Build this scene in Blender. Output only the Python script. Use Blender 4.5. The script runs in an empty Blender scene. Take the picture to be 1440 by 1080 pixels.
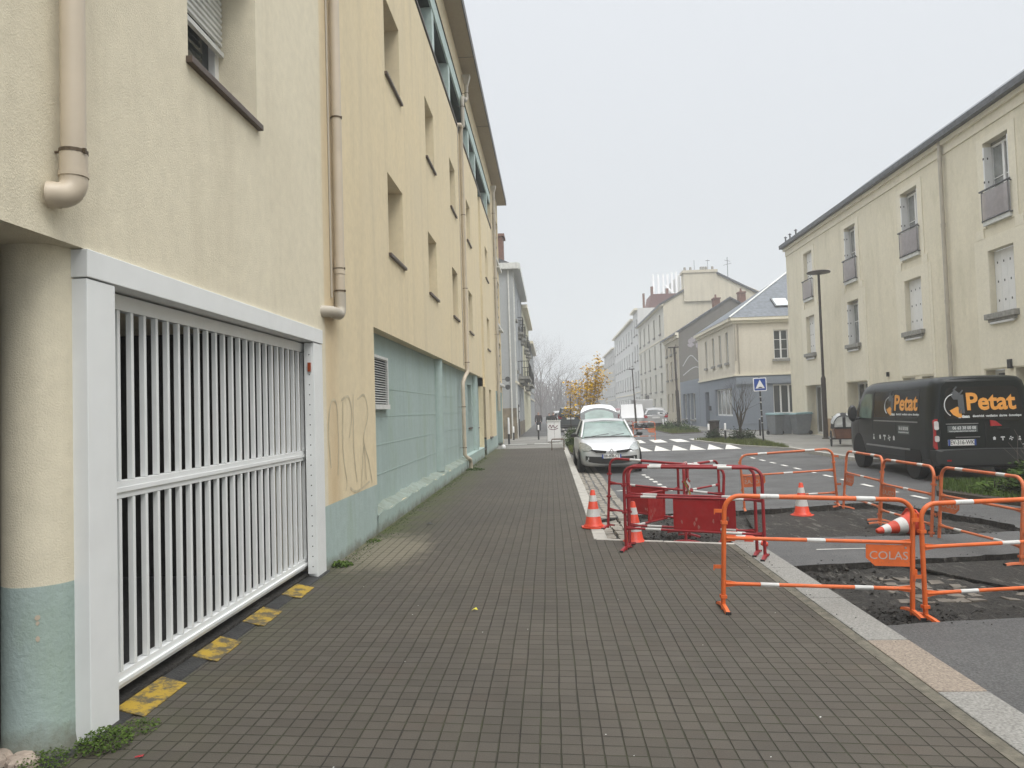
import bpy, bmesh, math, random
from mathutils import Vector, Matrix, geometry
random.seed(7)
R = math.radians
sc = bpy.context.scene
col = sc.collection

# ------------------------------------------------------------------ helpers
class MB:
    def __init__(s): s.v = []; s.f = []; s.m = []
    def add(s, vs, fs, mi=0):
        b = len(s.v); s.v += [tuple(v) for v in vs]
        for f in fs: s.f.append(tuple(b+i for i in f)); s.m.append(mi)
        return s
    def quad(s, a, b, c, d, mi=0): return s.add([a, b, c, d], [(0, 1, 2, 3)], mi)
    def box(s, x0, x1, y0, y1, z0, z1, mi=0):
        return s.hexa([(x0,y0,z0),(x1,y0,z0),(x1,y1,z0),(x0,y1,z0),(x0,y0,z1),(x1,y0,z1),(x1,y1,z1),(x0,y1,z1)], mi)
    def hexa(s, p, mi=0):
        return s.add(p, [(0,3,2,1),(4,5,6,7),(0,1,5,4),(1,2,6,5),(2,3,7,6),(3,0,4,7)], mi)
    def tube(s, pts, r, n=8, mi=0, caps=True, closed=False):
        pts = [Vector(p) for p in pts]; L = len(pts)
        rr = r if isinstance(r, (list, tuple)) else [r]*L
        rings = []; prev = None
        for i, p in enumerate(pts):
            if closed: t = pts[(i+1) % L]-pts[i-1]
            else: t = pts[min(i+1, L-1)]-pts[max(i-1, 0)]
            if t.length < 1e-9: t = Vector((0, 0, 1))
            t.normalize()
            if prev is None:
                a = Vector((0, 0, 1)) if abs(t.z) < .9 else Vector((1, 0, 0))
                u = t.cross(a).normalized()
            else:
                u = prev-t*prev.dot(t)
                u = u.normalized() if u.length > 1e-6 else t.orthogonal().normalized()
            prev = u; w = t.cross(u)
            rings.append([p+u*(rr[i]*math.cos(2*math.pi*k/n))+w*(rr[i]*math.sin(2*math.pi*k/n)) for k in range(n)])
        vs = [q for g in rings for q in g]; fs = []
        for i in range(L if closed else L-1):
            j = (i+1) % L
            for k in range(n): fs.append((i*n+k, i*n+(k+1) % n, j*n+(k+1) % n, j*n+k))
        if caps and not closed:
            fs.append(tuple(range(n-1, -1, -1))); fs.append(tuple((L-1)*n+k for k in range(n)))
        return s.add(vs, fs, mi)
    def lathe(s, prof, n=16, c=(0, 0, 0), axis='z', mi=0):
        vs = []; fs = []
        for r, h in prof:
            for k in range(n):
                a = 2*math.pi*k/n; x, y = r*math.cos(a), r*math.sin(a)
                p = (x, y, h) if axis == 'z' else ((h, x, y) if axis == 'x' else (x, h, y))
                vs.append((p[0]+c[0], p[1]+c[1], p[2]+c[2]))
        for i in range(len(prof)-1):
            for k in range(n): fs.append((i*n+k, i*n+(k+1) % n, (i+1)*n+(k+1) % n, (i+1)*n+k))
        if prof[0][0] > 1e-4: fs.append(tuple(range(n-1, -1, -1)))
        if prof[-1][0] > 1e-4: fs.append(tuple((len(prof)-1)*n+k for k in range(n)))
        return s.add(vs, fs, mi)
    def prism(s, poly, d, mi=0):
        """poly: list of 3D points, d: extrusion vector"""
        n = len(poly); d = Vector(d)
        vs = [Vector(p) for p in poly]+[Vector(p)+d for p in poly]
        fs = [tuple(range(n)), tuple(range(2*n-1, n-1, -1))]+[(i, (i+1) % n, n+(i+1) % n, n+i) for i in range(n)]
        return s.add(vs, fs, mi)
    def xf(s, M):
        s.v = [tuple(M @ Vector(v)) for v in s.v]; return s
    def join(s, o):
        b = len(s.v); s.v += o.v; s.f += [tuple(b+i for i in f) for f in o.f]; s.m += o.m; return s
    def build(s, name, mats, parent=None, smooth=False, bevel=0, sub=0, fix=True):
        me = bpy.data.meshes.new(name)
        me.from_pydata(s.v, [], s.f)
        mats = mats if isinstance(mats, (list, tuple)) else [mats]
        for m in mats: me.materials.append(m)
        if len(mats) > 1: me.polygons.foreach_set('material_index', s.m)
        if fix:
            bm = bmesh.new(); bm.from_mesh(me); bmesh.ops.recalc_face_normals(bm, faces=bm.faces); bm.to_mesh(me); bm.free()
        if smooth: me.polygons.foreach_set('use_smooth', [True]*len(me.polygons))
        me.update()
        o = bpy.data.objects.new(name, me); col.objects.link(o)
        if bevel:
            b = o.modifiers.new('bevel', 'BEVEL'); b.width = bevel; b.segments = 2; b.limit_method = 'ANGLE'; b.angle_limit = R(40)
        if sub:
            b = o.modifiers.new('sub', 'SUBSURF'); b.levels = sub; b.render_levels = sub
        if smooth and not sub:
            try: me.set_sharp_from_angle(angle=R(38))
            except Exception: pass
        if parent: o.parent = parent
        return o

def thing(name, label, cat, loc=(0, 0, 0), rz=0, group=None, scale=1):
    o = bpy.data.objects.new(name, None); col.objects.link(o)
    o.location = loc; o.rotation_euler = (0, 0, rz); o.scale = (scale,)*3; o.empty_display_size = .2
    return tag(o, label, cat, group)
def tag(o, label, cat, group=None, kind=None):
    if label: o['label'] = label
    if cat: o['category'] = cat
    if group: o['group'] = group
    if kind: o['kind'] = kind
    return o
def struct(name, mb, m, **k):
    o = mb.build(name, m, **k); o['kind'] = 'structure'; return o
def copy_tree(o, parent=None):
    c = o.copy(); col.objects.link(c); c.parent = parent
    for ch in list(o.children): copy_tree(ch, c)
    return c
def text(body, size, M, m, parent, name='lettering', extrude=.002, sx=1, bold=0, align='CENTER'):
    cu = bpy.data.curves.new(name, 'FONT'); cu.body = body; cu.size = size; cu.extrude = extrude
    cu.align_x = align; cu.align_y = 'CENTER'; cu.offset = bold; cu.resolution_u = 3
    t = bpy.data.objects.new('tmp', cu); col.objects.link(t)
    me = bpy.data.meshes.new_from_object(t); bpy.data.objects.remove(t); bpy.data.curves.remove(cu)
    me.transform(M @ Matrix.Diagonal((sx, 1, 1, 1))); me.name = name
    me.materials.clear(); me.materials.append(m)
    o = bpy.data.objects.new(name, me); col.objects.link(o); o.parent = parent
    return o
def basis(o, x, y):
    """matrix with local x->x, y->y, z->x cross y at origin o"""
    x = Vector(x).normalized(); y = Vector(y).normalized(); z = x.cross(y).normalized(); y = z.cross(x)
    M = Matrix((x, y, z)).transposed().to_4x4(); M.translation = Vector(o); return M

class Fr:
    """a facade plane: u along the wall, z up, d outwards"""
    def __init__(s, o, u, n): s.o = Vector(o); s.u = Vector(u).normalized(); s.n = Vector(n).normalized()
    def p(s, u, z, d=0): return s.o+s.u*u+Vector((0, 0, z))+s.n*d
    def box(s, mb, u0, u1, z0, z1, d0, d1, mi=0):
        q = [s.p(u0,z0,d0),s.p(u1,z0,d0),s.p(u1,z0,d1),s.p(u0,z0,d1),s.p(u0,z1,d0),s.p(u1,z1,d0),s.p(u1,z1,d1),s.p(u0,z1,d1)]
        return mb.hexa(q, mi)
    def wall(s, mb, u0, u1, z0, z1, ops=(), d=0, mi=0, backs=False):
        us = sorted({u0, u1, *[v for o in ops for v in o[:2] if u0 < v < u1]})
        zs = sorted({z0, z1, *[v for o in ops for v in o[2:4] if z0 < v < z1]})
        for i in range(len(us)-1):
            for j in range(len(zs)-1):
                cu, cz = (us[i]+us[i+1])/2, (zs[j]+zs[j+1])/2
                if any(o[0] < cu < o[1] and o[2] < cz < o[3] for o in ops): continue
                mb.quad(s.p(us[i], zs[j], d), s.p(us[i+1], zs[j], d), s.p(us[i+1], zs[j+1], d), s.p(us[i], zs[j+1], d), mi)
        for a, b, c, e, dp in ops:
            for (ua, za), (ub, zb) in (((a,c),(b,c)),((b,c),(b,e)),((b,e),(a,e)),((a,e),(a,c))):
                mb.quad(s.p(ua, za, d), s.p(ub, zb, d), s.p(ub, zb, d-dp), s.p(ua, za, d-dp), mi)
            if backs: mb.quad(s.p(a, c, d-dp), s.p(b, c, d-dp), s.p(b, e, d-dp), s.p(a, e, d-dp), mi)
        return mb

# ------------------------------------------------------------------ materials
def lin(c):
    return tuple(((x/255)/12.92 if x/255 <= .04045 else (((x/255)+.055)/1.055)**2.4) for x in c)
def newmat(name):
    m = bpy.data.materials.new(name); m.use_nodes = True; nt = m.node_tree
    return m, nt, nt.nodes['Principled BSDF']
def N(nt, t, **k):
    n = nt.nodes.new(t)
    for a, b in k.items():
        if a in n.inputs: n.inputs[a].default_value = b
        else: setattr(n, a, b)
    return n
def mixc(nt, fac, a, b, mode='MIX'):
    n = nt.nodes.new('ShaderNodeMix'); n.data_type = 'RGBA'; n.blend_type = mode
    for sck, v in ((0, fac), (6, a), (7, b)):
        if hasattr(v, 'links') or isinstance(v, bpy.types.NodeSocket): nt.links.new(v, n.inputs[sck])
        else: n.inputs[sck].default_value = v if sck == 0 else (*v[:3], 1)
    return n.outputs[2]
def ramp(nt, src, a, b, lo=0., hi=1.):
    n = N(nt, 'ShaderNodeMapRange'); n.inputs[1].default_value = a; n.inputs[2].default_value = b
    n.inputs[3].default_value = lo; n.inputs[4].default_value = hi; nt.links.new(src, n.inputs[0]); return n.outputs[0]
def noise(nt, scale, detail=4, rough=.55, stretch=(1, 1, 1), off=(0, 0, 0)):
    tc = N(nt, 'ShaderNodeTexCoord'); mp = N(nt, 'ShaderNodeMapping')
    mp.inputs['Scale'].default_value = stretch; mp.inputs['Location'].default_value = off
    nz = N(nt, 'ShaderNodeTexNoise', Scale=scale, Detail=detail, Roughness=rough)
    nt.links.new(tc.outputs['Object'], mp.inputs[0]); nt.links.new(mp.outputs[0], nz.inputs['Vector'])
    return nz.outputs[0]
def bumpn(nt, b, h, strength, dist=.01):
    n = N(nt, 'ShaderNodeBump', Strength=strength, Distance=dist); nt.links.new(h, n.inputs['Height'])
    nt.links.new(n.outputs[0], b.inputs['Normal']); return n
def plain(name, c, rough=.6, metal=0, var=.12, scale=6, bump=0, bscale=60, spec=.5, coat=0, trans=0, alpha=1):
    m, nt, b = newmat(name)
    b.inputs['Roughness'].default_value = rough; b.inputs['Metallic'].default_value = metal
    b.inputs['Specular IOR Level'].default_value = spec; b.inputs['Coat Weight'].default_value = coat
    b.inputs['Transmission Weight'].default_value = trans
    b.inputs['Base Color'].default_value = (*c, 1)
    if var:
        f = ramp(nt, noise(nt, scale), .3, .7)
        o = mixc(nt, f, tuple(x*(1-var) for x in c), tuple(min(1, x*(1+var)) for x in c))
        nt.links.new(o, b.inputs['Base Color'])
    if bump: bumpn(nt, b, noise(nt, bscale, 6), bump, .01)
    b.inputs['Alpha'].default_value = alpha
    return m
def stucco(name, c, dirt, streak=.35, blotch=.4, rough=.92, fine=70, bump=.35, zlow=None, green=None, second=None):
    """painted render: large blotches, vertical rain streaks, fine grain"""
    m, nt, b = newmat(name)
    b.inputs['Roughness'].default_value = rough; b.inputs['Specular IOR Level'].default_value = .25
    big = ramp(nt, noise(nt, .55, 5, .6), .35, .75)
    st = ramp(nt, noise(nt, 1.0, 5, .65, (2.6, 2.6, .16)), .48, .78)
    pt = ramp(nt, noise(nt, 9, 5, .7), .35, .7)
    o = mixc(nt, pt, tuple(x*.94 for x in c), tuple(min(1, x*1.05) for x in c))
    if second:   # the facade past the second downpipe was repainted a yellower cream
        tc0 = N(nt, 'ShaderNodeTexCoord'); sp0 = N(nt, 'ShaderNodeSeparateXYZ'); nt.links.new(tc0.outputs['Object'], sp0.inputs[0])
        o = mixc(nt, ramp(nt, sp0.outputs[1], 7.72, 7.76), o, mixc(nt, pt, tuple(x*.94 for x in second), tuple(min(1, x*1.05) for x in second)))
        a_ = ramp(nt, sp0.outputs[1], 7.66, 7.90); b2_ = ramp(nt, sp0.outputs[1], 8.06, 8.30, 1, 0)
        pr = N(nt, 'ShaderNodeMath', operation='MULTIPLY'); nt.links.new(a_, pr.inputs[0]); nt.links.new(b2_, pr.inputs[1])
        pq = N(nt, 'ShaderNodeMath', operation='MULTIPLY'); nt.links.new(pr.outputs[0], pq.inputs[0]); nt.links.new(ramp(nt, noise(nt, 3, 4, .6, (1, 1, .3)), .3, .6, .2, .55), pq.inputs[1])
        o = mixc(nt, pq.outputs[0], o, (.56, .40, .22))
    f1 = N(nt, 'ShaderNodeMath', operation='MULTIPLY'); f1.inputs[1].default_value = blotch; nt.links.new(big, f1.inputs[0])
    o = mixc(nt, f1.outputs[0], o, tuple((a*.6+d*.4) for a, d in zip(c, dirt)))
    f2 = N(nt, 'ShaderNodeMath', operation='MULTIPLY'); f2.inputs[1].default_value = streak; nt.links.new(st, f2.inputs[0])
    o = mixc(nt, f2.outputs[0], o, dirt)
    if green:
        g = ramp(nt, noise(nt, 1.6, 6, .7, (1, 1, .35), (3, 8, 1)), .52, .8)
        f3 = N(nt, 'ShaderNodeMath', operation='MULTIPLY'); f3.inputs[1].default_value = .6; nt.links.new(g, f3.inputs[0])
        o = mixc(nt, f3.outputs[0], o, green)
    if zlow:   # splash dirt with its own ragged edge near the foot of the wall
        tc = N(nt, 'ShaderNodeTexCoord'); sp = N(nt, 'ShaderNodeSeparateXYZ'); nt.links.new(tc.outputs['Object'], sp.inputs[0])
        ad = N(nt, 'ShaderNodeMath', operation='ADD'); nt.links.new(sp.outputs[2], ad.inputs[0])
        nz = ramp(nt, noise(nt, 3.5, 6, .75), .2, .8, -zlow*.8, zlow*.8); nt.links.new(nz, ad.inputs[1])
        k = ramp(nt, ad.outputs[0], 0, zlow, .8, 0)
        o = mixc(nt, k, o, (.16, .15, .11))
    nt.links.new(o, b.inputs['Base Color'])
    bumpn(nt, b, noise(nt, fine, 6, .65), bump, .012)
    return m

def worn(name, c, grime, thr=.60, rough=.5, k2w=.45):
    m, nt, b = newmat(name); a = ramp(nt, noise(nt, 5, 5, .65), .35, .7)
    o = mixc(nt, a, tuple(x*(.82 if k2w > .3 else .95) for x in c), tuple(min(1, x*(1.1 if k2w > .3 else 1)) for x in c))
    k = ramp(nt, noise(nt, 26, 6, .75, off=(3, 1, 2)), thr, thr+.06, 0, .75); o = mixc(nt, k, o, grime)
    k2 = ramp(nt, noise(nt, 2.2, 5, .7, (1, 1, .4), (8, 2, 5)),   .50, .75, 0, k2w); o = mixc(nt, k2, o, tuple(.55*x+.45*y for x, y in zip(c, grime)))
    nt.links.new(o, b.inputs['Base Color']); nt.links.new(ramp(nt, noise(nt, 12, 4), .3, .7, rough-.12, rough+.2), b.inputs['Roughness']); b.inputs['Coat Weight'].default_value = .08
    return m
CREAM = (.70, .605, .43)
M = {}
M['wallL'] = stucco('beige_render', (.765, .705, .545), (.40, .34, .24), .26, .38, bump=.45, fine=115, second=(.74, .63, .42))
M['revealL'] = M['wallL']
M['wallR'] = stucco('cream_render', (.75, .695, .545), (.40, .37, .29), .22, .45, bump=.3, green=(.48, .45, .32))
M['trimR'] = stucco('cream_trim', (.78, .73, .59), (.42, .39, .3), .18, .28, bump=.2)
M['teal'] = stucco('teal_paint', (.385, .475, .455), (.20, .27, .23), .4, .5, bump=.5, fine=35, zlow=.12, green=(.26, .34, .22))
M['tealpale'] = stucco('pale_teal_paint', (.37, .475, .445), (.40, .44, .38), .6, .45, bump=.8, fine=26, zlow=.14)
M['tealdark'] = stucco('shaded_teal', (.085, .125, .12), (.06, .085, .08), .3, .3)  # teal darkened so the loggia's interior shade sits in the colour
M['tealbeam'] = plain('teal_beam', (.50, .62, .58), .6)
M['soffit'] = stucco('soffit_brown', (.36, .30, .21), (.24, .2, .14), .1, .3, bump=.1)
M['fascia'] = plain('fascia_dark', (.09, .085, .08), .6)
M['pipe'] = plain('pipe_beige', (.54, .465, .36), .45, var=.08, scale=3)
M['pipeg'] = plain('pipe_greyish', (.42, .38, .31), .5, var=.1, scale=3)
M['clamp'] = plain('clamp_metal', (.12, .09, .06), .55, .5)
M['white'] = worn('white_powdercoat', (.79, .81, .80), (.42, .41, .37), .69, .45, .16)
M['whiteold'] = plain('white_aged', (.62, .63, .60), .55, var=.12, scale=8)
M['pvc'] = plain('white_pvc', (.75, .75, .73), .35, var=.03)
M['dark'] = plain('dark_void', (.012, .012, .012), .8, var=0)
M['black'] = plain('black_rubber', (.02, .02, .02), .7, var=.2, scale=20)
M['blackpl'] = plain('black_plastic', (.022, .022, .023), .45, var=.1)
M['glass'] = plain('window_glass', (.035, .042, .045), .06, var=0, spec=.8)
M['glassc'] = plain('curtained_glass', (.22, .23, .22), .12, var=.25, scale=3, spec=.7)
M['sill'] = plain('sill_brown', (.085, .06, .045), .5, var=.15)
M['stone'] = plain('sill_stone', (.27, .265, .24), .9, var=.25, scale=9, bump=.4)
M['granite'] = plain('granite_grey', (.22, .215, .198), .8, var=.38, scale=75, bump=.3, bscale=120)
M['granitep'] = plain('granite_pink', (.235, .195, .155), .8, var=.38, scale=75, bump=.3, bscale=120)
M['kerbfar'] = plain('kerb_concrete', (.38, .365, .33), .85, var=.2, scale=7, bump=.4)
M['asph_hole'] = None
M['orange'] = worn('orange_paint', (.70, .135, .022), (.20, .10, .06))
M['orangef'] = worn('orange_worn', (.60, .15, .05), (.26, .17, .12), .57)
M['redp'] = worn('crimson_paint', (.28, .012, .017), (.10, .05, .05), .6)
M['redplate'] = worn('red_plate', (.33, .009, .011), (.16, .05, .045), .62)
M['band'] = worn('reflective_white', (.62, .62, .60), (.30, .26, .22), .60)
M['cone'] = worn('cone_red', (.68, .055, .018), (.22, .08, .05), .62)
M['steel'] = plain('galvanised', (.35, .35, .35), .4, .7, var=.15)
M['pole'] = plain('pole_brown', (.045, .036, .03), .5, .2, var=.2)
M['soil'] = plain('soil', (.05, .04, .028), .95, var=.4, scale=25, bump=1, bscale=25)
M['bluegrey'] = stucco('bluegrey_paint', (.25, .28, .32), (.17, .2, .24), .25, .3)
M['slate'] = plain('slate', (.105, .12, .135), .6, var=.3, scale=5, bump=.5, bscale=14)
M['brick'] = plain('brick_red', (.19, .105, .08), .9, var=.25, scale=14, bump=.4)
M['redtile'] = plain('tile_red', (.17, .09, .08), .85, var=.2, scale=6, bump=.5, bscale=20)
M['zinc'] = plain('zinc', (.10, .105, .11), .5, .3, var=.35, scale=6)
M['plate'] = plain('plate_white', (.75, .75, .73), .4, var=0)
M['ink'] = plain('ink_black', (.015, .015, .015), .5, var=0)
M['blue'] = plain('sign_blue', (.012, .06, .30), .4, var=0)
M['signwhite'] = plain('sign_white', (.80, .80, .80), .4, var=.03)
HAZE=.0024; EXPO=0.06
from mathutils import noise as mnoise
# ------------------------------------------------------------------ ground materials
def asphalt(name, c, grain=.35, rough=.85, wet=0, crack=0, bump=.6, scale=1.):
    m, nt, b = newmat(name)
    big = ramp(nt, noise(nt, .5*scale, 5, .6), .35, .7)
    fine = ramp(nt, noise(nt, 62, 5, .8), .42, .62)
    o = mixc(nt, big, tuple(x*.84 for x in c), tuple(x*1.12 for x in c))
    o = mixc(nt, fine, mixc(nt, 1., o, (1-grain*.55,)*3, 'MULTIPLY'), mixc(nt, 1., o, (1+grain*.9,)*3, 'MULTIPLY'))
    st = ramp(nt, noise(nt, 1.1, 6, .7, (1, .35, 1), (4, 2, 0)), .58, .72, 0, .55)
    o = mixc(nt, st, o, tuple(x*.6 for x in c))
    nt.links.new(o, b.inputs['Base Color'])
    r = ramp(nt, noise(nt, .8, 4, .6, off=(5, 1, 0)), .4, .7, rough-.28, rough); nt.links.new(r, b.inputs['Roughness'])
    b.inputs['Specular IOR Level'].default_value = .4
    bumpn(nt, b, noise(nt, 90, 5, .7), bump, .006)
    return m
M['asph'] = asphalt('asphalt_grey', (.10, .10, .098))
M['asphn'] = asphalt('asphalt_near', (.078, .078, .077), .6, bump=1)
M['asphr'] = asphalt('asphalt_pavement', (.20, .195, .175), .25, bump=.5)
m, nt, b = newmat('milled_asphalt'); M['asph_hole'] = m
f = ramp(nt, noise(nt, 7, 8, .75), .35, .68); g = ramp(nt, noise(nt, 1.3, 5, .6), .4, .65)
g2 = ramp(nt, noise(nt, 38, 4, .7), .4, .62); o = mixc(nt, f, (.012, .010, .008), (.085, .075, .06)); o = mixc(nt, g, o, (.05, .046, .04)); o = mixc(nt, g2, o, (.015, .013, .011))
sc2 = ramp(nt, noise(nt, 5, 6, .7, (2.6, .5, 1), (1, 9, 0)), .56, .68, 0, .8); o = mixc(nt, sc2, o, (.20, .19, .165))
nt.links.new(o, b.inputs['Base Color']); b.inputs['Roughness'].default_value = .8
bumpn(nt, b, noise(nt, 11, 8, .8), 1, .07)

# pavers: 10 cm square concrete setts, grid slightly skewed like the photo
m, nt, b = newmat('concrete_pavers'); M['paver'] = m
tc = N(nt, 'ShaderNodeTexCoord'); sp = N(nt, 'ShaderNodeSeparateXYZ'); nt.links.new(tc.outputs['Object'], sp.inputs[0])
ma = N(nt, 'ShaderNodeMath', operation='MULTIPLY_ADD'); ma.inputs[1].default_value = .083
nt.links.new(sp.outputs[0], ma.inputs[0]); nt.links.new(sp.outputs[1], ma.inputs[2])
wob = noise(nt, .9, 2, .5); wb = ramp(nt, wob, 0, 1, -.009, .009)
ax = N(nt, 'ShaderNodeMath', operation='ADD'); nt.links.new(sp.outputs[0], ax.inputs[0]); nt.links.new(wb, ax.inputs[1])
cb = N(nt, 'ShaderNodeCombineXYZ'); nt.links.new(ax.outputs[0], cb.inputs[0]); nt.links.new(ma.outputs[0], cb.inputs[1])
def M1(op, a, v=None, w=None):
    n = N(nt, 'ShaderNodeMath', operation=op)
    for i, q in enumerate((a, v, w)):
        if q is None: continue
        if isinstance(q, bpy.types.NodeSocket): nt.links.new(q, n.inputs[i])
        else: n.inputs[i].default_value = q
    return n.outputs[0]
cx10 = M1('MULTIPLY', ax.outputs[0], 10.); cy10 = M1('MULTIPLY', ma.outputs[0], 10.)
def joint(c, wd, k):   # 1 in the joint; c in stone units
    d = M1('ABSOLUTE', M1('SUBTRACT', M1('FRACT', c), .5))
    wv = ramp(nt, noise(nt, 6, 2, .5, off=(k, 0, 0)), .3, .7, .5-wd*1.35, .5-wd*.75)
    return M1('MULTIPLY', M1('SMOOTH_MAX', M1('MULTIPLY', M1('SUBTRACT', d, wv), 28.), 0., .05), 1.)
jx = M1('MINIMUM', joint(cx10, .050, 1), 1.); jy = M1('MULTIPLY', M1('MINIMUM', joint(cy10, .050, 5), 1.), 1.)
jt = M1('MAXIMUM', jx, jy)
cell = N(nt, 'ShaderNodeCombineXYZ'); nt.links.new(M1('FLOOR', cx10), cell.inputs[0]); nt.links.new(M1('FLOOR', cy10), cell.inputs[1])
wn_ = N(nt, 'ShaderNodeTexWhiteNoise'); wn_.noise_dimensions = '2D'; nt.links.new(cell.outputs[0], wn_.inputs['Vector'])
o = mixc(nt, wn_.outputs['Value'], (.053, .047, .038), (.065, .058, .048))
big = ramp(nt, noise(nt, .7, 6, .65), .3, .72)
o = mixc(nt, big, o, (1.42, 1.38, 1.32), 'MULTIPLY')
damp = ramp(nt, noise(nt, .33, 6, .7, off=(11, 3, 0)), .45, .68, 0, .3); o = mixc(nt, damp, o, (.55, .54, .52), 'MULTIPLY')
redv = ramp(nt, noise(nt, 2.3, 3, .6, off=(7, 0, 0)), .55, .75, 0, .35)
o = mixc(nt, redv, o, (1.15, .93, .85), 'MULTIPLY')
gr = ramp(nt, noise(nt, 160, 2, .6), .3, .7, .82, 1.2)
gm = N(nt, 'ShaderNodeCombineXYZ'); [nt.links.new(gr, gm.inputs[i]) for i in range(3)]
o = mixc(nt, 1., o, gm.outputs[0], 'MULTIPLY')
# moss and washed-out grit along the wall foot
xm = ramp(nt, sp.outputs[0], -2.35, -1.55, 1, 0)
ym = ramp(nt, sp.outputs[1], 7.0, 9.0, .25, 1)
mo = ramp(nt, noise(nt, 2.2, 7, .75, off=(2, 4, 0)), .36, .56)
mu = N(nt, 'ShaderNodeMath', operation='MULTIPLY'); nt.links.new(xm, mu.inputs[0]); nt.links.new(mo, mu.inputs[1])
mu2 = N(nt, 'ShaderNodeMath', operation='MULTIPLY'); nt.links.new(mu.outputs[0], mu2.inputs[0]); nt.links.new(ym, mu2.inputs[1])
o = mixc(nt, mu2.outputs[0], o, (.066, .078, .020))
# sandy patch
dx = N(nt, 'ShaderNodeMath', operation='MULTIPLY_ADD'); dx.inputs[1].default_value = 1/.50; dx.inputs[2].default_value = 1.98/.50; nt.links.new(sp.outputs[0], dx.inputs[0])
dy = N(nt, 'ShaderNodeMath', operation='MULTIPLY_ADD'); dy.inputs[1].default_value = 1/1.05; dy.inputs[2].default_value = -8.7/1.05; nt.links.new(sp.outputs[1], dy.inputs[0])
cv = N(nt, 'ShaderNodeCombineXYZ'); nt.links.new(dx.outputs[0], cv.inputs[0]); nt.links.new(dy.outputs[0], cv.inputs[1])
ln = N(nt, 'ShaderNodeVectorMath', operation='LENGTH'); nt.links.new(cv.outputs[0], ln.inputs[0])
aw = N(nt, 'ShaderNodeMath', operation='ADD'); nt.links.new(ln.outputs['Value'], aw.inputs[0]); nt.links.new(ramp(nt, noise(nt, 4, 6, .7), .2, .8, -.5, .5), aw.inputs[1])
pt = ramp(nt, aw.outputs[0], .6, 1.25, .8, 0)
mf = ramp(nt, jt, 0, 1, 1, .1)
pm = N(nt, 'ShaderNodeMath', operation='MULTIPLY'); nt.links.new(pt, pm.inputs[0]); nt.links.new(mf, pm.inputs[1])
o = mixc(nt, pm.outputs[0], o, (.185, .165, .12))
jc = mixc(nt, ramp(nt, noise(nt, 3, 5, .7, off=(9, 9, 0)), .4, .62), (.020, .017, .012), (.036, .040, .016))
o = mixc(nt, M1('MULTIPLY', jt, .93), o, jc)
nt.links.new(o, b.inputs['Base Color']); b.inputs['Roughness'].default_value = .78; b.inputs['Specular IOR Level'].default_value = .4
hh = N(nt, 'ShaderNodeMath', operation='MULTIPLY_ADD'); hh.inputs[1].default_value = -1.0
nt.links.new(jt, hh.inputs[0]); nt.links.new(ramp(nt, noise(nt, 120, 3), 0, 1, 0, .25), hh.inputs[2])
bumpn(nt, b, hh.outputs[0], .9, .006)

# ------------------------------------------------------------------ ground
def sm(t): t = max(0, min(1, t)); return t*t*(3-2*t)
def zr(x, y):
    a = sm((y-9.5)/5)*(1-sm((y-24.4)/2.6)); c = 1-sm((x-3.0)/5)
    return -.045-a*(.035+.115*c)+.02*sm((y-24.4)/2.6)
def in_poly(x, y, P):
    r = False; j = len(P)-1
    for i in range(len(P)):
        if (P[i][1] > y) != (P[j][1] > y) and x < (P[j][0]-P[i][0])*(y-P[i][1])/(P[j][1]-P[i][1])+P[i][0]: r = not r
        j = i
    return r
H1 = [(2.34, 8.55), (.66, 9.08), (.66, 11.3), (1.25, 11.9), (2.0, 12.05), (2.8, 12.22), (4.0, 12.5), (5.0, 12.75), (5.45, 12.62), (5.65, 11.2), (5.86, 9.9), (5.75, 9.35), (4.3, 9.2), (3.0, 9.22), (2.34, 9.0)]
H2 = [(2.34, 7.62), (3.2, 7.75), (4.1, 7.92), (4.9, 8.05), (6.3, 8.3), (8.4, 8.45), (8.6, 5.9), (6.0, 6.0), (4.2, 5.86), (3.4, 5.72), (2.8, 5.65), (2.34, 5.58)]
def ragged(P):
    rs = random.Random(5); Q = []
    for i in range(len(P)):
        a, c = P[i], P[(i+1) % len(P)]; k = max(1, int(math.dist(a, c)/.13)); Q.append(a)
        if abs(a[0]-c[0]) < .02 or min(a[0], c[0]) < 1.3: continue
        for j in range(1, k):
            t = j/k; w_ = .028 if a[1]+c[1] > 12.2 else .016
            Q.append((a[0]+(c[0]-a[0])*t+rs.uniform(-w_, w_), a[1]+(c[1]-a[1])*t+rs.uniform(-w_, w_)))
    return Q
H1 = ragged(H1); H2 = ragged(H2)
pts = []; edges = []
def ring(P):
    b = len(pts)
    for p in P: pts.append(Vector(p))
    for i in range(len(P)): edges.append((b+i, b+(i+1) % len(P)))
ring([(-8, -4), (60, -4), (60, 160), (-8, 160)]); ring(H1); ring(H2)
for yy in list(range(-2, 32))+list(range(34, 160, 6)):
    for xx in [.7, 1.5, 2.4, 3.4, 4.5, 5.5, 6.5, 7.5, 8.5, 10, 14, 20]:
        if not in_poly(xx, yy, H1) and not in_poly(xx, yy, H2): pts.append(Vector((xx+.003, yy+.007)))
vs, es, fs, _, _, _ = geometry.delaunay_2d_cdt(pts, edges, [], 0, 1e-5)
mb = MB(); keep = []
for f in fs:
    c = sum((Vector(vs[i]) for i in f), Vector((0, 0)))/len(f)
    if in_poly(c.x, c.y, H1) or in_poly(c.x, c.y, H2): continue
    keep.append(tuple(f))
mb.add([(v[0], v[1], zr(v[0], v[1])) for v in vs], keep)
struct('road', mb, M['asphn'], smooth=False)
mb = MB(); mb.quad((-400, -60, -.7), (400, -60, -.7), (400, 900, -.7), (-400, 900, -.7))
struct('ground', mb, M['asph'])
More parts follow.
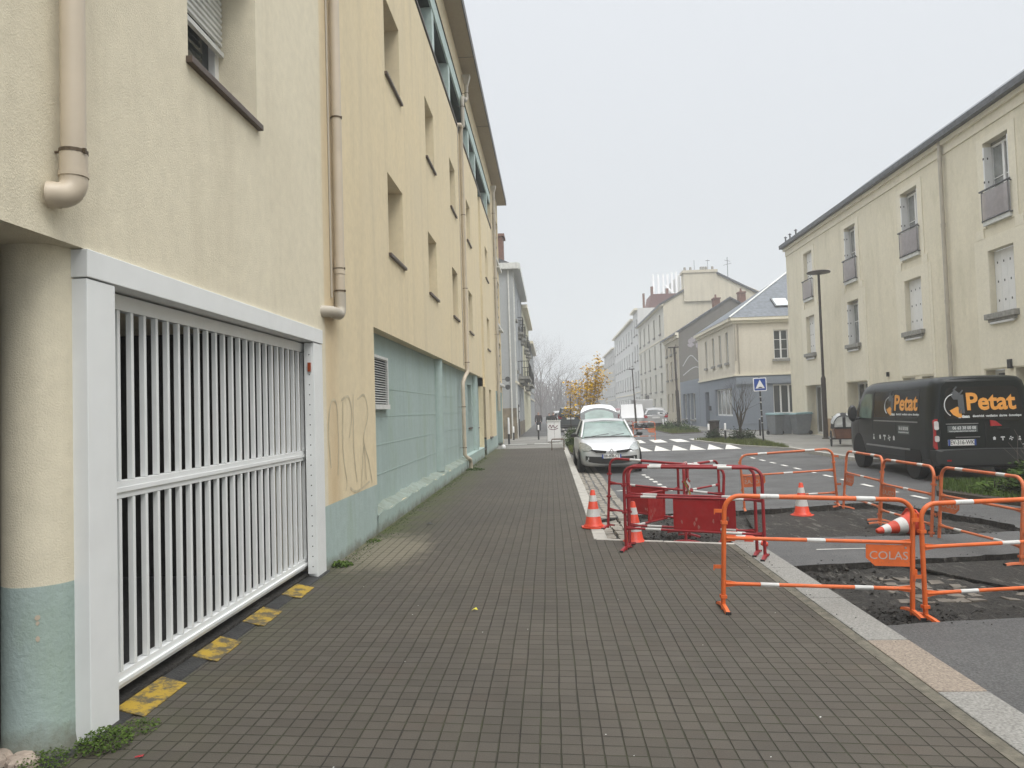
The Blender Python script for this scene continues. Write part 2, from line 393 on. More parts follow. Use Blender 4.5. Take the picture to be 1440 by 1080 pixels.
def hole(P, depth, name):
    w = MB(); n = len(P)
    for i in range(n):
        a, c = P[i], P[(i+1) % n]
        k = max(1, int(math.dist(a, c)/.12)); q = []
        for j in range(k+1):
            t = j/k; q.append((a[0]+(c[0]-a[0])*t, a[1]+(c[1]-a[1])*t))
        for j in range(k):
            (x0, y0), (x1, y1) = q[j], q[j+1]
            w.quad((x0, y0, zr(x0, y0)), (x1, y1, zr(x1, y1)), (x1, y1, zr(x1, y1)-depth-.03), (x0, y0, zr(x0, y0)-depth-.03))
    struct(name+'_edge', w, M['asph_hole'])
    xs = [p[0] for p in P]; ys = [p[1] for p in P]; st = .055
    g = MB(); nx = int((max(xs)-min(xs)+.3)/st); ny = int((max(ys)-min(ys)+.3)/st); V = []; F = []
    for j in range(ny+1):
        for i in range(nx+1):
            x = min(xs)-.1+i*st; y = min(ys)-.1+j*st
            edge = .05 if (x < min(xs)+.5) else 0
            n1 = mnoise.fractal(Vector((x*1.7, y*1.7, 3)), .6, 2.1, 5); n2 = mnoise.fractal(Vector((x*9, y*5, 8)), .7, 2.1, 4); V.append((x, y, zr(x, y)-depth+.022*n1+.013*n2+random.uniform(-.004, .004)))
    for j in range(ny):
        for i in range(nx): F.append((j*(nx+1)+i, j*(nx+1)+i+1, (j+1)*(nx+1)+i+1, (j+1)*(nx+1)+i))
    # keep only cells touching the hole
    F = [f for f in F if any(in_poly(V[k][0], V[k][1], P) for k in f)]
    g.add(V, F); struct(name+'_floor', g, M['asph_hole'], smooth=True)
hole(H1, .085, 'far_trench'); hole(H2, .075, 'near_trench')
# older strip of smoother asphalt in the near trench, and a step in the far one
mb = MB()
mb.prism([(3.55, 7.78, -.105), (8.3, 8.35, -.105), (8.4, 6.1, -.105), (4.3, 6.35, -.105), (3.9, 7.0, -.105)], (0, 0, .022))
mb.prism([(2.6, 9.6, -.14), (3.4, 9.5, -.14), (5.5, 9.8, -.15), (5.5, 11.3, -.15), (4.0, 11.9, -.15), (2.9, 11.4, -.145)], (0, 0, .03))
struct('trench_layer', mb, M['asph_hole'])
# exposed setts
def setts(name, cells, m, h=.05, jit=.012, bev=.006):
    mb = MB()
    for x, y, z, lx, ly, rz in cells:
        q = []
        for zz, k in ((z-.06, 1), (z, .86)):
            for sx, sy in ((-1, -1), (1, -1), (1, 1), (-1, 1)):
                px = sx*lx/2*k+random.uniform(-jit, jit); py = sy*ly/2*k+random.uniform(-jit, jit)
                q.append((x+px*math.cos(rz)-py*math.sin(rz), y+px*math.sin(rz)+py*math.cos(rz), zz+random.uniform(-.006, .008)))
        mb.hexa(q)
    return struct(name, mb, m)
M['sett'] = plain('sett_stone', (.245, .225, .19), .85, var=.3, scale=11, bump=.5, bscale=40)
M['sett2'] = plain('sett_dusty', (.135, .118, .097), .9, var=.3, scale=8, bump=.6, bscale=40)
c = []
for i in range(8):
    for j in range(6):
        x = 2.98+i*.145+random.uniform(-.02, .02)+j*.03; y = 6.52+j*.155+random.uniform(-.02, .02)
        if random.random() < .8: c.append((x, y, -.116, .13, .14, random.uniform(-.1, .1)))
setts('exposed_setts', c, M['sett2'])
c = []
for j in range(int((26-9.4)/.2)):
    y = 9.4+j*.2
    if y < 9.2: continue
    for i, x in enumerate((.745, .90, 1.06)):
        if i == 2 and y > 24: continue
        c.append((x+random.uniform(-.01, .01), y+random.uniform(-.02, .02)+(.1 if i % 2 else 0), zr(.8, y)+(.006 if y > 11.4 else -.05), .14, .18, random.uniform(-.07, .07)))
for j in range(int((26-11.9)/.24)):
    y = 11.9+j*.24; c.append((1.22, y, zr(1.2, y)+.012, .15, .22, random.uniform(-.04, .04)))
setts('gutter_setts', c, M['sett'])

# pavement slabs
def poly_slab(name, P, z0, z1, m):
    mb = MB(); mb.prism([(x, y, z0) for x, y in P], (0, 0, z1-z0)); return struct(name, mb, m)
poly_slab('pavement', [(-2.36, -3), (2.045, -3), (2.045, 8.62), (1.98, 8.66), (.478, 9.14), (.478, 31.2), (-2.75, 31.2), (-2.75, 28), (-2.53, 28), (-2.53, 7.6), (-2.36, 7.6)], -.3, 0, M['paver'])
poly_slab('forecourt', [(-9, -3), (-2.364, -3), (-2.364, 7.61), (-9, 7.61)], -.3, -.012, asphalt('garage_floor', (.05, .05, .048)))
poly_slab('crossing_pavement', [(-9, 31.205), (.66, 31.205), (.66, 34.6), (-9, 34.6)], -.3, -.012, M['asphr'])
mb = MB(); mb.prism([(-9, 34.61, 0), (-9, 34.61, -.6), (-9, 140, -.8), (-9, 140, -.36), (-9, 64, -.36), (-9, 44, 0)], (9.9, 0, 0)); struct('far_pavement', mb, M['asphr'])
# kerbs
ks = [-.9, .1, 1.15, 2.15, 3.15, 4.2, 5.1, 6.2, 7.35, 8.58, 9.2]
mg = MB(); mp = MB()
for i in range(len(ks)-1):
    t = mp if abs(ks[i]-4.2) < .01 else mg
    t.hexa([(2.05, ks[i]+.004, -.25), (2.33, ks[i]+.004, -.25), (2.33, ks[i+1]-.004, -.25), (2.05, ks[i+1]-.004, -.25), (2.055, ks[i]+.004, .004), (2.325, ks[i]+.004, .004), (2.325, ks[i+1]-.004, .004), (2.055, ks[i+1]-.004, .004)])
struct('kerb', mg, M['granite'], bevel=.006); struct('kerb_pink_stone', mp, M['granitep'], bevel=.006)
mb = MB(); y = 9.15
while y < 31:
    l = random.choice((.95, 1.0, 1.02)); mb.box(.482, .648, y+.006, y+l-.006, -.3, .006+random.uniform(-.003, .003)); y += l
y = 34.7
while y < 60: mb.box(.91, 1.07, y+.006, y+.99, -.3, .006); y += 1
struct('kerb_row', mb, M['kerbfar'], bevel=.008)
# flush edging strip at the end of the widened pavement
e = Vector((2.045-.50, 8.60-9.10, 0)); L_ = e.length; e.normalize(); nn = Vector((-e.y, e.x, 0)); mb = MB()
for i in range(2):
    a = Vector((.5, 9.10, 0))+e*(i*L_/2+.005); c_ = a+e*(L_/2-.01)
    mb.hexa([tuple(v+Vector((0, 0, zz))) for zz in (-.25, .006) for v in (a, c_, c_+nn*.08, a+nn*.08)])
struct('edging_strip', mb, M['kerbfar'], bevel=.004)
# weathered dirt strip along the near kerb joint
mb = MB(); mb.box(1.962, 2.044, -1, 8.6, .001, .0045); struct('mortar_joint', mb, plain('old_mortar', (.12, .11, .085), .95, var=.35, scale=14, bump=.6))
# right pavement
poly_slab('right_pavement', [(8.5, 20.6), (8.5, 26.4), (8.9, 31), (9.1, 43.0), (30, 43.0), (30, -4), (9.9, -4), (9.9, 20.2)], -.3, .02, M['asphr'])
poly_slab('right_far_pavement', [(9.0, 49), (9.4, 160), (30, 160), (30, 44.9), (11.3, 44.9), (10.4, 45.6)], -.3, .02, M['asphr'])
mb = MB()
def kerbline(P, w=.16, z=.03):
    for a, c in zip(P[:-1], P[1:]):
        a = Vector((*a, 0)); c = Vector((*c, 0)); k = max(1, round((c-a).length)); d = (c-a)/k; n_ = Vector((-d.y, d.x, 0)).normalized()*w
        for i in range(k):
            p = a+d*i+d.normalized()*.006; q = a+d*(i+1)-d.normalized()*.006
            mb.hexa([tuple(v+Vector((0, 0, zz))) for zz in (-.3, z) for v in (p, q, q+n_, p+n_)])
kerbline([(9.88, 20.2), (8.48, 20.6), (8.48, 26.4), (8.88, 31), (9.08, 43)])
kerbline([(9.88, -2), (9.88, 20.1)])
kerbline([(9.0, 49), (9.35, 150)]); kerbline([(11.3, 44.9), (10.4, 45.6), (9.0, 49)])
kerbline([(6.4, 34.5), (7.25, 29.0), (8.35, 26.2)], .12, .02)
struct('right_kerb', mb, M['kerbfar'])
# planting beds
mb = MB()
mb.prism([(8.36, 26.4, -.2), (7.32, 29.0, -.2), (6.5, 34.6, -.2), (8.8, 34.6, -.2), (8.8, 31, -.2)], (0, 0, .215))
mb.prism([(6.62, 13.2, -.2), (7.35, 14.7, -.2), (9.85, 14.7, -.2), (9.85, 9.0, -.2), (8.0, 9.9, -.2), (7.1, 11.2, -.2)], (0, 0, .20))
mb.prism([(1.0, 25.6, -.2), (.67, 27, -.2), (.67, 33.6, -.2), (2.3, 33.2, -.2), (2.2, 27.5, -.2)], (0, 0, .2))
mb.prism([(1.1, 34.8, -.2), (1.1, 44, -.2), (2.5, 44, -.2), (2.5, 35.5, -.2)], (0, 0, .2))
mb.prism([(6.9, 43, -.2), (7.0, 56, -.2), (8.9, 56, -.2), (8.9, 44, -.2)], (0, 0, .2))
struct('planting_bed', mb, M['soil'])
# raised crossing: triangles and bars (thermoplastic paint)
mb = MB()
for k in range(8):
    x = 6.85-k*.635
    mb.prism([(x-.59, 27.15, -.018), (x, 27.15, -.018), ((x-.59)*1.138+.07, 30.9, -.018)], (0, 0, .004))
for k in range(5):
    x = 6.55-k*.97; z = -.018
    mb.prism([(x, 33.4, z), (x+.58, 33.4, z), (x+.70, 36.4, z), (x+.12, 36.4, z)], (0, 0, .004))
def dash(x0, y0, x1, y1, w=.1):
    a = Vector((x0, y0, 0)); c_ = Vector((x1, y1, 0)); n_ = Vector(((c_-a).y, -(c_-a).x, 0)).normalized()*w
    P = [a, c_, c_+n_, a+n_]; mb.add([(p.x, p.y, zr(p.x, p.y)+.006) for p in P], [(0, 1, 2, 3)])
for i in range(12): y = 12.9+i*1.05; dash(6.25+.0*i, y, 6.25, y+.5, .09)
for i in range(7): y = 15.8+i*.62; dash(2.42-(y-15.8)*.02, y, 2.42-(y-16)*.02, y+.3, .1)
for i in range(3): y = 37+i*4; dash(3.6, y, 3.6, y+1.6, .1)
dash(1.35, 16.1, 2.2, 16.4, .1)
for x0, x1, y0 in ((2.45, 3.0, 14.3), (3.4, 4.4, 14.0)): dash(x0, y0, x1, y0+.05, .07)
dash(2.9, 6.9+1.55, 3.5, 6.9+1.56, .03)
struct('road_marking', mb, plain('road_paint', (.62, .61, .57), .7, var=.25, scale=9))
mb = MB()
for x0, x1, y in ((-2.2, -1.15, 34.75), (-.8, -.1, 34.9), (.0, .5, 35.0)): mb.box(x0, x1, y, y+.35, .001, .006)
struct('threshold_marking', mb, plain('worn_paint', (.60, .60, .57), .7, var=.2, scale=9))
# ------------------------------------------------------------------ left building
LB = Fr((-2.37, 0, 0), (0, 1, 0), (1, 0, 0))
lb = thing('apartment_building', 'long beige rendered apartment building with teal ground floor filling the left side', 'building', (-2.6, 17, 0))
def lbuild(mb, name, m, parent=None, **k):
    o = mb.build(name, m, **k); o.parent = parent or lb
    if (parent or lb) is lb: o.matrix_parent_inverse = Matrix.Translation((2.6, -17, 0))
    return o
def pbuild(mb, name, m, root, **k):
    o = mb.build(name, m, **k); o.parent = root; o.matrix_parent_inverse = Matrix.Translation(-Vector(root.location)); return o
winsY = [(4.80, 5.98), (11.05, 12.22), (14.8, 15.93), (18.5, 19.6), (22.2, 23.3)]
wops = []
for a, b_ in winsY:
    wops.append((a, b_, 4.04, 5.30, .34)); wops.append((a, b_, 6.84, 8.10, .34))
wops += [(28.65, 29.9, 4.04, 5.3, .34), (28.65, 29.9, 6.84, 8.1, .34)]
slot = (26.2, 27.12, 0, 9.9, .3)
w = MB()
LB.wall(w, -4, 32.3, 2.5, 9.66, [o for o in wops]+[(26.2, 27.12, 2.5, 9.66, .3), (9.93, 26.2, .25, 2.80, .17)])
LB.wall(w, 7.57, 9.93, .66, 2.5); LB.wall(w, 27.12, 32.3, .55, 2.5, [(28.75, 29.9, .56, 2.46, .34)])
w.quad(LB.p(26.2, 0, -.3), LB.p(27.12, 0, -.3), LB.p(27.12, 9.66, -.3), LB.p(26.2, 9.66, -.3))
# bottom of the overhang, gate side
w.quad(LB.p(-4, 2.5, 0), LB.p(7.57, 2.5, 0), LB.p(7.57, 2.5, -4), LB.p(-4, 2.5, -4))
w.quad(LB.p(7.57, .0, 0), LB.p(7.57, 2.5, 0), LB.p(7.57, 2.5, -4), LB.p(7.57, .0, -4))
# upper cream band above the loggia and returns
LB.box(w, -4, 32.3, 11.24, 11.98, -.25, 0)
# end part with stair grilles
LB.wall(w, 32.3, 36.9, 2.5, 11.98, [(33.2, 34.7, 8.6, 10.9, .5), (35.2, 36.6, 8.6, 10.9, .5), (33.2, 34.7, 5.6, 7.9, .5), (35.2, 36.6, 5.6, 7.9, .5), (33.2, 34.7, 2.9, 4.9, .5), (35.2, 36.6, 2.9, 4.9, .5)], backs=True)
w.quad(LB.p(36.9, 0, 0), LB.p(36.9, 11.98, 0), LB.p(36.9, 11.98, -6), LB.p(36.9, 0, -6))
w.quad(LB.p(32.3, 9.9, 0), LB.p(32.3, 11.98, 0), LB.p(32.3, 11.98, -1.3), LB.p(32.3, 9.9, -1.3))
w.quad(LB.p(-4, 0, 0), LB.p(-4, 11.98, 0), LB.p(-4, 11.98, -8), LB.p(-4, 0, -8))
lbuild(w, 'wall', M['wallL'], fix=False)
# teal parts
t = MB()
LB.wall(t, 9.93, 26.2, .30, 2.80, [(22.75, 23.75, 1.1, 2.46, .3), (25.3, 26.0, 1.05, 2.3, .3)], d=-.17)
LB.wall(t, 7.573, 9.93, 0, .66); LB.wall(t, 27.12, 32.3, 0, .55)
LB.wall(t, 32.3, 36.2, 0, 2.5, [(33.0, 36.0, 0, 2.35, .8)], backs=True)
t.quad(LB.p(9.93, .3, 0), LB.p(9.93, 2.8, 0), LB.p(9.93, 2.8, -.17), LB.p(9.93, .3, -.17))
lbuild(t, 'teal_wall', M['teal'], fix=False)
t = MB()
for z in (.73, 1.16, 1.58, 2.0):
    LB.box(t, 10.0, 17.2, z-.006, z+.006, -.171, -.166)
for z in (.73, 1.16, 1.58, 2.0): LB.box(t, 17.6, 20.6, z-.005, z+.005, -.171, -.166)
lbuild(t, 'scored_joint', M['tealpale'])
# plinth: rough top
t = MB(); V = []; F = []; n_ = 90
for i in range(n_+1):
    y = 9.9+i*(20.7-9.9)/n_; top = .28+random.uniform(-.012, .012)+.03*math.sin(i*.7)*random.random()
    for z, d in ((-.05, .0), (.1, .004+random.uniform(0, .008)), (top-.03, .012+random.uniform(0, .008)), (top, -.03+random.uniform(-.02, .012)), (top+.045+random.uniform(-.01, .02), -.175)): V.append(LB.p(y, z, d))
for i in range(n_):
    for k in range(2): F.append((i*5+k, i*5+k+1, (i+1)*5+k+1, (i+1)*5+k))
t.add(V, F); F2 = [(i*5+k, i*5+k+1, (i+1)*5+k+1, (i+1)*5+k) for i in range(n_) for k in (2, 3)]; lbuild(MB().add(V, F2), 'plinth_top', stucco('weathered_ledge_toned', (.27, .32, .285), (.12, .13, .08), .7, .8, bump=1, fine=20), fix=False)  # mottled top, also darkened to offset the strong light from above
LB.box(t, 20.9, 26.2, 0, .34, -.17, 0.0)
lbuild(t, 'plinth', M['tealpale'], fix=False)
def halfcol(y, z0, z1, r, d, m, name='pilaster', n=14):
    mb = MB(); mb.lathe([(r, z0), (r, z1)], n, (-2.37+d, y, 0)); return lbuild(mb, name, m, smooth=True)
halfcol(16.45, .3, 2.8, .17, -.19, M['teal']); halfcol(24.35, .3, 2.8, .17, -.19, M['teal'])
halfcol(36.5, 0, 2.5, .2, -.2, M['teal'])
# ventilation grille
g = thing('vent_grille', None, None); g.parent = lb; g.matrix_parent_inverse = Matrix.Translation((2.6, -17, 0))
bpy.data.objects.remove(g)
mb = MB(); LB.box(mb, 10.40, 11.34, 1.68, 1.75, -.17, -.10)
for z0, z1, u0, u1 in ((1.75, 2.47, 10.40, 10.44), (1.75, 2.47, 11.30, 11.34), (2.43, 2.47, 10.44, 11.30)): LB.box(mb, u0, u1, z0, z1, -.169, -.12)
fr_ = lbuild(mb, 'vent_grille', M['whiteold'])
mb = MB()
for i in range(19):
    z = 1.77+i*.0355; mb.quad(LB.p(10.44, z, -.125), LB.p(11.3, z, -.125), LB.p(11.3, z+.022, -.16), LB.p(10.44, z+.022, -.16))
o = mb.build('louvre', M['whiteold']); o.parent = fr_
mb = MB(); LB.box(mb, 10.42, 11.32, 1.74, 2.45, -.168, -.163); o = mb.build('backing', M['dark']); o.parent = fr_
# windows
def lwin(a, b_, z0, z1, dep, shut=True, open_=False, slim=False):
    mb = MB(); LB.box(mb, a-.03, b_+.03, z0-.035, z0+.012, -dep+.05, .045)
    s = lbuild(mb, 'window_sill', M['sill'], bevel=.004)
    mb = MB(); e = .07
    for u0, u1, c0, c1 in ((a, a+e, z0, z1), (b_-e, b_, z0, z1), (a+e, b_-e, z0, z0+e), (a+e, b_-e, z1-e, z1), ((a+b_)/2-.03, (a+b_)/2+.03, z0+e, z1-e)):
        LB.box(mb, u0, u1, c0, c1, -dep-.05, -dep+.02)
    wn = lbuild(mb, 'window', M['pvc'])
    mb = MB(); LB.box(mb, a, b_, z0, z1, -dep-.06, -dep-.035); o = mb.build('pane', M['glass']); o.parent = wn
    if shut:
        mb = MB(); zb = z0+.62 if open_ else z0+.02; k = int((z1-zb)/.05)
        for i in range(k):
            z = z1-(i+1)*.05
            P = [LB.p(a+.03, z+.002, -dep+.05), LB.p(a+.03, z+.012, -dep+.066), LB.p(a+.03, z+.036, -dep+.066), LB.p(a+.03, z+.048, -dep+.05)]
            mb.prism(P, LB.u*(b_-a-.06))
        o = mb.build('roller_shutter', M['whiteold']); o.parent = wn
        if open_:
            mb = MB(); LB.box(mb, a+.02, b_-.02, zb-.04, zb+.0, -dep+.04, -dep+.075); o = mb.build('shutter_rail', M['whiteold']); o.parent = wn
    return wn
lwin(4.80, 5.98, 4.04, 5.30, .34, True, True)
for a, b_ in winsY:
    if a > 5: lwin(a, b_, 4.04, 5.3, .34, a < 15)
    lwin(a, b_, 6.84, 8.1, .34, a > 12)
lwin(28.65, 29.9, 4.04, 5.3, .34); lwin(28.65, 29.9, 6.84, 8.1, .34); lwin(28.75, 29.9, .58, 2.46, .34, False)
for a, b_, c0, c1 in ((22.75, 23.75, 1.1, 2.46), (25.3, 26.0, 1.05, 2.3)):
    mb = MB(); LB.box(mb, a, b_, c0, c1, -.50, -.46); lbuild(mb, 'window', M['glassc'])
    mb = MB(); LB.box(mb, a, b_, c0-.03, c0+.01, -.4, -.13); lbuild(mb, 'window_sill', M['sill'])
for a, b_ in ((33.2, 34.7), (35.2, 36.6)):
    for c0, c1 in ((8.6, 10.9), (5.6, 7.9), (2.9, 4.9)):
        mb = MB()
        for k in range(5): z = c0+.15+k*(c1-c0-.3)/4; LB.box(mb, a, b_, z-.03, z+.03, -.10, -.05)
        for k in range(2): u = a+(b_-a)*(k+1)/3; LB.box(mb, u-.02, u+.02, c0, c1, -.104, -.054)
        lbuild(mb, 'stair_grille', M['blackpl'])
        mb = MB(); LB.box(mb, a-.1, b_+.1, c0-.12, c0-.02, -.1, .16); lbuild(mb, 'balcony_ledge', M['whiteold'])
# loggia
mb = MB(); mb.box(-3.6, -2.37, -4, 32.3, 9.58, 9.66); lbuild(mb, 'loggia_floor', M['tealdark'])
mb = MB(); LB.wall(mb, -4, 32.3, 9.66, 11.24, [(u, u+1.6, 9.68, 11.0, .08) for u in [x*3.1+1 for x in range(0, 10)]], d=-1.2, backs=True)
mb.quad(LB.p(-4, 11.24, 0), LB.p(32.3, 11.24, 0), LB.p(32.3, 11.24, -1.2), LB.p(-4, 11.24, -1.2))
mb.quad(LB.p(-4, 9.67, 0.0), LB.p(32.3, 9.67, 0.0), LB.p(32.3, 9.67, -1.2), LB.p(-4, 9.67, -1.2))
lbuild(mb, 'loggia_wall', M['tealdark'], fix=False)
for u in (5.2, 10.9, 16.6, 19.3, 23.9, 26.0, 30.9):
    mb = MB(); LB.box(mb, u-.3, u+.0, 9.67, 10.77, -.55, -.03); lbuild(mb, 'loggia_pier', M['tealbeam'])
mb = MB(); LB.box(mb, -4, 32.3, 10.76, 11.16, -.06, -.012); lbuild(mb, 'loggia_beam', M['tealbeam']); mb = MB(); LB.box(mb, -4, 32.3, 10.78, 11.23, -.16, -.061); lbuild(mb, 'loggia_beam_shade', M['tealdark'])  # dark board behind the beam stands in for its shaded underside
mb = MB(); LB.box(mb, -4, 32.3, 9.66, 9.72, -.06, .012); lbuild(mb, 'loggia_kerb', M['sill'])
mb = MB(); LB.box(mb, -4, 37.0, 11.98, 12.1, -8, .44); lbuild(mb, 'eaves', M['soffit'])
for k in range(14): pass
mb = MB(); LB.box(mb, -4, 37.03, 12.1, 12.22, -8, .47); LB.box(mb, -4, 37.03, 11.97, 12.1, .441, .47); lbuild(mb, 'roof_edge', M['fascia'])
for y in (21.2, 26.5):
    mb = MB(); LB.box(mb, y, y+.015, 11.972, 11.981, 0, .44); lbuild(mb, 'soffit_joint', M['fascia'])
# downpipes
def arc(c, r, a0, a1, ux, uy, n=8):
    c = Vector(c); ux = Vector(ux); uy = Vector(uy)
    return [c+ux*(r*math.cos(a0+(a1-a0)*i/n))+uy*(r*math.sin(a0+(a1-a0)*i/n)) for i in range(n+1)]
def clamp(y, z, r, x, parent):
    mb = MB(); mb.lathe([(r+.001, z-.008), (r+.006, z-.008), (r+.006, z+.008), (r+.001, z+.008)], 16, (x, y, 0))
    mb.tube([(x-r-.1, y-.02, z), (x-r, y-.01, z)], .006, 6); mb.box(x+r-.004, x+r+.012, y-.02, y-.006, z-.012, z+.012)
    o = mb.build('pipe_clamp', M['clamp']); o.parent = parent
# first, thick, at the frame's left; its elbow turns back along the wall
X1 = -2.37+.085; r1 = .056; y1 = 3.455
mb = MB(); mb.tube([(X1, y1, 9.5), (X1, y1, 2.93)], r1, 18)
p1 = lbuild(mb, 'downpipe', M['pipe'], smooth=True)
mb = MB(); q = [(X1, y1, 2.96), (X1, y1, 2.84)]+arc((X1, y1-.11, 2.80), .11, 0, -R(78), (0, 1, 0), (0, 0, 1))[1:]+[(X1-.1, y1-.135, 2.685)]
q = [(X1, y1, 2.96), (X1, y1, 2.83)]+[tuple(v) for v in arc((X1-.09, y1, 2.83), .09, 0, -R(85), (.8, .6, 0), (0, 0, 1))[1:]]
q = [(X1, y1, 2.92), (X1, y1, 2.78)]+[tuple(Vector((X1, y1, 2.78))+Vector((-.50, -.866, 0))*(.085*(1-math.cos(a)))+Vector((0, 0, -.085*math.sin(a)))) for a in [R(11.25*i) for i in range(1, 9)]]
q.append(tuple(Vector(q[-1])+Vector((-.03, -.012, 0))))
mb.tube(q, r1+.006, 18); mb.lathe([(r1+.006, 2.80), (r1+.011, 2.80), (r1+.011, 2.825), (r1+.006, 2.825)], 18, (X1, y1, 0))
o = mb.build('elbow', M['pipe'], smooth=True); o.parent = p1
clamp(y1, 2.925, r1+.003, X1, p1)
# second
X2 = -2.37+.07; r2 = .055; y2 = 8.10
mb = MB(); mb.tube([(X2, y2, 9.5), (X2, y2, 2.95)], r2, 16); mb.lathe([(r2+.006, 3.18), (r2+.006, 3.36)], 16, (X2, y2, 0))
p2 = lbuild(mb, 'downpipe', M['pipe'], smooth=True)
q = [(X2, y2, 2.97), (X2, y2, 2.82)]+[(X2-.0*i, y2-.10*(1-math.cos(R(15*i))), 2.82-.10*math.sin(R(15*i))) for i in range(1, 7)]+[(X2-.0, y2-.34, 2.715), (X2-.06, y2-.44, 2.71), (X2-.1, y2-.46, 2.71)]
mb = MB(); mb.tube(q, r2+.008, 16); o = mb.build('elbow', M['pipeg'], smooth=True); o.parent = p2
for z in (2.99, 3.24, 4.95, 6.9): clamp(y2, z, r2, X2, p2)
# slim conduit running beside it
mb = MB(); mb.tube([(-2.37+.012, y2-.13, 9.5), (-2.37+.012, y2-.13, 2.9)], .012, 6); lbuild(mb, 'conduit', M['pipeg'])
# third: from the loggia parapet down to the plinth
X3 = -2.37+.07; y3 = 20.75
q = [(X3-.1, y3-.25, 9.71), (X3, y3-.15, 9.75), (X3+.02, y3-.05, 9.71), (X3, y3, 9.6), (X3, y3, 2.82), (X3, y3-.02, 2.72), (X3-.05, y3-.18, 2.60), (X3-.1, y3-.32, 2.42), (X3-.1, y3-.35, 2.2), (X3-.1, y3-.35, .42), (X3-.02, y3-.3, .33), (X3+.02, y3-.1, .27), (X3+.02, y3-.02, .2), (X3+.02, y3, 0)]
mb = MB(); mb.tube(q, .055, 12); p3 = lbuild(mb, 'downpipe', M['pipe'], smooth=True)
for z in (7.2, 5.1, 3.0): clamp(y3, z, .055, X3, p3)
for z in (1.75, .62): clamp(y3-.35, z, .055, X3-.1, p3)
mb = MB(); mb.tube([(-2.36, y3-.33, 9.7), (-2.36, y3-.33, 2.9)], .014, 6); lbuild(mb, 'conduit', M['pipeg'])
# fourth and its hopper on the cream band
def hopper(y, z):
    mb = MB(); P = [(-2.37+.02, y-.13), (-2.37+.26, y-.13), (-2.37+.26, y+.13), (-2.37+.02, y+.13)]
    Q = [(-2.37+.07, y-.07), (-2.37+.19, y-.07), (-2.37+.19, y+.07), (-2.37+.07, y+.07)]
    mb.hexa([(a, c, z) for a, c in Q]+[(a, c, z+.28) for a, c in P]); return lbuild(mb, 'rain_hopper', M['pipeg'])
hopper(22.0, 11.5)
mb = MB(); mb.tube([(-2.24, 22.0, 11.5), (-2.24, 22.0, 11.1), (-2.26, 21.8, 10.95), (-2.3, 21.45, 10.9), (-2.3, 21.3, 10.75), (-2.3, 21.3, 9.95)], .06, 12)
p4 = lbuild(mb, 'downpipe', M['pipeg'], smooth=True)
for z in (11.25, 10.55): clamp(21.3 if z < 11 else 22.0, z, .06, -2.3 if z < 11 else -2.24, p4)
hopper(32.6, 11.35)
mb = MB(); mb.tube([(-2.24, 32.6, 11.4), (-2.26, 32.6, 1.6)], .07, 12); p5 = lbuild(mb, 'downpipe', M['pipeg'], smooth=True)
for z in (10.4, 7.5, 5.0): clamp(32.6, z, .07, -2.25, p5)
# freestanding column left of the gate
mb = MB(); mb.lathe([(.178, .81), (.178, 2.51)], 28, (-2.609, 3.672, 0)); cl = lbuild(mb, 'column', M['wallL'], smooth=True)
mb = MB(); mb.lathe([(.198, -.05), (.185, .02), (.179, .06), (.1785, .8101)], 28, (-2.609, 3.672, 0)); o = mb.build('painted_base', M['teal'], smooth=True); o.parent = cl
mb = MB()
for z, dx_, s_ in ((.66, .0, .012), (.635, .003, .008), (.56, .002, .010)):
    a = R(-62); c_ = Vector((-2.609+.1795*math.cos(a), 3.672+.1795*math.sin(a), z)); tt = Vector((-math.sin(a), math.cos(a), 0))
    P = [c_+tt*(s_*math.cos(k)*random.uniform(.7, 1.2))+Vector((0, 0, s_*1.3*math.sin(k)*random.uniform(.7, 1.2))) for k in [i*math.pi/4 for i in range(8)]]
    mb = MB(); mb.prism(P, Vector((math.cos(a), math.sin(a), 0))*.001); o = mb.build('paint_chip', M['pipe']); o.parent = cl
# far column of the soffit
mb = MB()
for i in range(7):
    a = i*.9; mb.lathe([(.06, -.02), (.055, .012+.004*(i % 3)), (.038, .026+.006*(i % 3)), (.0, .032+.006*(i % 3))], 7, (-2.66+.13*math.cos(a), 3.44+.05*math.sin(a*1.7), 0))
lbuild(mb, 'broken_mortar', plain('mortar_lump', (.40, .33, .27), .95, var=.25, scale=20, bump=.6))
# garage void: dark enclosing walls, the street side one added to block daylight
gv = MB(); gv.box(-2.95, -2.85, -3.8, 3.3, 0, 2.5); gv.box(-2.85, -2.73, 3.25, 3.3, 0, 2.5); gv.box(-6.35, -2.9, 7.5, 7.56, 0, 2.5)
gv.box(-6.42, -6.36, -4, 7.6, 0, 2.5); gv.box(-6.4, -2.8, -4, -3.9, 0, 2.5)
lbuild(gv, 'garage_wall_light_block', plain('garage_concrete', (.05, .05, .048), .9, var=.3, scale=3))
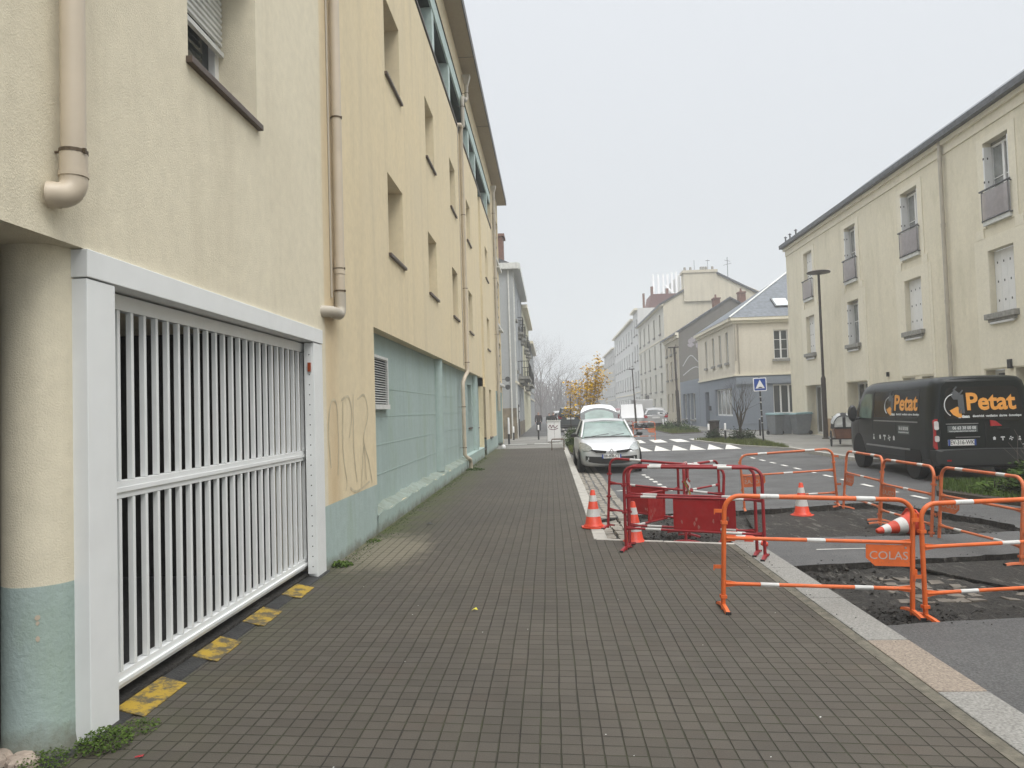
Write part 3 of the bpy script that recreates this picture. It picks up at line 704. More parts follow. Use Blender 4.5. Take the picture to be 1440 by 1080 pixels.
# faded tag on the pillar
gm = plain('faded_spray', (.545, .475, .33), .9, var=.2)
def strokes(fr, lines, w_, d0, mat, name, parent, th=.002):
    mb = MB()
    for L in lines:
        Lp = [Vector((a, c, 0)) for a, c in L]; S = []
        for i in range(len(Lp)-1):
            p0 = Lp[max(i-1, 0)]; p1_ = Lp[i]; p2_ = Lp[i+1]; p3_ = Lp[min(i+2, len(Lp)-1)]
            for k in range(5):
                t_ = k/5; S.append(.5*((2*p1_)+(p2_-p0)*t_+(2*p0-5*p1_+4*p2_-p3_)*t_*t_+(3*p1_-p0-3*p2_+p3_)*t_**3))
        S.append(Lp[-1])
        for i in range(len(S)-1):
            a, c = S[i], S[i+1]; v = c-a
            if v.length < 1e-6: continue
            n_ = Vector((-v.y, v.x, 0)).normalized()*w_/2; v = v.normalized()*w_*.25
            q = [a-v-n_, c+v-n_, c+v+n_, a-v+n_]
            dd = d0+.0004*(i % 3)
            mb.quad(*[fr.p(k.x, k.y, dd) for k in q])
    o = mb.build(name, mat, fix=False); o.parent = parent
    if parent is lb: o.matrix_parent_inverse = Matrix.Translation((2.6, -17, 0))
    return o
strokes(LB, [[(7.85, 1.05), (7.78, 1.45), (7.9, 1.75), (8.1, 1.72), (8.15, 1.3), (8.1, .95)], [(8.35, 1.75), (8.32, 1.2), (8.45, .85), (8.4, .75)], [(8.3, 1.78), (8.6, 1.82), (8.72, 1.62), (8.6, 1.35)], [(8.8, 1.85), (8.78, 1.2), (8.9, .8)], [(9.0, 1.8), (9.35, 1.85), (9.5, 1.6), (9.25, 1.3), (9.5, 1.0), (9.65, .72)], [(9.1, .72), (9.25, 1.2), (9.35, .78)], [(8.6, .75), (8.9, .68), (9.5, .74)]], .028, .003, gm, 'faded_tag', lb)

# ------------------------------------------------------------------ garage gate
gt = thing('garage_gate', 'white slatted metal garage gate in a white frame set into the beige building', 'gate', (-2.45, 5.6, 0))
mb = MB(); mb.box(-2.72, -2.352, 3.655, 3.90, .0, 2.345); mb.box(-2.72, -2.345, 3.65, 7.575, 2.352, 2.497)
mb.box(-2.45, -2.352, 7.29, 7.57, 0, 2.345)
pbuild(mb, 'gate_frame', M['white'], gt, bevel=.004)
mb = MB(); mb.box(-2.53, -2.47, 3.91, 7.45, .10, .19); mb.box(-2.52, -2.455, 3.91, 7.45, .125, .15)
for z0, z1 in ((1.165, 1.265), (2.25, 2.34)): mb.box(-2.53, -2.47, 3.91, 7.45, z0, z1)
mb.box(-2.53, -2.47, 7.38, 7.45, .19, 2.25); mb.box(-2.465, -2.46, 3.91, 7.45, 1.20, 1.23)
lf = pbuild(mb, 'gate_leaf', M['white'], gt, bevel=.003)
for i in range(24):
    y = 4.115+i*.1388; mb = MB()
    mb.box(-2.503, -2.470, y-.001, y+.027, .192, 1.163); mb.box(-2.503, -2.470, y-.001, y+.027, 1.267, 2.248)
    pbuild(mb, 'bar', M['white'], gt, bevel=.002)
mb = MB(); mb.box(-2.44, -2.40, 7.262, 7.289, .05, 2.3); mb.box(-2.44, -2.36, 7.255, 7.262, .05, 2.3)
o = pbuild(mb, 'guide_rail', M['white'], gt)
for i in range(22): mb = MB(); mb.lathe([(.006, 0), (.006, .003)], 8, (-2.39, 7.253, .12+i*.1), 'y'); pbuild(mb, 'rivet', M['dark'], gt)
mb = MB(); mb.box(-2.40, -2.37, 7.235, 7.254, 2.05, 2.14); pbuild(mb, 'amber_reflector', plain('amber', (.30, .05, .01), .3, var=0), gt)
mb = MB(); mb.box(-2.62, -2.44, 3.9, 7.4, -.009, .045); pbuild(mb, 'ground_track', M['asph_hole'], gt)
# black and yellow threshold
mb = MB(); V = []
mb.hexa([(-2.53, 3.68, -.02), (-2.31, 3.68, -.02), (-2.31, 7.6, -.02), (-2.53, 7.6, -.02), (-2.50, 3.68, .034), (-2.33, 3.68, .010), (-2.33, 7.6, .010), (-2.50, 7.6, .034)])
th_ = struct('threshold', mb, plain('threshold_black', (.022, .022, .021), .6, var=.5, scale=12, bump=.6))
m, nt, b = newmat('worn_yellow'); f = ramp(nt, noise(nt, 9, 7, .75), .44, .56)
nt.links.new(mixc(nt, f, (.085, .07, .04), (.37, .245, .02)), b.inputs['Base Color']); b.inputs['Roughness'].default_value = .7; M['yel'] = m
mb = MB()
for y0, y1 in ((3.98, 4.47), (4.86, 5.28), (5.66, 6.08), (6.50, 6.90)):
    mb.hexa([(-2.497, y0+.04, .030), (-2.25, y0-.02, .002), (-2.26, y1-.02, .002), (-2.497, y1+.04, .030), (-2.495, y0+.04, .0385), (-2.25, y0-.02, .0055), (-2.26, y1-.02, .0055), (-2.495, y1+.04, .0385)])
struct('yellow_marking', mb, M['yel'])

# ------------------------------------------------------------------ right cream building
RB = Fr((12.6, 0, 0), (0, 1, 0), (-1, 0, 0))
rb = thing('terraced_house_block', 'long three storey cream house block with small iron window guards behind the black van', 'building', (14, 25, 0))
def rbuild(mb, name, m, parent=None, **k):
    o = mb.build(name, m, **k); o.parent = parent or rb
    if not parent: o.matrix_parent_inverse = Matrix.Translation((-14, -25, 0))
    return o
cols_ = [(35.5, 36.65), (30.5, 31.62), (25.42, 26.6), (20.44, 21.6), (15.35, 16.5), (10.3, 11.45)]
ops = []
for a, b_ in cols_: ops += [(a, b_, 6.57, 8.82, .22), (a, b_, 3.93, 5.73, .22)]
gops = [(34.94, 37.04, 0.02, 2.38, .45), (30.02, 32.06, .95, 2.36, .45), (26.18, 27.06, 1.1, 2.34, .3), (24.9, 25.71, 1.1, 2.34, .3), (21.14, 22.04, 1.1, 2.36, .3), (18.9, 20.67, .02, 2.36, .6), (14.9, 16.9, .9, 2.36, .3)]
w = MB(); RB.wall(w, -2, 39.3, 0, 9.62, ops+gops)
w.quad(RB.p(39.3, 0, 0), RB.p(39.3, 9.62, 0), RB.p(39.3, 9.62, -9), RB.p(39.3, 0, -9))
rbuild(w, 'wall', M['wallR'], fix=False)
mb = MB(); RB.wall(mb, -2, 39.3, 9.24, 9.62, [], d=.035); mb.quad(RB.p(-2, 9.24, 0), RB.p(39.3, 9.24, 0), RB.p(39.3, 9.24, .035), RB.p(-2, 9.24, .035))
RB.box(mb, -2, 39.38, 9.52, 9.66, .036, .13); rbuild(mb, 'cornice', M['trimR'], fix=False)
mb = MB(); RB.box(mb, -2, 39.45, 9.66, 9.72, .0, .30); RB.box(mb, -2, 39.45, 9.72, 9.86, .16, .30); RB.box(mb, -2, 39.42, 9.722, 9.79, .0, .159); rbuild(mb, 'gutter', M['zinc'], bevel=.01)
mb = MB(); P = [RB.p(-2, 9.8, .2), RB.p(-2, 13.2, -4.6), RB.p(-2, 9.8, -9.4)]; mb.prism(P, RB.u*41.4); rbuild(mb, 'roof', M['slate'])
# small vents on the ridge end
for u in (37.3, 38.2, 38.9): mb = MB(); mb.lathe([(.04, 9.85), (.04, 10.15), (.09, 10.17), (.0, 10.25)], 8, (12.5, u, 0)); rbuild(mb, 'roof_vent', M['zinc'])
for a, b_ in cols_:
    mb = MB()   # raised surround: lower pilaster strips, shoulder blocks, upper frame
    for u0, u1 in ((a-.50, a), (b_, b_+.50)):
        if not (a > 35 and False): RB.box(mb, u0, u1, 2.40, 6.12, .0, .022)
    RB.box(mb, a, b_, 5.73, 6.12, 0, .022); RB.box(mb, a, b_, 2.40, 3.93, 0, .022)
    for u0, u1 in ((a-.5, a-.14), (b_+.14, b_+.5)): RB.box(mb, u0, u1, 6.12, 6.4, 0, .03)
    for u0, u1 in ((a-.3, a), (b_, b_+.3)): RB.box(mb, u0, u1, 6.401, 9.0, 0, .022)
    RB.box(mb, a, b_, 8.82, 9.0, 0, .022)
    for g0, g1 in ((a-.66, a-.5), (b_+.5, b_+.66)): RB.box(mb, g0, g1, .02, 6.12, 0, .012)
    rbuild(mb, 'window_surround', M['trimR'])
def shutter_leaf(mb, u0, u1, z0, z1, d0, d1):
    RB.box(mb, u0, u1, z0, z1, d0, d1)
def rwin(a, b_, z0, z1, mode, sillk):
    """mode: 'shut' closed white shutters, 'open' folded shutter on the far reveal with the window showing"""
    dep = .2
    if mode == 'shut':
        mb = MB(); n_ = 4; wd = (b_-a)/n_
        for i in range(n_): RB.box(mb, a+i*wd+.004, a+(i+1)*wd-.004, z0+.02, z1-.03, -dep+.02, -dep+.05)
        wn = rbuild(mb, 'closed_shutter', M['pvc'], bevel=.003)
        for i in range(n_):
            for k in range(3): mb = MB(); z = z0+(z1-z0)*(.2+.3*k); RB.box(mb, a+i*wd+wd*.45, a+i*wd+wd*.55, z-.03, z+.03, -dep+.049, -dep+.06); o = mb.build('hinge', M['ink']); o.parent = wn
    else:
        mb = MB(); e = .06; zt = z1-.1
        m_ = (a+b_)/2
        for u0, u1, c0, c1 in ((a+.02, a+.02+e, z0, zt), (b_-.02-e, b_-.02, z0, zt), (m_-.05, m_+.05, z0+e, zt-e), (a+e, b_-e, z0, z0+e), (a+e, b_-e, zt-e, zt)): RB.box(mb, u0, u1, c0, c1, -dep-.06, -dep)
        for u0, u1 in ((a+.02+e, m_-.05), (m_+.05, b_-.02-e)):
            z = z0+(zt-z0)*.56; RB.box(mb, u0, u1, z-.012, z+.012, -dep-.05, -dep-.012)
        wn = rbuild(mb, 'window', M['pvc'])
        mb = MB(); RB.box(mb, a, b_, z0, zt, -dep-.045, -dep-.035); o = mb.build('pane', M['glassc']); o.parent = wn
        mb = MB(); RB.box(mb, a, b_, zt, z1, -dep-.1, -dep-.02); o = mb.build('shutter_box', M['stone']); o.parent = wn
        mb = MB(); RB.box(mb, b_-.075, b_-.012, z0+.02, z1-.12, -.19, .03)
        mb2 = MB(); RB.box(mb2, a+.012, a+.05, z0+.02, z1-.12, -.19, .02)
        s_ = mb.build('folded_shutter', M['pvc']); s_.parent = wn
        s_ = mb2.build('folded_shutter', M['pvc']); s_.parent = wn
        for k in range(3):
            z = z0+(z1-z0)*(.2+.3*k); mb = MB(); RB.box(mb, b_-.079, b_-.074, z-.03, z+.03, -.08, -.05); o = mb.build('hinge', M['ink']); o.parent = wn
            mb = MB(); RB.box(mb, b_-.07, b_-.02, z-.03, z+.03, .029, .04); o = mb.build('hinge', M['ink']); o.parent = wn
    if sillk == 'stone':
        mb = MB(); RB.box(mb, a-.12, b_+.12, z0-.16, z0-.0, -.2, .16); RB.box(mb, a-.02, b_+.02, z0-.24, z0-.161, -.01, .11)
        rbuild(mb, 'window_sill', M['stone'], bevel=.01)
        mb = MB(); mb.tube([RB.p(a+.06, z0-.27, .07), RB.p(b_-.06, z0-.27, .07)], .035, 8)
        rbuild(mb, 'sill_drip', M['signwhite'])
    elif sillk == 'guard':
        mb = MB(); RB.box(mb, a-.04, b_+.04, z0-.12, z0, -.2, .09); rbuild(mb, 'window_sill', M['whiteold'])
        zt = z0+.88
        mb = MB(); mb.tube([RB.p(a-.12, zt, .10), RB.p(b_+.12, zt, .10)], .028, 8); mb.tube([RB.p(a-.05, z0+.02, .1), RB.p(b_+.05, z0+.02, .1)], .022, 8)
        for u in (a-.03, b_+.03): mb.tube([RB.p(u, z0+.02, .1), RB.p(u, zt, .1)], .012, 6)
        for u in (a-.06, b_+.06):
            mb.tube([RB.p(u, zt, .1), RB.p(u, zt-.05, -.0)], .02, 6); mb.tube([RB.p(u, z0, .1), RB.p(u, z0, 0)], .02, 6)
        gd = rbuild(mb, 'window_guard', M['zinc'])
        mb = MB(); RB.box(mb, a-.05, b_+.05, z0+.05, zt-.06, .093, .105); o = mb.build('guard_panel', M['guardp']); o.parent = gd
M['guardp'] = plain('smoked_panel', (.40, .36, .36), .35, var=.12, alpha=.52)
modes = ['shut', 'open', 'open', 'open', 'open', 'shut']; modes2 = ['shut', 'open', 'shut', 'shut', 'shut', 'open']
for i, (a, b_) in enumerate(cols_):
    rwin(a, b_, 6.57, 8.82, modes[i], 'guard'); rwin(a, b_, 3.93, 5.73, modes2[i], 'stone')
# ground floor infill
def gdoor(a, b_, z0, z1, dep, name, leafm, split=2, sill=False):
    mb = MB(); e = .09; RB.box(mb, a, a+e, z0, z1, -dep-.06, -dep+.01); RB.box(mb, b_-e, b_, z0, z1, -dep-.06, -dep+.01); RB.box(mb, a+e, b_-e, z1-e, z1, -dep-.06, -dep+.01)
    RB.box(mb, a+e, b_-e, z0, z0+(.12 if not sill else .06), -dep-.06, -dep+.01)
    for k in range(1, split): u = a+(b_-a)*k/split; RB.box(mb, u-.05, u+.05, z0+.1, z1-e, -dep-.055, -dep+.005)
    o = rbuild(mb, name, leafm); mb = MB(); RB.box(mb, a, b_, z0, z1, -dep-.05, -dep-.03); q = mb.build('pane', M['glass']); q.parent = o
    if sill:
        mb = MB(); RB.box(mb, a-.05, b_+.05, z0-.08, z0, -.3, .05); rbuild(mb, 'window_sill', M['whiteold'])
gdoor(34.94, 37.04, .02, 2.38, .45, 'glazed_door', M['pvc'], 3)
gdoor(30.02, 32.06, .95, 2.36, .45, 'window', M['pvc'], 3, True)
for a, b_ in ((26.18, 27.06), (24.9, 25.71), (21.14, 22.04)): gdoor(a, b_, 1.1, 2.35, .28, 'window', M['pvc'], 1, True)
gdoor(18.9, 20.67, .02, 2.36, .58, 'garage_door', M['whiteold'], 2); gdoor(14.9, 16.9, .9, 2.36, .28, 'window', M['pvc'], 2, True)
M['ochre'] = plain('ochre_tile', (.36, .26, .16), .8, var=.15)
for u0, u1 in ((37.05, 37.9), (32.1, 34.9), (29.0, 30.0)): mb = MB(); RB.box(mb, u0, u1, .02, .82, 0, .012); rbuild(mb, 'tiled_base', M['ochre'])
mb = MB(); mb.tube([RB.p(23.68, 9.66, .12), RB.p(23.68, .4, .12)], .06, 12)
for z in (9.1, 7.0, 4.6, 3.2): mb.lathe([(.07, z-.06), (.07, z+.06)], 12, (12.48, 23.68, 0))
rbuild(mb, 'downpipe', M['pipeg'], smooth=True)
for q_ in ((20.75, 20.9, 2.35, 2.6), (28.1, 28.2, 2.45, 2.62)): mb = MB(); RB.box(mb, *q_, 0, .08); rbuild(mb, 'wall_lamp', M['blackpl'])

# ------------------------------------------------------------------ corner house with blue-grey shop
CX, CY = 11.2, 45.2
ch = thing('corner_house', 'cream two storey corner house with slate hip roof and blue grey shop front', 'building', (14, 50, 0))
def cbuild(mb, name, m, parent=None, root=ch, **k):
    o = mb.build(name, m, **k); o.parent = parent or root
    if not parent: o.matrix_parent_inverse = Matrix.Translation(-Vector(root.location))
    return o
FF = Fr((CX, CY, 0), (1, 0, 0), (0, -1, 0)); FS = Fr((CX, CY, 0), (0, 1, 0), (-1, 0, 0))
w = MB(); FF.wall(w, 0, 9, 3.28, 6.75, [(2.35, 3.22, 4.25, 6.0, .16)]); FS.wall(w, 0, 10.9, 3.28, 6.75, [(u, u+.62, 4.2, 6.1, .16) for u in (1.5, 3.4, 5.4, 7.7)])
cbuild(w, 'wall', stucco('pinkish_cream', (.70, .65, .54), (.34, .30, .22), .35, .4, bump=.2), fix=False)
w = MB(); FF.wall(w, 0, 9, 0, 3.28, [(2.2, 3.62, .95, 2.72, .2)]); FS.wall(w, 0, 10.9, 0, 3.28, [(1.0, 5.6, .85, 2.6, .2), (7.6, 8.9, .1, 2.5, .6)], backs=False)
FF.box(w, 0, 9, 2.78, 3.2, 0, .1); cbuild(w, 'shop_front', M['bluegrey'], fix=False)
mb = MB(); FF.box(mb, -.06, 9, 3.28, 3.38, 0, .09); FS.box(mb, -.06, 10.9, 3.28, 3.38, 0, .09)
FF.box(mb, -.1, 9, 6.45, 6.62, 0, .12); FF.box(mb, -.22, 9, 6.62, 6.8, 0, .28); FS.box(mb, .001, 10.9, 6.45, 6.62, 0, .12); FS.box(mb, .001, 10.9, 6.62, 6.8, 0, .28)
cbuild(mb, 'cornice', M['trimR'])
mb = MB(); x0, y0, z0 = CX-.3, CY-.3, 6.8; D_ = 11.5; t_ = 5.4; zz = 10.4
mb.add([(x0, y0, z0), (x0+16, y0, z0), (x0+16, y0+D_, z0), (x0, y0+D_, z0), (x0+t_, y0+t_+.3, zz), (x0+12, y0+t_+.3, zz)], [(0, 1, 5, 4), (0, 4, 3), (3, 4, 5, 2), (1, 2, 5), (0, 3, 2, 1)])
rf = cbuild(mb, 'roof', M['slate'])
mb = MB(); mb.tube([(x0, y0, z0+.02), (x0+t_, y0+t_+.3, zz+.03)], .055, 6); o = mb.build('ridge_strip', M['whiteold']); o.parent = rf; o.matrix_parent_inverse = Matrix.Identity(4)
mb = MB(); sx = 13.95
nrm = Vector((0, -(zz-z0), t_+.3)).normalized()
def rp(x, s_, h): return Vector((x, y0, z0))+Vector((0, t_+.3, zz-z0)).normalized()*s_+nrm*h
mb.hexa([rp(sx, 1.2, .0), rp(sx+1.0, 1.2, .0), rp(sx+1.0, 2.4, .0), rp(sx, 2.4, .0), rp(sx, 1.2, .1), rp(sx+1.0, 1.2, .1), rp(sx+1.0, 2.4, .1), rp(sx, 2.4, .1)])
sk = mb.build('skylight', M['zinc']); sk.parent = rf
mb = MB(); mb.hexa([rp(sx+.1, 1.3, .1), rp(sx+.9, 1.3, .1), rp(sx+.9, 2.3, .1), rp(sx+.1, 2.3, .1), rp(sx+.1, 1.3, .115), rp(sx+.9, 1.3, .115), rp(sx+.9, 2.3, .115), rp(sx+.1, 2.3, .115)])
o = mb.build('pane', M['glasssky'] if 'glasssky' in M else plain('bright_glass', (.55, .6, .6), .1, var=0)); o.parent = sk
def cwin(fr, a, b_, z0, z1, dep, root, mull=1, bars=2, m='pvc', g='glass', sill=True, e=.06):
    mb = MB()
    for u0, u1, c0, c1 in ((a, a+e, z0, z1), (b_-e, b_, z0, z1), (a+e, b_-e, z0, z0+e), (a+e, b_-e, z1-e, z1)): fr.box(mb, u0, u1, c0, c1, -dep-.05, -dep+.01)
    for k in range(mull): u = a+(b_-a)*(k+1)/(mull+1); fr.box(mb, u-.045, u+.045, z0+e, z1-e, -dep-.05, -dep+.01)
    for k in range(bars):
        z = z0+(z1-z0)*(k+1)/(bars+1)
        for j in range(mull+1):
            u0 = a+e if j == 0 else a+(b_-a)*j/(mull+1)+.045; u1 = b_-e if j == mull else a+(b_-a)*(j+1)/(mull+1)-.045
            fr.box(mb, u0, u1, z-.015, z+.015, -dep-.04, -dep)
    o = cbuild(mb, 'window', M[m], root=root)
    mb = MB(); fr.box(mb, a, b_, z0, z1, -dep-.045, -dep-.03); q = mb.build('pane', M[g]); q.parent = o
    if sill: mb = MB(); fr.box(mb, a-.1, b_+.1, z0-.14, z0, -.1, .12); q = mb.build('sill', M['stone']); q.parent = o
    return o
cwin(FF, 2.35, 3.22, 4.25, 6.0, .1, ch, 1, 2); cwin(FF, 2.2, 3.62, .95, 2.72, .15, ch, 2, 0, sill=False, e=.08)
for u in (1.5, 3.4, 5.4, 7.7): cwin(FS, u, u+.62, 4.2, 6.1, .1, ch, 0, 0, m='whiteold')
cwin(FS, 1.0, 5.6, .85, 2.6, .15, ch, 3, 0, sill=False, e=.1, g='glassc'); cwin(FS, 7.6, 8.9, .1, 2.5, .5, ch, 0, 0, sill=False)
mb = MB(); FS.box(mb, 7.0, 7.3, 1.2, 1.5, 0, .15); cbuild(mb, 'letter_box', M['zinc'])
mb = MB(); FF.box(mb, 0, 2.1, .0, .38, 0, .05); FF.box(mb, 0, 9, .381, .42, 0, .07); cbuild(mb, 'plinth', M['bluegrey'])
mb = MB(); mb.tube([FF.p(.25, 6.4, .06), FF.p(.25, 3.4, .06)], .04, 6); mb.tube([FF.p(.05, 6.4, .1), FF.p(.05, 4.2, .1)], .05, 6); cbuild(mb, 'downpipe', M['pipeg'])

# low shop between
ls = thing('low_shop', 'low blue grey shop with white framed glazing wedged against the grey gable', 'building', (13, 60, 0))
w = MB(); FS.wall(w, 10.95, 19.0, 0, 3.6, [(12.6, 14.3, .5, 2.55, .25), (14.6, 15.9, .1, 2.55, .3), (16.2, 17.9, .5, 2.55, .25)]); w.quad(FS.p(10.95, 3.6, 0), FS.p(19, 3.6, 0), FS.p(19, 3.6, -3), FS.p(10.95, 3.6, -3))
cbuild(w, 'wall', M['bluegrey'], root=ls, fix=False)
for a, b_, z in ((12.6, 14.3, .5), (14.6, 15.9, .1), (16.2, 17.9, .5)): cwin(FS, a, b_, z, 2.55, .2, ls, 0, 0, sill=z > .2, m='whiteold', g='glassc')

# grey gabled house
gh = thing('gabled_house', 'narrow house with dark grey graffiti painted gable beside the low blue grey shop', 'building', (14, 68, 0))
GF = Fr((CX, 64.2, 0), (1, 0, 0), (0, -1, 0))
mb = MB(); mb.add([GF.p(0, 0), GF.p(9.2, 0), GF.p(9.2, 7.9), GF.p(4.5, 10.75), GF.p(0, 7.9)], [(0, 1, 2, 3, 4)])
cbuild(mb, 'gable_wall', stucco('dark_grey_render', (.175, .165, .145), (.11, .105, .09), .3, .6, bump=.3), root=gh, fix=False)
GS = Fr((CX, 64.2, 0), (0, 1, 0), (-1, 0, 0)); w = MB()
ho = [(u, u+.9, z0, z1, .15) for u in (1.2, 3.6, 6.0) for z0, z1 in ((1, 2.7), (4.0, 5.6), (6.3, 7.0))]
GS.wall(w, 0, 7.6, 0, 7.9, ho); cbuild(w, 'wall', stucco('worn_tan', (.52, .47, .37), (.26, .24, .19), .5, .6, bump=.3), root=gh, fix=False)
for a, b_, z0, z1, _ in ho: cwin(GS, a, b_, z0, z1, .12, gh, 0, 0, m='pvc' if z0 < 6 else 'whiteold', sill=z0 > 3)
mb = MB(); GS.box(mb, -.15, 7.6, 7.7, 7.9, 0, .3); GS.box(mb, -.15, 7.6, 7.45, 7.699, 0, .15); cbuild(mb, 'cornice', M['trimR'], root=gh)
mb = MB(); P = [GF.p(-.4, 7.85, .1), GF.p(4.5, 10.85, .1), GF.p(9.6, 7.85, .1), GF.p(9.6, 7.70, .1), GF.p(4.5, 10.68, .1), GF.p(-.4, 7.7, .1)]; mb.prism(P, (0, 7.9, 0)); rf = cbuild(mb, 'roof', M['zinc'], root=gh)
for x, y, h in ((15.0, 66, 10.95), (16.95, 64.9, 11.25)):
    mb = MB(); mb.box(x-.25, x+.3, y, y+.8, 8.5, h); mb.box(x-.3, x+.35, y-.06, y+.86, h, h+.12)
    mb.lathe([(.1, h+.12), (.08, h+.45)], 8, (x, y+.45, 0)); o = mb.build('chimney', M['brick']); o.parent = rf
gwm = plain('spray_white', (.42, .42, .42), .8, var=.15)
strokes(GF, [[(.3, 5.0), (1.0, 5.9), (1.8, 5.2), (2.6, 5.9), (4.4, 5.9)], [(.3, 4.2), (1.4, 4.9), (2.6, 4.3), (3.2, 4.9), (4.6, 4.7)], [(1.8, 5.2), (2.4, 4.6), (3.2, 5.4), (3.8, 4.9)]], .07, .01, gwm, 'graffiti', gh).matrix_parent_inverse = Matrix.Translation(-Vector(gh.location))
mb = MB()
for k in range(14):
    cx_, cz_ = 1.0+random.random()*1.3+(1.7 if k > 8 else 0), 6.6+random.random()*.8
    P = [GF.p(cx_+.28*math.cos(a)*random.uniform(.6, 1.2), cz_+.24*math.sin(a)*random.uniform(.6, 1.2), .006+.002*k) for a in [i*math.pi/4 for i in range(8)]]
    mb.add(P, [tuple(range(8))])
cbuild(mb, 'graffiti', plain('spray_lilac', (.33, .30, .31), .8, var=.2), root=gh, fix=False)

# big house with chimney block
bh = thing('tall_house', 'large cream three storey house with plain gable and broad chimney block', 'building', (15, 80, 0))
BF = Fr((CX, 71.8, 0), (1, 0, 0), (0, -1, 0)); BS = Fr((CX, 71.8, 0), (0, 1, 0), (-1, 0, 0))
mb = MB(); mb.add([BF.p(0, 0), BF.p(9.6, 0), BF.p(9.6, 12.2), BF.p(5.0, 14.3), BF.p(2.0, 13.0), BF.p(0, 11.5)], [(0, 1, 2, 3, 4, 5)])
cbuild(mb, 'gable_wall', stucco('sandy_gable', (.62, .57, .45), (.33, .30, .24), .5, .5, bump=.2), root=bh, fix=False)
w = MB(); ho = [(u, u+1.0, z0, z1, .2) for u in (2.1, 6.2, 10.4, 14.4, 18.2) for z0, z1 in ((8.8, 10.7), (5.6, 7.9), (3.1, 4.9))]+[(7.5, 8.6, 0, 2.4, .2), (12.5, 16.5, 0, 2.9, .4), (18, 19.3, .8, 2.6, .2), (3, 4.1, .2, 2.4, .2)]
BS.wall(w, 0, 20.4, 0, 11.5, ho); cbuild(w, 'wall', stucco('pale_facade', (.66, .64, .56), (.38, .37, .32), .4, .4, bump=.2), root=bh, fix=False)
for a, b_, z0, z1, _ in ho: cwin(BS, a, b_, z0, z1, .15, bh, 0, 0, m='stone', sill=3 < z0)
mb = MB(); BS.box(mb, -.1, 20.4, 11.3, 11.5, 0, .35); BS.box(mb, 0, 20.4, 8.1, 8.2, 0, .06); cbuild(mb, 'cornice', M['trimR'], root=bh)
mb = MB(); P = [BF.p(-.4, 11.5, .15), BF.p(5, 14.5, .15), BF.p(10, 11.8, .15), BF.p(10, 11.6, .15), BF.p(5, 14.3, .15), BF.p(-.4, 11.3, .15)]; mb.prism(P, (0, 20.5, 0)); rf = cbuild(mb, 'roof', M['zinc'], root=bh)
mb = MB(); mb.box(13.2, 16.35, 71.6, 72.9, 11.6, 14.35); mb.box(13.1, 16.45, 71.5, 73.0, 14.35, 14.6); o = mb.build('chimney', bpy.data.materials['sandy_gable']); o.parent = rf
mb = MB()
for x in (13.45, 14.0, 15.0, 15.25, 15.5, 16.1): mb.lathe([(.13, 14.6), (.11, 15.0)], 8, (x, 72.2, 0))
q = mb.build('chimney_pot', M['stone']); q.parent = o
mb = MB(); mb.tube([(18.0, 74, 12.4), (18.0, 74, 16.2)], .03, 5); mb.tube([(17.6, 74, 15.4), (18.4, 74, 15.6)], .02, 4); mb.tube([(17.7, 73.9, 15.9), (18.3, 74.1, 15.8)], .02, 4)
q = mb.build('aerial', M['zinc']); q.parent = rf
mb = MB(); mb.tube([(14.4, 72.3, 14.6), (14.4, 72.3, 15.7)], .02, 5); mb.tube([(15.7, 72.3, 14.6), (15.7, 72.3, 15.7)], .02, 5); mb.tube([(15.5, 72.3, 15.6), (15.9, 72.3, 15.6)], .03, 5); q = mb.build('aerial', M['zinc']); q.parent = rf

def block(name, label, y0, y1, h, mat, floors, cols_n, roofm=None, roofh=0, x0=11.2, x1=22, side=-1, balc=False):
    rt = thing(name, label, 'building', ((x0+x1)/2, (y0+y1)/2, 0))
    fs = Fr((x0, y0, 0), (0, 1, 0), (-1 if side < 0 else 1, 0, 0)); ff = Fr((x0, y0, 0), (1 if side < 0 else -1, 0, 0), (0, -1, 0)); Wd = abs(x1-x0); L = y1-y0
    ho = []; fh = (h-.8)/floors; pw = L/cols_n
    for f_ in range(floors):
        for c_ in range(cols_n):
            u = pw*(c_+.5); ho.append((u-.5, u+.5, f_*fh+(.9 if f_ else .3), f_*fh+fh*.88, .18))
    w = MB(); fs.wall(w, 0, L, -.6, h, ho); w.quad(ff.p(0, -.6), ff.p(Wd, -.6), ff.p(Wd, h), ff.p(0, h)); w.quad(ff.p(0, 0, -L), ff.p(Wd, 0, -L), ff.p(Wd, h, -L), ff.p(0, h, -L))
    w.quad(fs.p(0, h), fs.p(L, h), fs.p(L, h, -Wd), fs.p(0, h, -Wd))
    cbuild(w, 'wall', mat, root=rt, fix=False)
    for a, b_, z0, z1, _ in ho: cwin(fs, a, b_, z0, z1, .12, rt, 0, 0, m='stone', g='glass', sill=z0 > 2)
    mb = MB(); fs.box(mb, -.1, L, h-.25, h, 0, .4); fs.box(mb, 0, L, fh*1.0+.1, fh*1.0+.22, 0, .08); cbuild(mb, 'cornice', M['trimR'], root=rt)
    if roofm:
        mb = MB(); mb.prism([ff.p(0, h), ff.p(Wd/2, h+roofh), ff.p(Wd, h)], (0, L, 0)); cbuild(mb, 'roof', roofm, root=rt)
    return rt, fs
pale = stucco('pale_grey_render', (.60, .60, .57), (.36, .36, .34), .4, .4, bump=.1)
pale2 = stucco('white_render', (.68, .68, .65), (.42, .42, .4), .35, .35, bump=.1)
a_, _ = block('town_house', 'flat fronted white house with steep red tiled roof beyond the chimney block', 92.4, 97.6, 13.9, pale2, 4, 2)
mb = MB(); mb.prism([(12.6, 92.5, 13.9), (13.0, 92.5, 15.6), (16.2, 92.5, 15.6), (17, 92.5, 13.9)], (0, 4.5, 0)); cbuild(mb, 'roof', M['redtile'], root=a_)
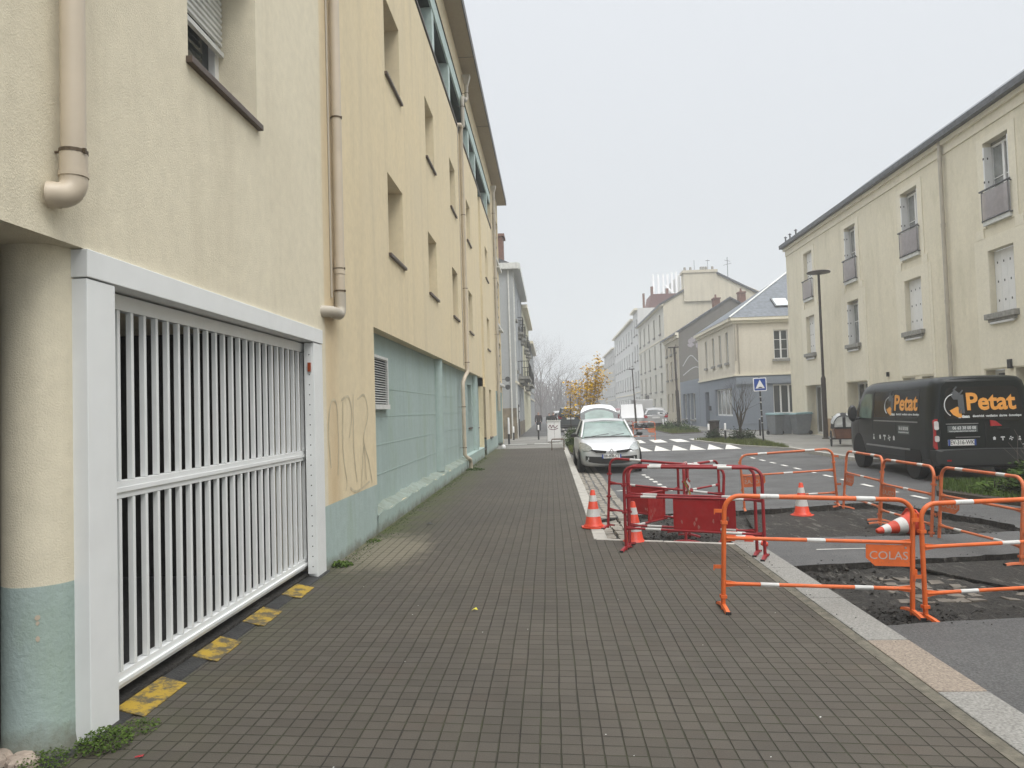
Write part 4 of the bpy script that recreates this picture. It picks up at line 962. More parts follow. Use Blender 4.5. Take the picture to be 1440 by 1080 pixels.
mb = MB(); mb.box(13.0, 13.3, 92.8, 93.2, 15.6, 16.6); mb.box(14.9, 15.2, 92.8, 93.2, 15.6, 16.3); mb.box(12.0, 12.25, 93, 93.4, 13.9, 15.8); cbuild(mb, 'chimney', M['brick'], root=a_)
b_, _ = block('town_house', 'long white four storey house with projecting eaves, sixth along the right row', 97.8, 126, 13.2, pale2, 4, 8)
b_, _ = block('town_house', 'faint grey house with lower roof almost lost in the fog at the row end', 127, 150, 11.9, pale, 4, 6)
b_, _ = block('town_house', 'farthest pale block barely visible in the fog on the right', 151, 190, 10.5, pale, 3, 8)
fl = thing('flue_block', 'pale gabled block carrying seven tall white flue pipes above the roofs', 'building', (20, 108, 0))
mb = MB(); mb.prism([(14.6, 104, 10), (22.5, 104, 10), (22.5, 104, 17.0), (18.6, 104, 20.0), (14.6, 104, 16.2)], (0, 8, 0)); cbuild(mb, 'wall', pale2, root=fl)
for i, (x, h) in enumerate(((14.9, 20.0), (15.6, 20.0), (16.3, 20.0), (16.9, 20.0), (17.5, 20.2), (18.1, 20.3), (18.8, 20.0))):
    mb = MB(); mb.tube([(x, 103.7, 14), (x, 103.7, h)], .16, 8); cbuild(mb, 'flue_pipe', M['signwhite'], root=fl, smooth=True)
mb = MB(); mb.tube([(16.5, 103.6, 18.4), (18.3, 103.6, 16.6)], .14, 8); cbuild(mb, 'flue_pipe', M['signwhite'], root=fl)

# ------------------------------------------------------------------ left far side
def balcony(rt, fs, u0, u1, z, dpt=.7):
    mb = MB(); fs.box(mb, u0, u1, z-.16, z, 0, dpt); fs.box(mb, u0+.1, u1-.1, z-.4, z-.161, 0, dpt*.55); s_ = cbuild(mb, 'balcony', M['stone'], root=rt)
    mb = MB(); h = .95
    for k in range(int((u1-u0)/.16)+1): u = u0+.03+k*.16; mb.tube([fs.p(u, z, dpt-.04), fs.p(u, z+h, dpt-.04)], .013, 4)
    for u in (u0+.03, u1-.03):
        for k in range(4): mb.tube([fs.p(u, z, k*dpt/4+.05), fs.p(u, z+h, k*dpt/4+.05)], .013, 4)
        mb.tube([fs.p(u, z+h, 0), fs.p(u, z+h, dpt-.04)], .022, 5)
    mb.tube([fs.p(u0, z+h, dpt-.04), fs.p(u1, z+h, dpt-.04)], .022, 5); mb.tube([fs.p(u0, z+.1, dpt-.04), fs.p(u1, z+.1, dpt-.04)], .015, 5)
    o = mb.build('railing', M['ink']); o.parent = s_
grey = stucco('blue_grey_stone', (.40, .42, .43), (.24, .25, .25), .4, .5, bump=.2)
gr_, fs = block('grey_town_house', 'pale grey stone town house with iron balcony just past the beige building', 42.4, 55.5, 10.1, grey, 3, 3, M['zinc'], 2.2, x0=-1.95, x1=-12, side=1)
mb = MB(); fs.box(mb, -.12, 13.1, 9.75, 10.1, -.0, .45); mb.box(-12, -1.6, 42.1, 42.4, 9.75, 10.1); cbuild(mb, 'stone_cornice', M['whiteold'], root=gr_)
mb = MB(); mb.box(-3.1, -2.5, 43.2, 44.4, 10.1, 11.9); mb.box(-3.2, -2.4, 43.1, 44.5, 11.9, 12.05); cbuild(mb, 'chimney', M['brick'], root=gr_)
mb = MB(); ff = Fr((-1.95, 42.4, 0), (-1, 0, 0), (0, -1, 0)); ff.box(mb, -.02, 6, 0, 1.75, .0, .03); fs.box(mb, 0, 12.9, 0, .9, .0, .03)
cbuild(mb, 'rubble_base', plain('rubble', (.20, .17, .125), .9, var=.4, scale=2.2, bump=.6, bscale=5), root=gr_)
balcony(gr_, fs, 4.0, 11.0, 3.75); balcony(gr_, fs, 5.4, 7.2, 6.7, .35); balcony(gr_, fs, 9.6, 11.4, 6.7, .35)
mb = MB(); ff.box(mb, .2, .28, 0, 9.7, .03, .1); fs.box(mb, .3, .4, 0, 9.7, 0, .08); cbuild(mb, 'downpipe', M['whiteold'], root=gr_)
mb = MB(); fs.box(mb, .8, 2.3, .1, 1.95, .031, .1); bd = cbuild(mb, 'notice_board', M['blackpl'], root=gr_)
mb = MB(); fs.box(mb, 1.2, 1.9, 1.1, 1.5, .101, .105); fs.box(mb, 1.1, 2.0, 1.58, 1.8, .101, .105); o = mb.build('notice', M['signwhite']); o.parent = bd
cr_, fs = block('cream_town_house', 'pale yellow town house with iron balconies beyond the grey stone house', 55.7, 72, 9.6, stucco('pale_yellow', (.66, .64, .48), (.4, .38, .28), .4, .4), 3, 4, M['zinc'], 2.0, x0=-1.9, x1=-12, side=1)
for u in (2.0, 6.1, 10.2): balcony(cr_, fs, u-.9, u+.9, 6.4, .35)
balcony(cr_, fs, 1, 8, 3.6, .6)
dk_, fs = block('fogbound_house', 'dark grey house front faded by fog at the left row end', 72.5, 90, 8.4, grey, 3, 4, x0=-1.9, x1=-12, side=1)
# the small hanging lamp signs on the corner post
# ------------------------------------------------------------------ barriers
def lerp(a, b, t): return a+(b-a)*t
def banded(parent, p0, p1, r, bands, mat, name, ends=0):
    """one rail with reflective sleeves; flattened ends if asked"""
    p0 = Vector(p0); p1 = Vector(p1); mb = MB()
    mb.tube([p0, p1], r, 8)
    if ends:
        d = (p1-p0).normalized()
        for p, s_ in ((p0, 1), (p1, -1)):
            n_ = Vector((-d.y, d.x, 0))*.006; q = [p-Vector((0, 0, .026)), p+Vector((0, 0, .026)), p+d*s_*.10+Vector((0, 0, .012)), p+d*s_*.10-Vector((0, 0, .012))]
            mb.prism([v-n_ for v in q], n_*2)
    o = mb.build(name, mat, smooth=True); o.parent = parent
    for a, b_ in bands: mb = MB(); mb.tube([p0.lerp(p1, a), p0.lerp(p1, b_)], r+.0018, 8); q = mb.build('reflective_sleeve', M['band'], smooth=True); q.parent = o
def barrier(kind, label, p0, p1, z=0, z1=None, lean=0, worn=False, panel=True, group=None):
    z1 = z if z1 is None else z1
    a = Vector((*p0, z)); b = Vector((*p1, z1)); L = (b-a).length; d = (b-a)/L
    ang = math.atan2(d.y, d.x)
    nm = 'barrier'
    t = thing(nm, label, 'barrier', a, ang, group); t.rotation_euler = (R(lean), -math.asin(d.z), ang)
    if kind == 'orange':
        H, mid, low, r, rc, mt = .885, .555, .20, .0175, .12, M['orangef' if worn else 'orange']
    else: H, mid, low, r, rc, mt = .93, .60, .245, .016, .11, M['redp']
    q = [(0, 0, .0)]+[(rc-rc*math.cos(x), 0, H-rc+rc*math.sin(x)) for x in [R(15*i) for i in range(7)]]
    q += [(L-rc+rc*math.sin(x), 0, H-rc+rc*math.cos(x)) for x in [R(15*i) for i in range(7)]]+[(L, 0, 0)]
    mb = MB(); mb.tube(q, r+.001, 10); fr = mb.build('frame', mt, smooth=True); fr.parent = t
    for u, v in ((.19, .29), (.70, .80)): mb = MB(); mb.tube([(L*u, 0, H), (L*v, 0, H)], r+.003, 10); o = mb.build('reflective_sleeve', M['band'], smooth=True); o.parent = fr
    banded(t, (r, 0, mid), (L-r, 0, mid), r-.003, ((.44, .54),) if kind == 'orange' else ((.12, .24), (.76, .88)), mt, 'rail', 1)
    banded(t, (r, 0, low), (L-r, 0, low), r-.003, ((.19, .29), (.70, .80)) if kind == 'orange' else ((.15, .27), (.74, .86)), mt, 'rail', 1)
    for x in (0, L):   # arched foot set across the barrier
        mb = MB(); P = []; W = .165
        for s_ in (-1, -.6, 0, .6, 1): P.append((x, s_*W, .034-.026*abs(s_)**1.6))
        prev = None
        for (x0, y0, z0), (x1_, y1_, z1_) in zip(P[:-1], P[1:]):
            mb.hexa([(x-.02, y0, z0-.008), (x+.02, y0, z0-.008), (x+.02, y1_, z1_-.008), (x-.02, y1_, z1_-.008), (x-.014, y0, z0+.012), (x+.014, y0, z0+.012), (x+.014, y1_, z1_+.012), (x-.014, y1_, z1_+.012)])
        ft = mb.build('foot', mt); ft.parent = t
        for s_ in (-1, 1): mb = MB(); mb.box(x-.021, x+.021, s_*W-.004, s_*W+.004, .0, .022); q_ = mb.build('end_cap', M['blackpl']); q_.parent = ft
    if kind == 'orange':
        for zz in (.765, .33):
            mb = MB(); mb.box(-.075, -.012, -.004, .004, zz-.014, zz+.014); mb.box(-.079, -.071, -.004, .004, zz-.028, zz+.014); o = mb.build('hook', mt); o.parent = t
            mb = MB(); mb.box(L+.012, L+.03, -.014, .014, zz-.02, zz+.02); o = mb.build('hook_eye', mt); o.parent = t
        if panel:
            w_, h_ = .335, .165; x1_ = L-.02; zt = mid-.02
            mb = MB(); mb.prism([(x1_-w_, -.002, zt), (x1_, -.002, zt), (x1_, -.002, zt-h_), (x1_-w_+.07, -.002, zt-h_), (x1_-w_, -.002, zt-h_+.06)], (0, .004, 0))
            pn = mb.build('name_plate', mt); pn.parent = t
            text('COLAS', .088, basis((x1_-w_/2+.005, 0, zt-h_*.52), (1, 0, 0), (0, 0, 1)), M['stencil'], pn, extrude=.0032, sx=1.08)
            mb = MB(); mb.lathe([(.008, -.006), (.008, .006)], 10, (x1_-.035, 0, zt-.02), 'y'); o = mb.build('rivet', M['steel']); o.parent = pn
    elif panel:
        mb = MB(); x0 = L*(.37 if panel is True else panel); mb.box(x0, x0+.50, -.0035, .0035, low+.01, mid-.01)
        pn = mb.build('plate', M['redplate']); pn.parent = t
        mb = MB()
        for k in range(5):
            x = x0+random.uniform(.05, .45); zz = random.uniform(low+.03, low+.14); P = [(x+.016*math.cos(a)*random.uniform(.4, 1.2), -.0042, zz+.03*math.sin(a)*random.uniform(.4, 1.2)) for a in [i*math.pi/3 for i in range(6)]]
            mb.prism(P, (0, .0005, 0))
        o = mb.build('scuff', plain('worn_scuff', (.34, .12, .10), .7, var=.2)); o.parent = pn
    for zz in ((mid+.12, .1) if kind == 'orange' else (.72, .42)):
        mb = MB(); mb.box(-.024, .024, -.024, .024, zz-.012, zz+.012); o = mb.build('collar', mt); o.parent = t
    return t
M['stencil'] = plain('pale_stencil', (.40, .36, .33), .6, var=.1)
go = 'orange barriers round the trenches'; gr2 = 'crimson barriers round the pavement hole'
barrier('orange', 'front orange barrier standing half on the pavement, its name plate beside the joint', (1.30, 5.92), (2.745, 5.93), 0, -.07, group=go)
barrier('orange', 'orange barrier cut off by the right picture edge, hooked beside the front one', (2.83, 5.90), (4.30, 6.12), -.10, -.10, group=go)
barrier('orange', 'far orange barrier in front of the traffic cone at the road side', (4.41, 11.80), (3.04, 12.02), -.02, -.10, -3, True, group=go)
barrier('orange', 'orange barrier nearest the van front wheel, seen almost edge on', (4.42, 10.38), (4.47, 11.74), -.06, -.06, 6, True, group=go)
barrier('orange', 'orange barrier between the van wheels, second from the far corner', (4.47, 9.10), (4.40, 10.30), -.10, -.09, 5, True, group=go)
barrier('orange', 'orange barrier in front of the van licence plate, over the fallen cone', (4.62, 7.66), (4.52, 9.02), -.10, -.10, 5, True, group=go)
barrier('orange', 'orange barrier by the leafy planting, mostly beyond the right picture edge', (5.85, 6.95), (4.72, 7.60), -.10, -.06, 0, True, group=go)
barrier('red', 'frontmost crimson barrier with a square plate, across the pavement edge', (.80, 8.42), (2.16, 7.80), 0, 0, group=gr2)
barrier('red', 'crimson barrier nested directly behind the frontmost crimson one', (.86, 8.62), (2.14, 8.02), 0, 0, 0, panel=.50, group=gr2)
barrier('red', 'rear crimson barrier nearest the silver car, furthest left post', (.72, 10.0), (2.05, 9.25), -.0, -.10, 0, panel=.18, group=gr2)
barrier('red', 'slanting crimson barrier joining the front left corner to the middle post', (.88, 8.80), (1.66, 10.0), -.05, -.10, 0, panel=.35, group=gr2)
barrier('red', 'crimson barrier seen end on as a narrow hoop in the middle', (1.545, 8.86), (1.80, 10.1), -.02, -.1, 0, panel=False, group=gr2)
barrier('red', 'crimson barrier slanting back to the right rear corner of the hoarding', (1.75, 9.75), (2.28, 10.35), -.10, -.1, 0, panel=False, group=gr2)
# barrier tape knotted on the hoop
tp = thing('barrier_tape', 'torn striped tape knotted round the narrow crimson hoop', 'tape', (1.56, 8.84, .6))
for k in range(2):
    mb = MB(); q = [(random.uniform(-.04, .05), random.uniform(-.02, .02), .15-.06*i+random.uniform(-.02, .02)) for i in range(6)]
    for i in range(5): mb.quad(q[i], q[i+1], tuple(Vector(q[i+1])+Vector((.018, 0, .012))), tuple(Vector(q[i])+Vector((.018, 0, .012))))
    mb.build('strip', M['band'] if k % 2 else M['yel'], tp, fix=False)

# ------------------------------------------------------------------ traffic cones
def cone(label, loc, h=.5, rot=None, group='traffic cones'):
    t = thing('traffic_cone', label, 'traffic cone', loc, random.uniform(0, 1), group)
    if rot: t.rotation_euler = rot
    rb_, rt_ = .115*h/.5, .026*h/.5; rr = lambda z: rb_+(rt_-rb_)*(z-.03)/(h-.03)
    mb = MB(); w = .15*h/.5
    P = []
    for i in range(8):
        a = math.pi/8+i*math.pi/4; P.append((w*1.16*math.cos(a), w*1.16*math.sin(a), 0))
    mb.prism(P, (0, 0, .02)); b_ = mb.build('base', M['cone'], t, bevel=.006)
    mb = MB(); mb.lathe([(rr(0)+.014, .026), (rr(.03)+.006, .045), (rr(.05), .055), (rr(h-.01), h-.01), (rt_*.75, h), (0, h)], 20)
    bd = mb.build('body', M['cone'], t, smooth=True)
    for z0, z1 in ((.30, .50), (.70, .86)):
        mb = MB(); z0 *= h; z1 *= h; mb.lathe([(rr(z0)+.0015, z0), (rr(z1)+.0015, z1)], 20); o = mb.build('reflective_band', M['band'], bd, smooth=True)
    return t
cone('upright red cone on the pavement edge left of the crimson barriers', (.53, 10.02, .006), .5)
cone('red cone standing inside the crimson barriers behind their front left post', (.95, 8.98, -.03), .5)
cone('lone upright red cone in the middle of the road trench', (3.78, 11.55, -.13), .5)
cone('toppled red and white cone lying by the orange barrier joint', (4.52, 9.62, .04), .56, (R(97), 0, R(-72)))
cone('fallen red cone almost hidden behind the crimson plate', (2.02, 8.95, .06), .5, (R(100), 0, R(60)))
# ------------------------------------------------------------------ vehicles
def loft(sections, caps=True, mi=0):
    """sections: list of (y, [(x,z)...]) half profiles from bottom centre to top centre; mirrored"""
    mb = MB(); n = None; rings = []
    for y, P in sections:
        L = [(x, y, z) for x, z in P]+[(-x, y, z) for x, z in reversed(P) if x > 1e-5]
        rings.append(L); n = len(L)
    vs = [v for r_ in rings for v in r_]; fs = []
    for i in range(len(rings)-1):
        for k in range(n): fs.append((i*n+k, i*n+(k+1) % n, (i+1)*n+(k+1) % n, (i+1)*n+k))
    if caps:
        for base in (0, (len(rings)-1)*n):
            h = n//2
            for k in range(h-1):
                a, b, c, d = base+k, base+k+1, base+(n-k-1) % n, base+(n-k) % n
                q = (a, b, c) if k == 0 else (a, b, c, d)
                q = tuple(dict.fromkeys(q)); fs.append(q)
    mb.add(vs, fs, mi); return mb
def wheel(root, x, y, r=.31, w=.19, side=1, rimm=None, bolts=5):
    mb = MB(); x0 = x-w/2 if side > 0 else x+w/2
    pr = [(r*.62, -w/2), (r*.92, -w/2), (r, -w/2+.03), (r, w/2-.03), (r*.92, w/2), (r*.62, w/2)]
    mb.lathe([(a, b_) for a, b_ in pr], 26, (x, y, r), 'x'); o = mb.build('wheel', M['black'], root, smooth=True)
    mb = MB(); s_ = side; mb.lathe([(0, s_*(w/2-.02)), (r*.12, s_*(w/2-.015)), (r*.16, s_*(w/2-.03)), (r*.5, s_*(w/2-.035)), (r*.6, s_*(w/2-.006)), (r*.66, s_*(w/2+.002)), (r*.66, s_*(w/2-.05))], 26, (x, y, r), 'x')
    mb.build('rim', rimm or M['rimsteel'], o, smooth=True)
    mb = MB()
    for k in range(bolts):
        a = 2*math.pi*k/bolts+.3
        c = Vector((x+s_*(w/2-.024), y+r*.36*math.cos(a), r+r*.36*math.sin(a)))
        mb.lathe([(r*.085, -.006), (r*.085, .006)], 10, c, 'x')
    mb.build('rim_opening', M['ink'], o)
    return o
M['rimsteel'] = plain('rim_grey', (.30, .30, .30), .4, .6, var=.1)
M['alloy'] = plain('alloy_silver', (.42, .42, .43), .35, .7, var=.05)
def paint(name, c, metal=.0, rough=.32): return plain(name, c, rough, metal, var=.04, scale=2, coat=.6)
M['silver'] = paint('silver_paint', (.60, .61, .61), .35, .30)
M['vanpaint'] = plain('black_green_paint', (.006, .009, .0085), .28, 0, var=.05, scale=2, spec=.25, coat=.06)
M['carglass'] = plain('tinted_glass', (.02, .03, .028), .05, var=0, spec=.9)
M['windscreen'] = plain('windscreen_glass', (.15, .22, .195), .08, var=.35, scale=2.2, spec=.9)  # pale green base colour stands in for light reflected off the glass
M['lens'] = plain('headlight_lens', (.27, .29, .28), .12, .3, var=.3, scale=14, coat=1)
M['redlens'] = plain('red_lens', (.36, .008, .014), .2, var=.2, coat=.6)
M['whitelens'] = plain('clear_lens', (.6, .58, .58), .2, var=.2, coat=.6)
def patch(root, name, P, mat, off=0, th=.012, sub=0):
    """thin solid panel through 3D outline P pushed along its own normal"""
    P = [Vector(p) for p in P]; n = Vector((0, 0, 0))
    for i in range(len(P)): n += P[i].cross(P[(i+1) % len(P)])
    n.normalize(); mb = MB(); mb.prism([p+n*off for p in P], n*th); return mb.build(name, mat, root)

def hatch(label, loc, rz, mat, cat='car', sc_=1, zs=1., est=False, tail=False, group=None, detail=True, plate_txt=None, name='parked_car'):
    t = thing(name, label, cat, loc, rz, group); t.scale = (sc_, sc_, sc_*zs)
    def sec(y, w, zb, zs_, zt, wt): return (y, [(0, zb), (w*.86, zb), (w*.985, zb+.10), (w, (zb+zs_)*.5), (w*.985, zs_-.06), (w*.93, zs_), (wt, zt-.01), (wt*.5, zt+.01), (0, zt+.015)])
    S = [sec(0.0, .58, .26, .56, .60, .46), sec(.06, .70, .20, .62, .66, .55), sec(.22, .80, .17, .68, .74, .60), sec(.50, .845, .17, .77, .83, .66), sec(.85, .86, .17, .86, .91, .70), sec(1.15, .862, .17, .91, .965, .74), sec(1.9, .865, .17, .93, .96, .78), sec(2.9, .865, .17, .96, .99, .78), sec(3.55, .85, .19, .98, 1.01, .77), sec(3.86, .82, .24, .97, 1.0, .72), sec(3.97, .74, .30, .92, .94, .62)]
    mb = loft(S); mb.build('body', mat, t, smooth=True, sub=2)
    # greenhouse: roof skin, glass, pillars
    zt = 1.44; yr = 3.72 if not est else 3.85
    G_ = [(1.12, .72, .955, .70, .96), (1.98, .79, .95, .60, zt-.05), (2.3, .79, .95, .61, zt), (2.9, .79, .96, .61, zt+.015), (3.35, .78, .97, .59, zt-.03), (yr, .74, .98, .53, zt-.13 if not est else zt-.06), (yr+.18, .70, .98, .64, 1.02)]
    S = []
    for y, wb, zb, wt, z in G_: S.append((y, [(0, zb-.1), (wb, zb-.1), (wb, zb), (wb+(wt-wb)*.97, zb+(z-zb)*.93) , (wt*.93, z-.004), (0, z+.006)]))
    mb = loft(S, True); mb.build('glazing', M['windscreen'] if not tail else M['carglass'], t, smooth=True)
    R_ = G_[1:6]; S = []
    for y, wb, zb, wt, z in R_: S.append((y, [(0, z-.03), (wt*.9, z-.035), (wt*1.03, z-.055), (wt*1.0, z-.01), (wt*.7, z+.018), (0, z+.035)]))
    mb = loft(S); mb.build('roof', mat, t, smooth=True, bevel=0)
    for s_ in (-1, 1):
        def pil(a, b_, r0_, nm='pillar', m_=mat):
            mb = MB(); mb.tube([(s_*x, y, z) for x, y, z in (a, b_)], r0_, 8); return mb.build(nm, m_, t, smooth=True)
        pil((.745, 1.14, .95), (.61, 1.98, zt-.03), .034); pil((.795, 2.45, .95), (.625, 2.45, zt-.03), .030, m_=M['blackpl']); pil((.78, 3.2, .96), (.60, 3.22, zt-.04), .045); pil((.72, yr+.1, 1.0), (.55, yr-.05, zt-.15 if not est else zt-.08), .055)
        # mirror
        mb = MB(); mb.tube([(s_*.80, 1.30, .98), (s_*.90, 1.28, 1.0)], .018, 6); mir = mb.build('mirror', M['blackpl'], t)
        S2 = [(0, .0), (.5, .8), (1, 1), (.9, .9), (0, 0)]
        mb = MB(); c = Vector((s_*.95, 1.27, 1.03))
        prof = [(.0, -.05), (.05, -.045), (.075, -.01), (.07, .03), (.0, .045)]
        mb.lathe(prof, 14, (0, 0, 0), 'y'); mb.xf(Matrix.Translation(c) @ Matrix.Diagonal((1.25, 1, .85, 1))); mb.build('mirror_shell', M['blackpl'], mir, smooth=True)
        for y in (.72, 3.22):
            mb = MB(); mb.lathe([(0, 0), (.355, 0), (.365, .006), (.0, .008)], 26, (s_*.862, y, .30), 'x'); mb.build('wheel_arch', M['ink'], t)
            wheel(t, s_*.785, y, .30, .19, s_, M['alloy'])
        if not tail and detail:   # headlamp, swept back along the wing
            P = [(.60, .045, .62), (.50, .05, .66), (.54, .16, .735), (.66, .42, .815), (.80, .60, .845), (.845, .62, .80), (.83, .42, .70), (.76, .16, .63)]
            mb = MB(); top = [Vector((s_*x, y-.012, z+.006)) for x, y, z in P]; cen = sum(top, Vector())/len(top)+Vector((s_*.02, -.035, .02))
            bk = [v+Vector((-s_*.05, .08, -.05)) for v in top]
            mb.add([cen]+top+bk, [(0, i+1, (i+1) % 8+1) for i in range(8)]+[(i+1, (i+1) % 8+1, (i+1) % 8+9, i+9) for i in range(8)]); mb.build('headlight', M['lens'], t, smooth=True)
        if tail:
            P = [(.60, 3.99, .78), (.76, 3.93, .76), (.83, 3.80, .84), (.82, 3.78, .98), (.70, 3.93, .97), (.62, 3.98, .90)]
            mb = MB(); top = [Vector((s_*x, y+.01, z)) for x, y, z in P]; mb.add(top+[v+Vector((-s_*.05, -.08, 0)) for v in top], [tuple(range(6))]+[(i, (i+1) % 6, (i+1) % 6+6, i+6) for i in range(6)]); mb.build('tail_light', M['redlens'], t)
    if detail and not tail:
        def fp(name, pts_, m_, th=.02): return patch(t, name, pts_, m_, 0, th)
        V = []
        for i in range(13):
            u = -1+i/6; V.append((u*.70, -.035+.10*abs(u)**3, .46+.03*u*u, .27+.08*abs(u)**2.5))
        mb = MB()
        for (x0, y0, a0, b0), (x1_, y1_, a1, b1) in zip(V[:-1], V[1:]): mb.hexa([(x0, y0, b0), (x1_, y1_, b1), (x1_, y1_+.14, b1), (x0, y0+.14, b0), (x0, y0, a0), (x1_, y1_, a1), (x1_, y1_+.14, a1), (x0, y0+.14, a0)])
        mb.build('lower_grille', M['ink'], t)
        for s_ in (-1, 1):
            mb = MB(); mb.prism([(s_*.13, -.045, .625), (s_*.16, -.045, .565), (s_*.42, -.025, .575), (s_*.54, -.005, .665)], (0, .14, .0)); mb.build('grille', M['ink'], t)
            mb = MB(); mb.lathe([(0, -.01), (.035, -.008), (.035, .03)], 12, (s_*.66, .02, .36), 'y'); mb.build('fog_light', M['lens'], t)
        mb = MB()   # lozenge emblem, open in the middle
        for (x0, z0), (x1_, z1_) in zip([(0, .085), (.06, 0), (0, -.085), (-.06, 0)], [(.06, 0), (0, -.085), (-.06, 0), (0, .085)]): mb.tube([(x0, -.058, .60+z0), (x1_, -.058, .60+z1_)], .014, 6)
        mb.build('emblem', M['alloy'], t)
        mb = MB(); mb.box(-.26, .26, -.064, -.052, .425, .535); pl_ = mb.build('number_plate', M['plate'], t)
        mb = MB(); mb.box(-.26, -.225, -.066, -.0645, .425, .535); mb.box(.225, .26, -.066, -.0645, .425, .535); mb.build('plate_band', M['blue'], pl_)
        if plate_txt: text(plate_txt, .105, basis((0, -.0655, .48), (1, 0, 0), (0, 0, 1)), M['ink'], pl_, extrude=.001, sx=.86, bold=.001)
        for x0, x1_ in ((-.45, .05), (.1, .5)):
            mb = MB(); mb.tube([(x0, 1.10, .985), (x1_, 1.20, 1.05)], .009, 5); mb.build('wiper', M['ink'], t)
        mb = MB(); mb.tube([(.70*math.sin(a), 1.08-.05*math.cos(a), .972) for a in [R(-70+14*i) for i in range(11)]], .018, 6); mb.build('cowl', M['ink'], t)
    if tail:
        mb = MB(); mb.prism([(-.60, yr+.09, 1.06), (.60, yr+.09, 1.06), (.50, yr-.02, zt-.18 if not est else zt-.12), (-.50, yr-.02, zt-.18 if not est else zt-.12)], (0, .055, .01)); mb.build('rear_window', M['carglass'], t)
        mb = MB(); mb.box(-.26, .26, 3.965, 3.995, .72, .83); mb.build('number_plate', M['plate'], t)
        mb = MB(); mb.prism([(-.62, 3.9, .42), (-.62, 3.99, .40), (.62, 3.99, .40), (.62, 3.9, .42)], (0, 0, -.1)); mb.build('bumper_trim', M['ink'], t)
    else:
        pass
    return t
ZC = zr(1.6, 21)
car = hatch('silver hatchback facing us at the kerb with its tailgate raised', (1.625, 20.35, ZC), R(1.0), M['silver'], plate_txt='BR-808-CT')
# raised tailgate, hinged on the rear edge of the roof
def gatep(u, v):   # u across -1..1, v 0 hinge .. 1 lip
    y = 3.52+.62*v+.05*v*v; z = 1.42+.50*v+.06*math.sin(v*math.pi)-.06*u*u*(1-.3*v); w = .60+.03*math.sin(v*3)-.16*max(0, v)**1.6
    return Vector((u*w, y, z))
def gpatch(u0, u1, v0, v1, off, nu=10, nv=8, th=.03, arch=0):
    mb = MB(); V = []; F = []
    for l_ in (0, 1):
        for j in range(nv+1):
            for i in range(nu+1):
                V.append(gatep(u0+(u1-u0)*i/nu, v0+(v1-v0)*j/nv*(1-arch*(-1+2*i/nu)**2))+Vector((0, -.62, .6)).normalized()*(off+(0 if l_ else -th)))
    k = (nu+1)*(nv+1)
    for j in range(nv):
        for i in range(nu):
            a = j*(nu+1)+i; F += [(a, a+1, a+nu+2, a+nu+1), (k+a, k+a+1, k+a+nu+2, k+a+nu+1)]
    for i in range(nu): F += [(i, i+1, k+i+1, k+i), (nv*(nu+1)+i, nv*(nu+1)+i+1, k+nv*(nu+1)+i+1, k+nv*(nu+1)+i)]
    for j in range(nv): F += [(j*(nu+1), (j+1)*(nu+1), k+(j+1)*(nu+1), k+j*(nu+1)), (j*(nu+1)+nu, (j+1)*(nu+1)+nu, k+(j+1)*(nu+1)+nu, k+j*(nu+1)+nu)]
    return mb.add(V, F)
tg = gpatch(-1, 1, -.02, 1, 0).build('raised_tailgate', M['silver'], car, smooth=True)
gpatch(-1.0, 1.0, .0, .66, .012, th=.012, arch=.35).build('rear_window', M['carglass'], tg, smooth=True)
gpatch(-.76, .76, .05, .50, .020, th=.006, arch=.35).build('rear_glass', M['windscreen'], tg, smooth=True)
for s_ in (-1, 1):
    mb = MB(); mb.tube([(s_*.56, 3.60, 1.25), (s_*.54, 3.85, 1.66)], .012, 6); mb.build('gas_strut', M['ink'], tg)

hatch('dark estate car parked beyond the yellow tree, rear towards us', (1.42, 57.5, 0), R(180), paint('dark_slate_paint', (.045, .055, .06)), sc_=1.06, zs=1.12, tail=True, group='cars parked down the street', est=True)
hatch('pale car behind the dark estate car, left of the yellow tree', (.9, 66, 0), R(180), M['silver'], sc_=1.0, tail=True, group='cars parked down the street')
hatch('silver grey hatchback parked on the right beyond the planting', (7.9, 57.6, 0), R(180-5), paint('pale_silver', (.50, .50, .50), .3), sc_=1.03, tail=True, group='cars parked down the street')
hatch('dark red car half hidden behind the white delivery van', (5.95, 66, 0), R(180), paint('dark_red_paint', (.16, .02, .03)), sc_=1.05, tail=True, group='cars parked down the street')
hatch('grey car in front of the white van on the right', (7.7, 63.5, 0), R(180), paint('mid_grey_paint', (.2, .22, .22)), sc_=1.05, zs=1.1, tail=True, group='cars parked down the street')

M['vanwhite'] = paint('van_white', (.42, .42, .41))
# white delivery van with a box body
bv = thing('delivery_van', 'white box van parked behind the slim street lamp down the road', 'van', (6.4, 55.6, 0), R(-3))
mb = MB(); mb.box(-.15, 1.25, .2, 3.2, .55, 2.15); mb.build('cargo_box', M['vanwhite'], bv, bevel=.03)
S = [(-1.5, [(0, .35), (.8, .35), (.82, .7), (.8, .8), (0, .82)]), (-.9, [(0, .3), (.86, .3), (.88, .8), (.84, 1.0), (0, 1.05)]), (-.2, [(0, .3), (.88, .3), (.9, 1.0), (.78, 1.75), (0, 1.8)]), (.2, [(0, .3), (.88, .3), (.9, 1.0), (.78, 1.8), (0, 1.85)])]
mb = loft(S); mb.v = [(x-.35, y, z) for x, y, z in mb.v]; mb.build('cab', M['vanwhite'], bv, smooth=True)
for s_ in (-1, 1):
    for y in (-.8, 2.5): wheel(bv, -.2+s_*.75, y, .32, .2, s_)
mb = MB(); mb.box(-1.0, 1.1, 3.2, 3.3, .4, .55); mb.build('bumper', M['zinc'], bv)

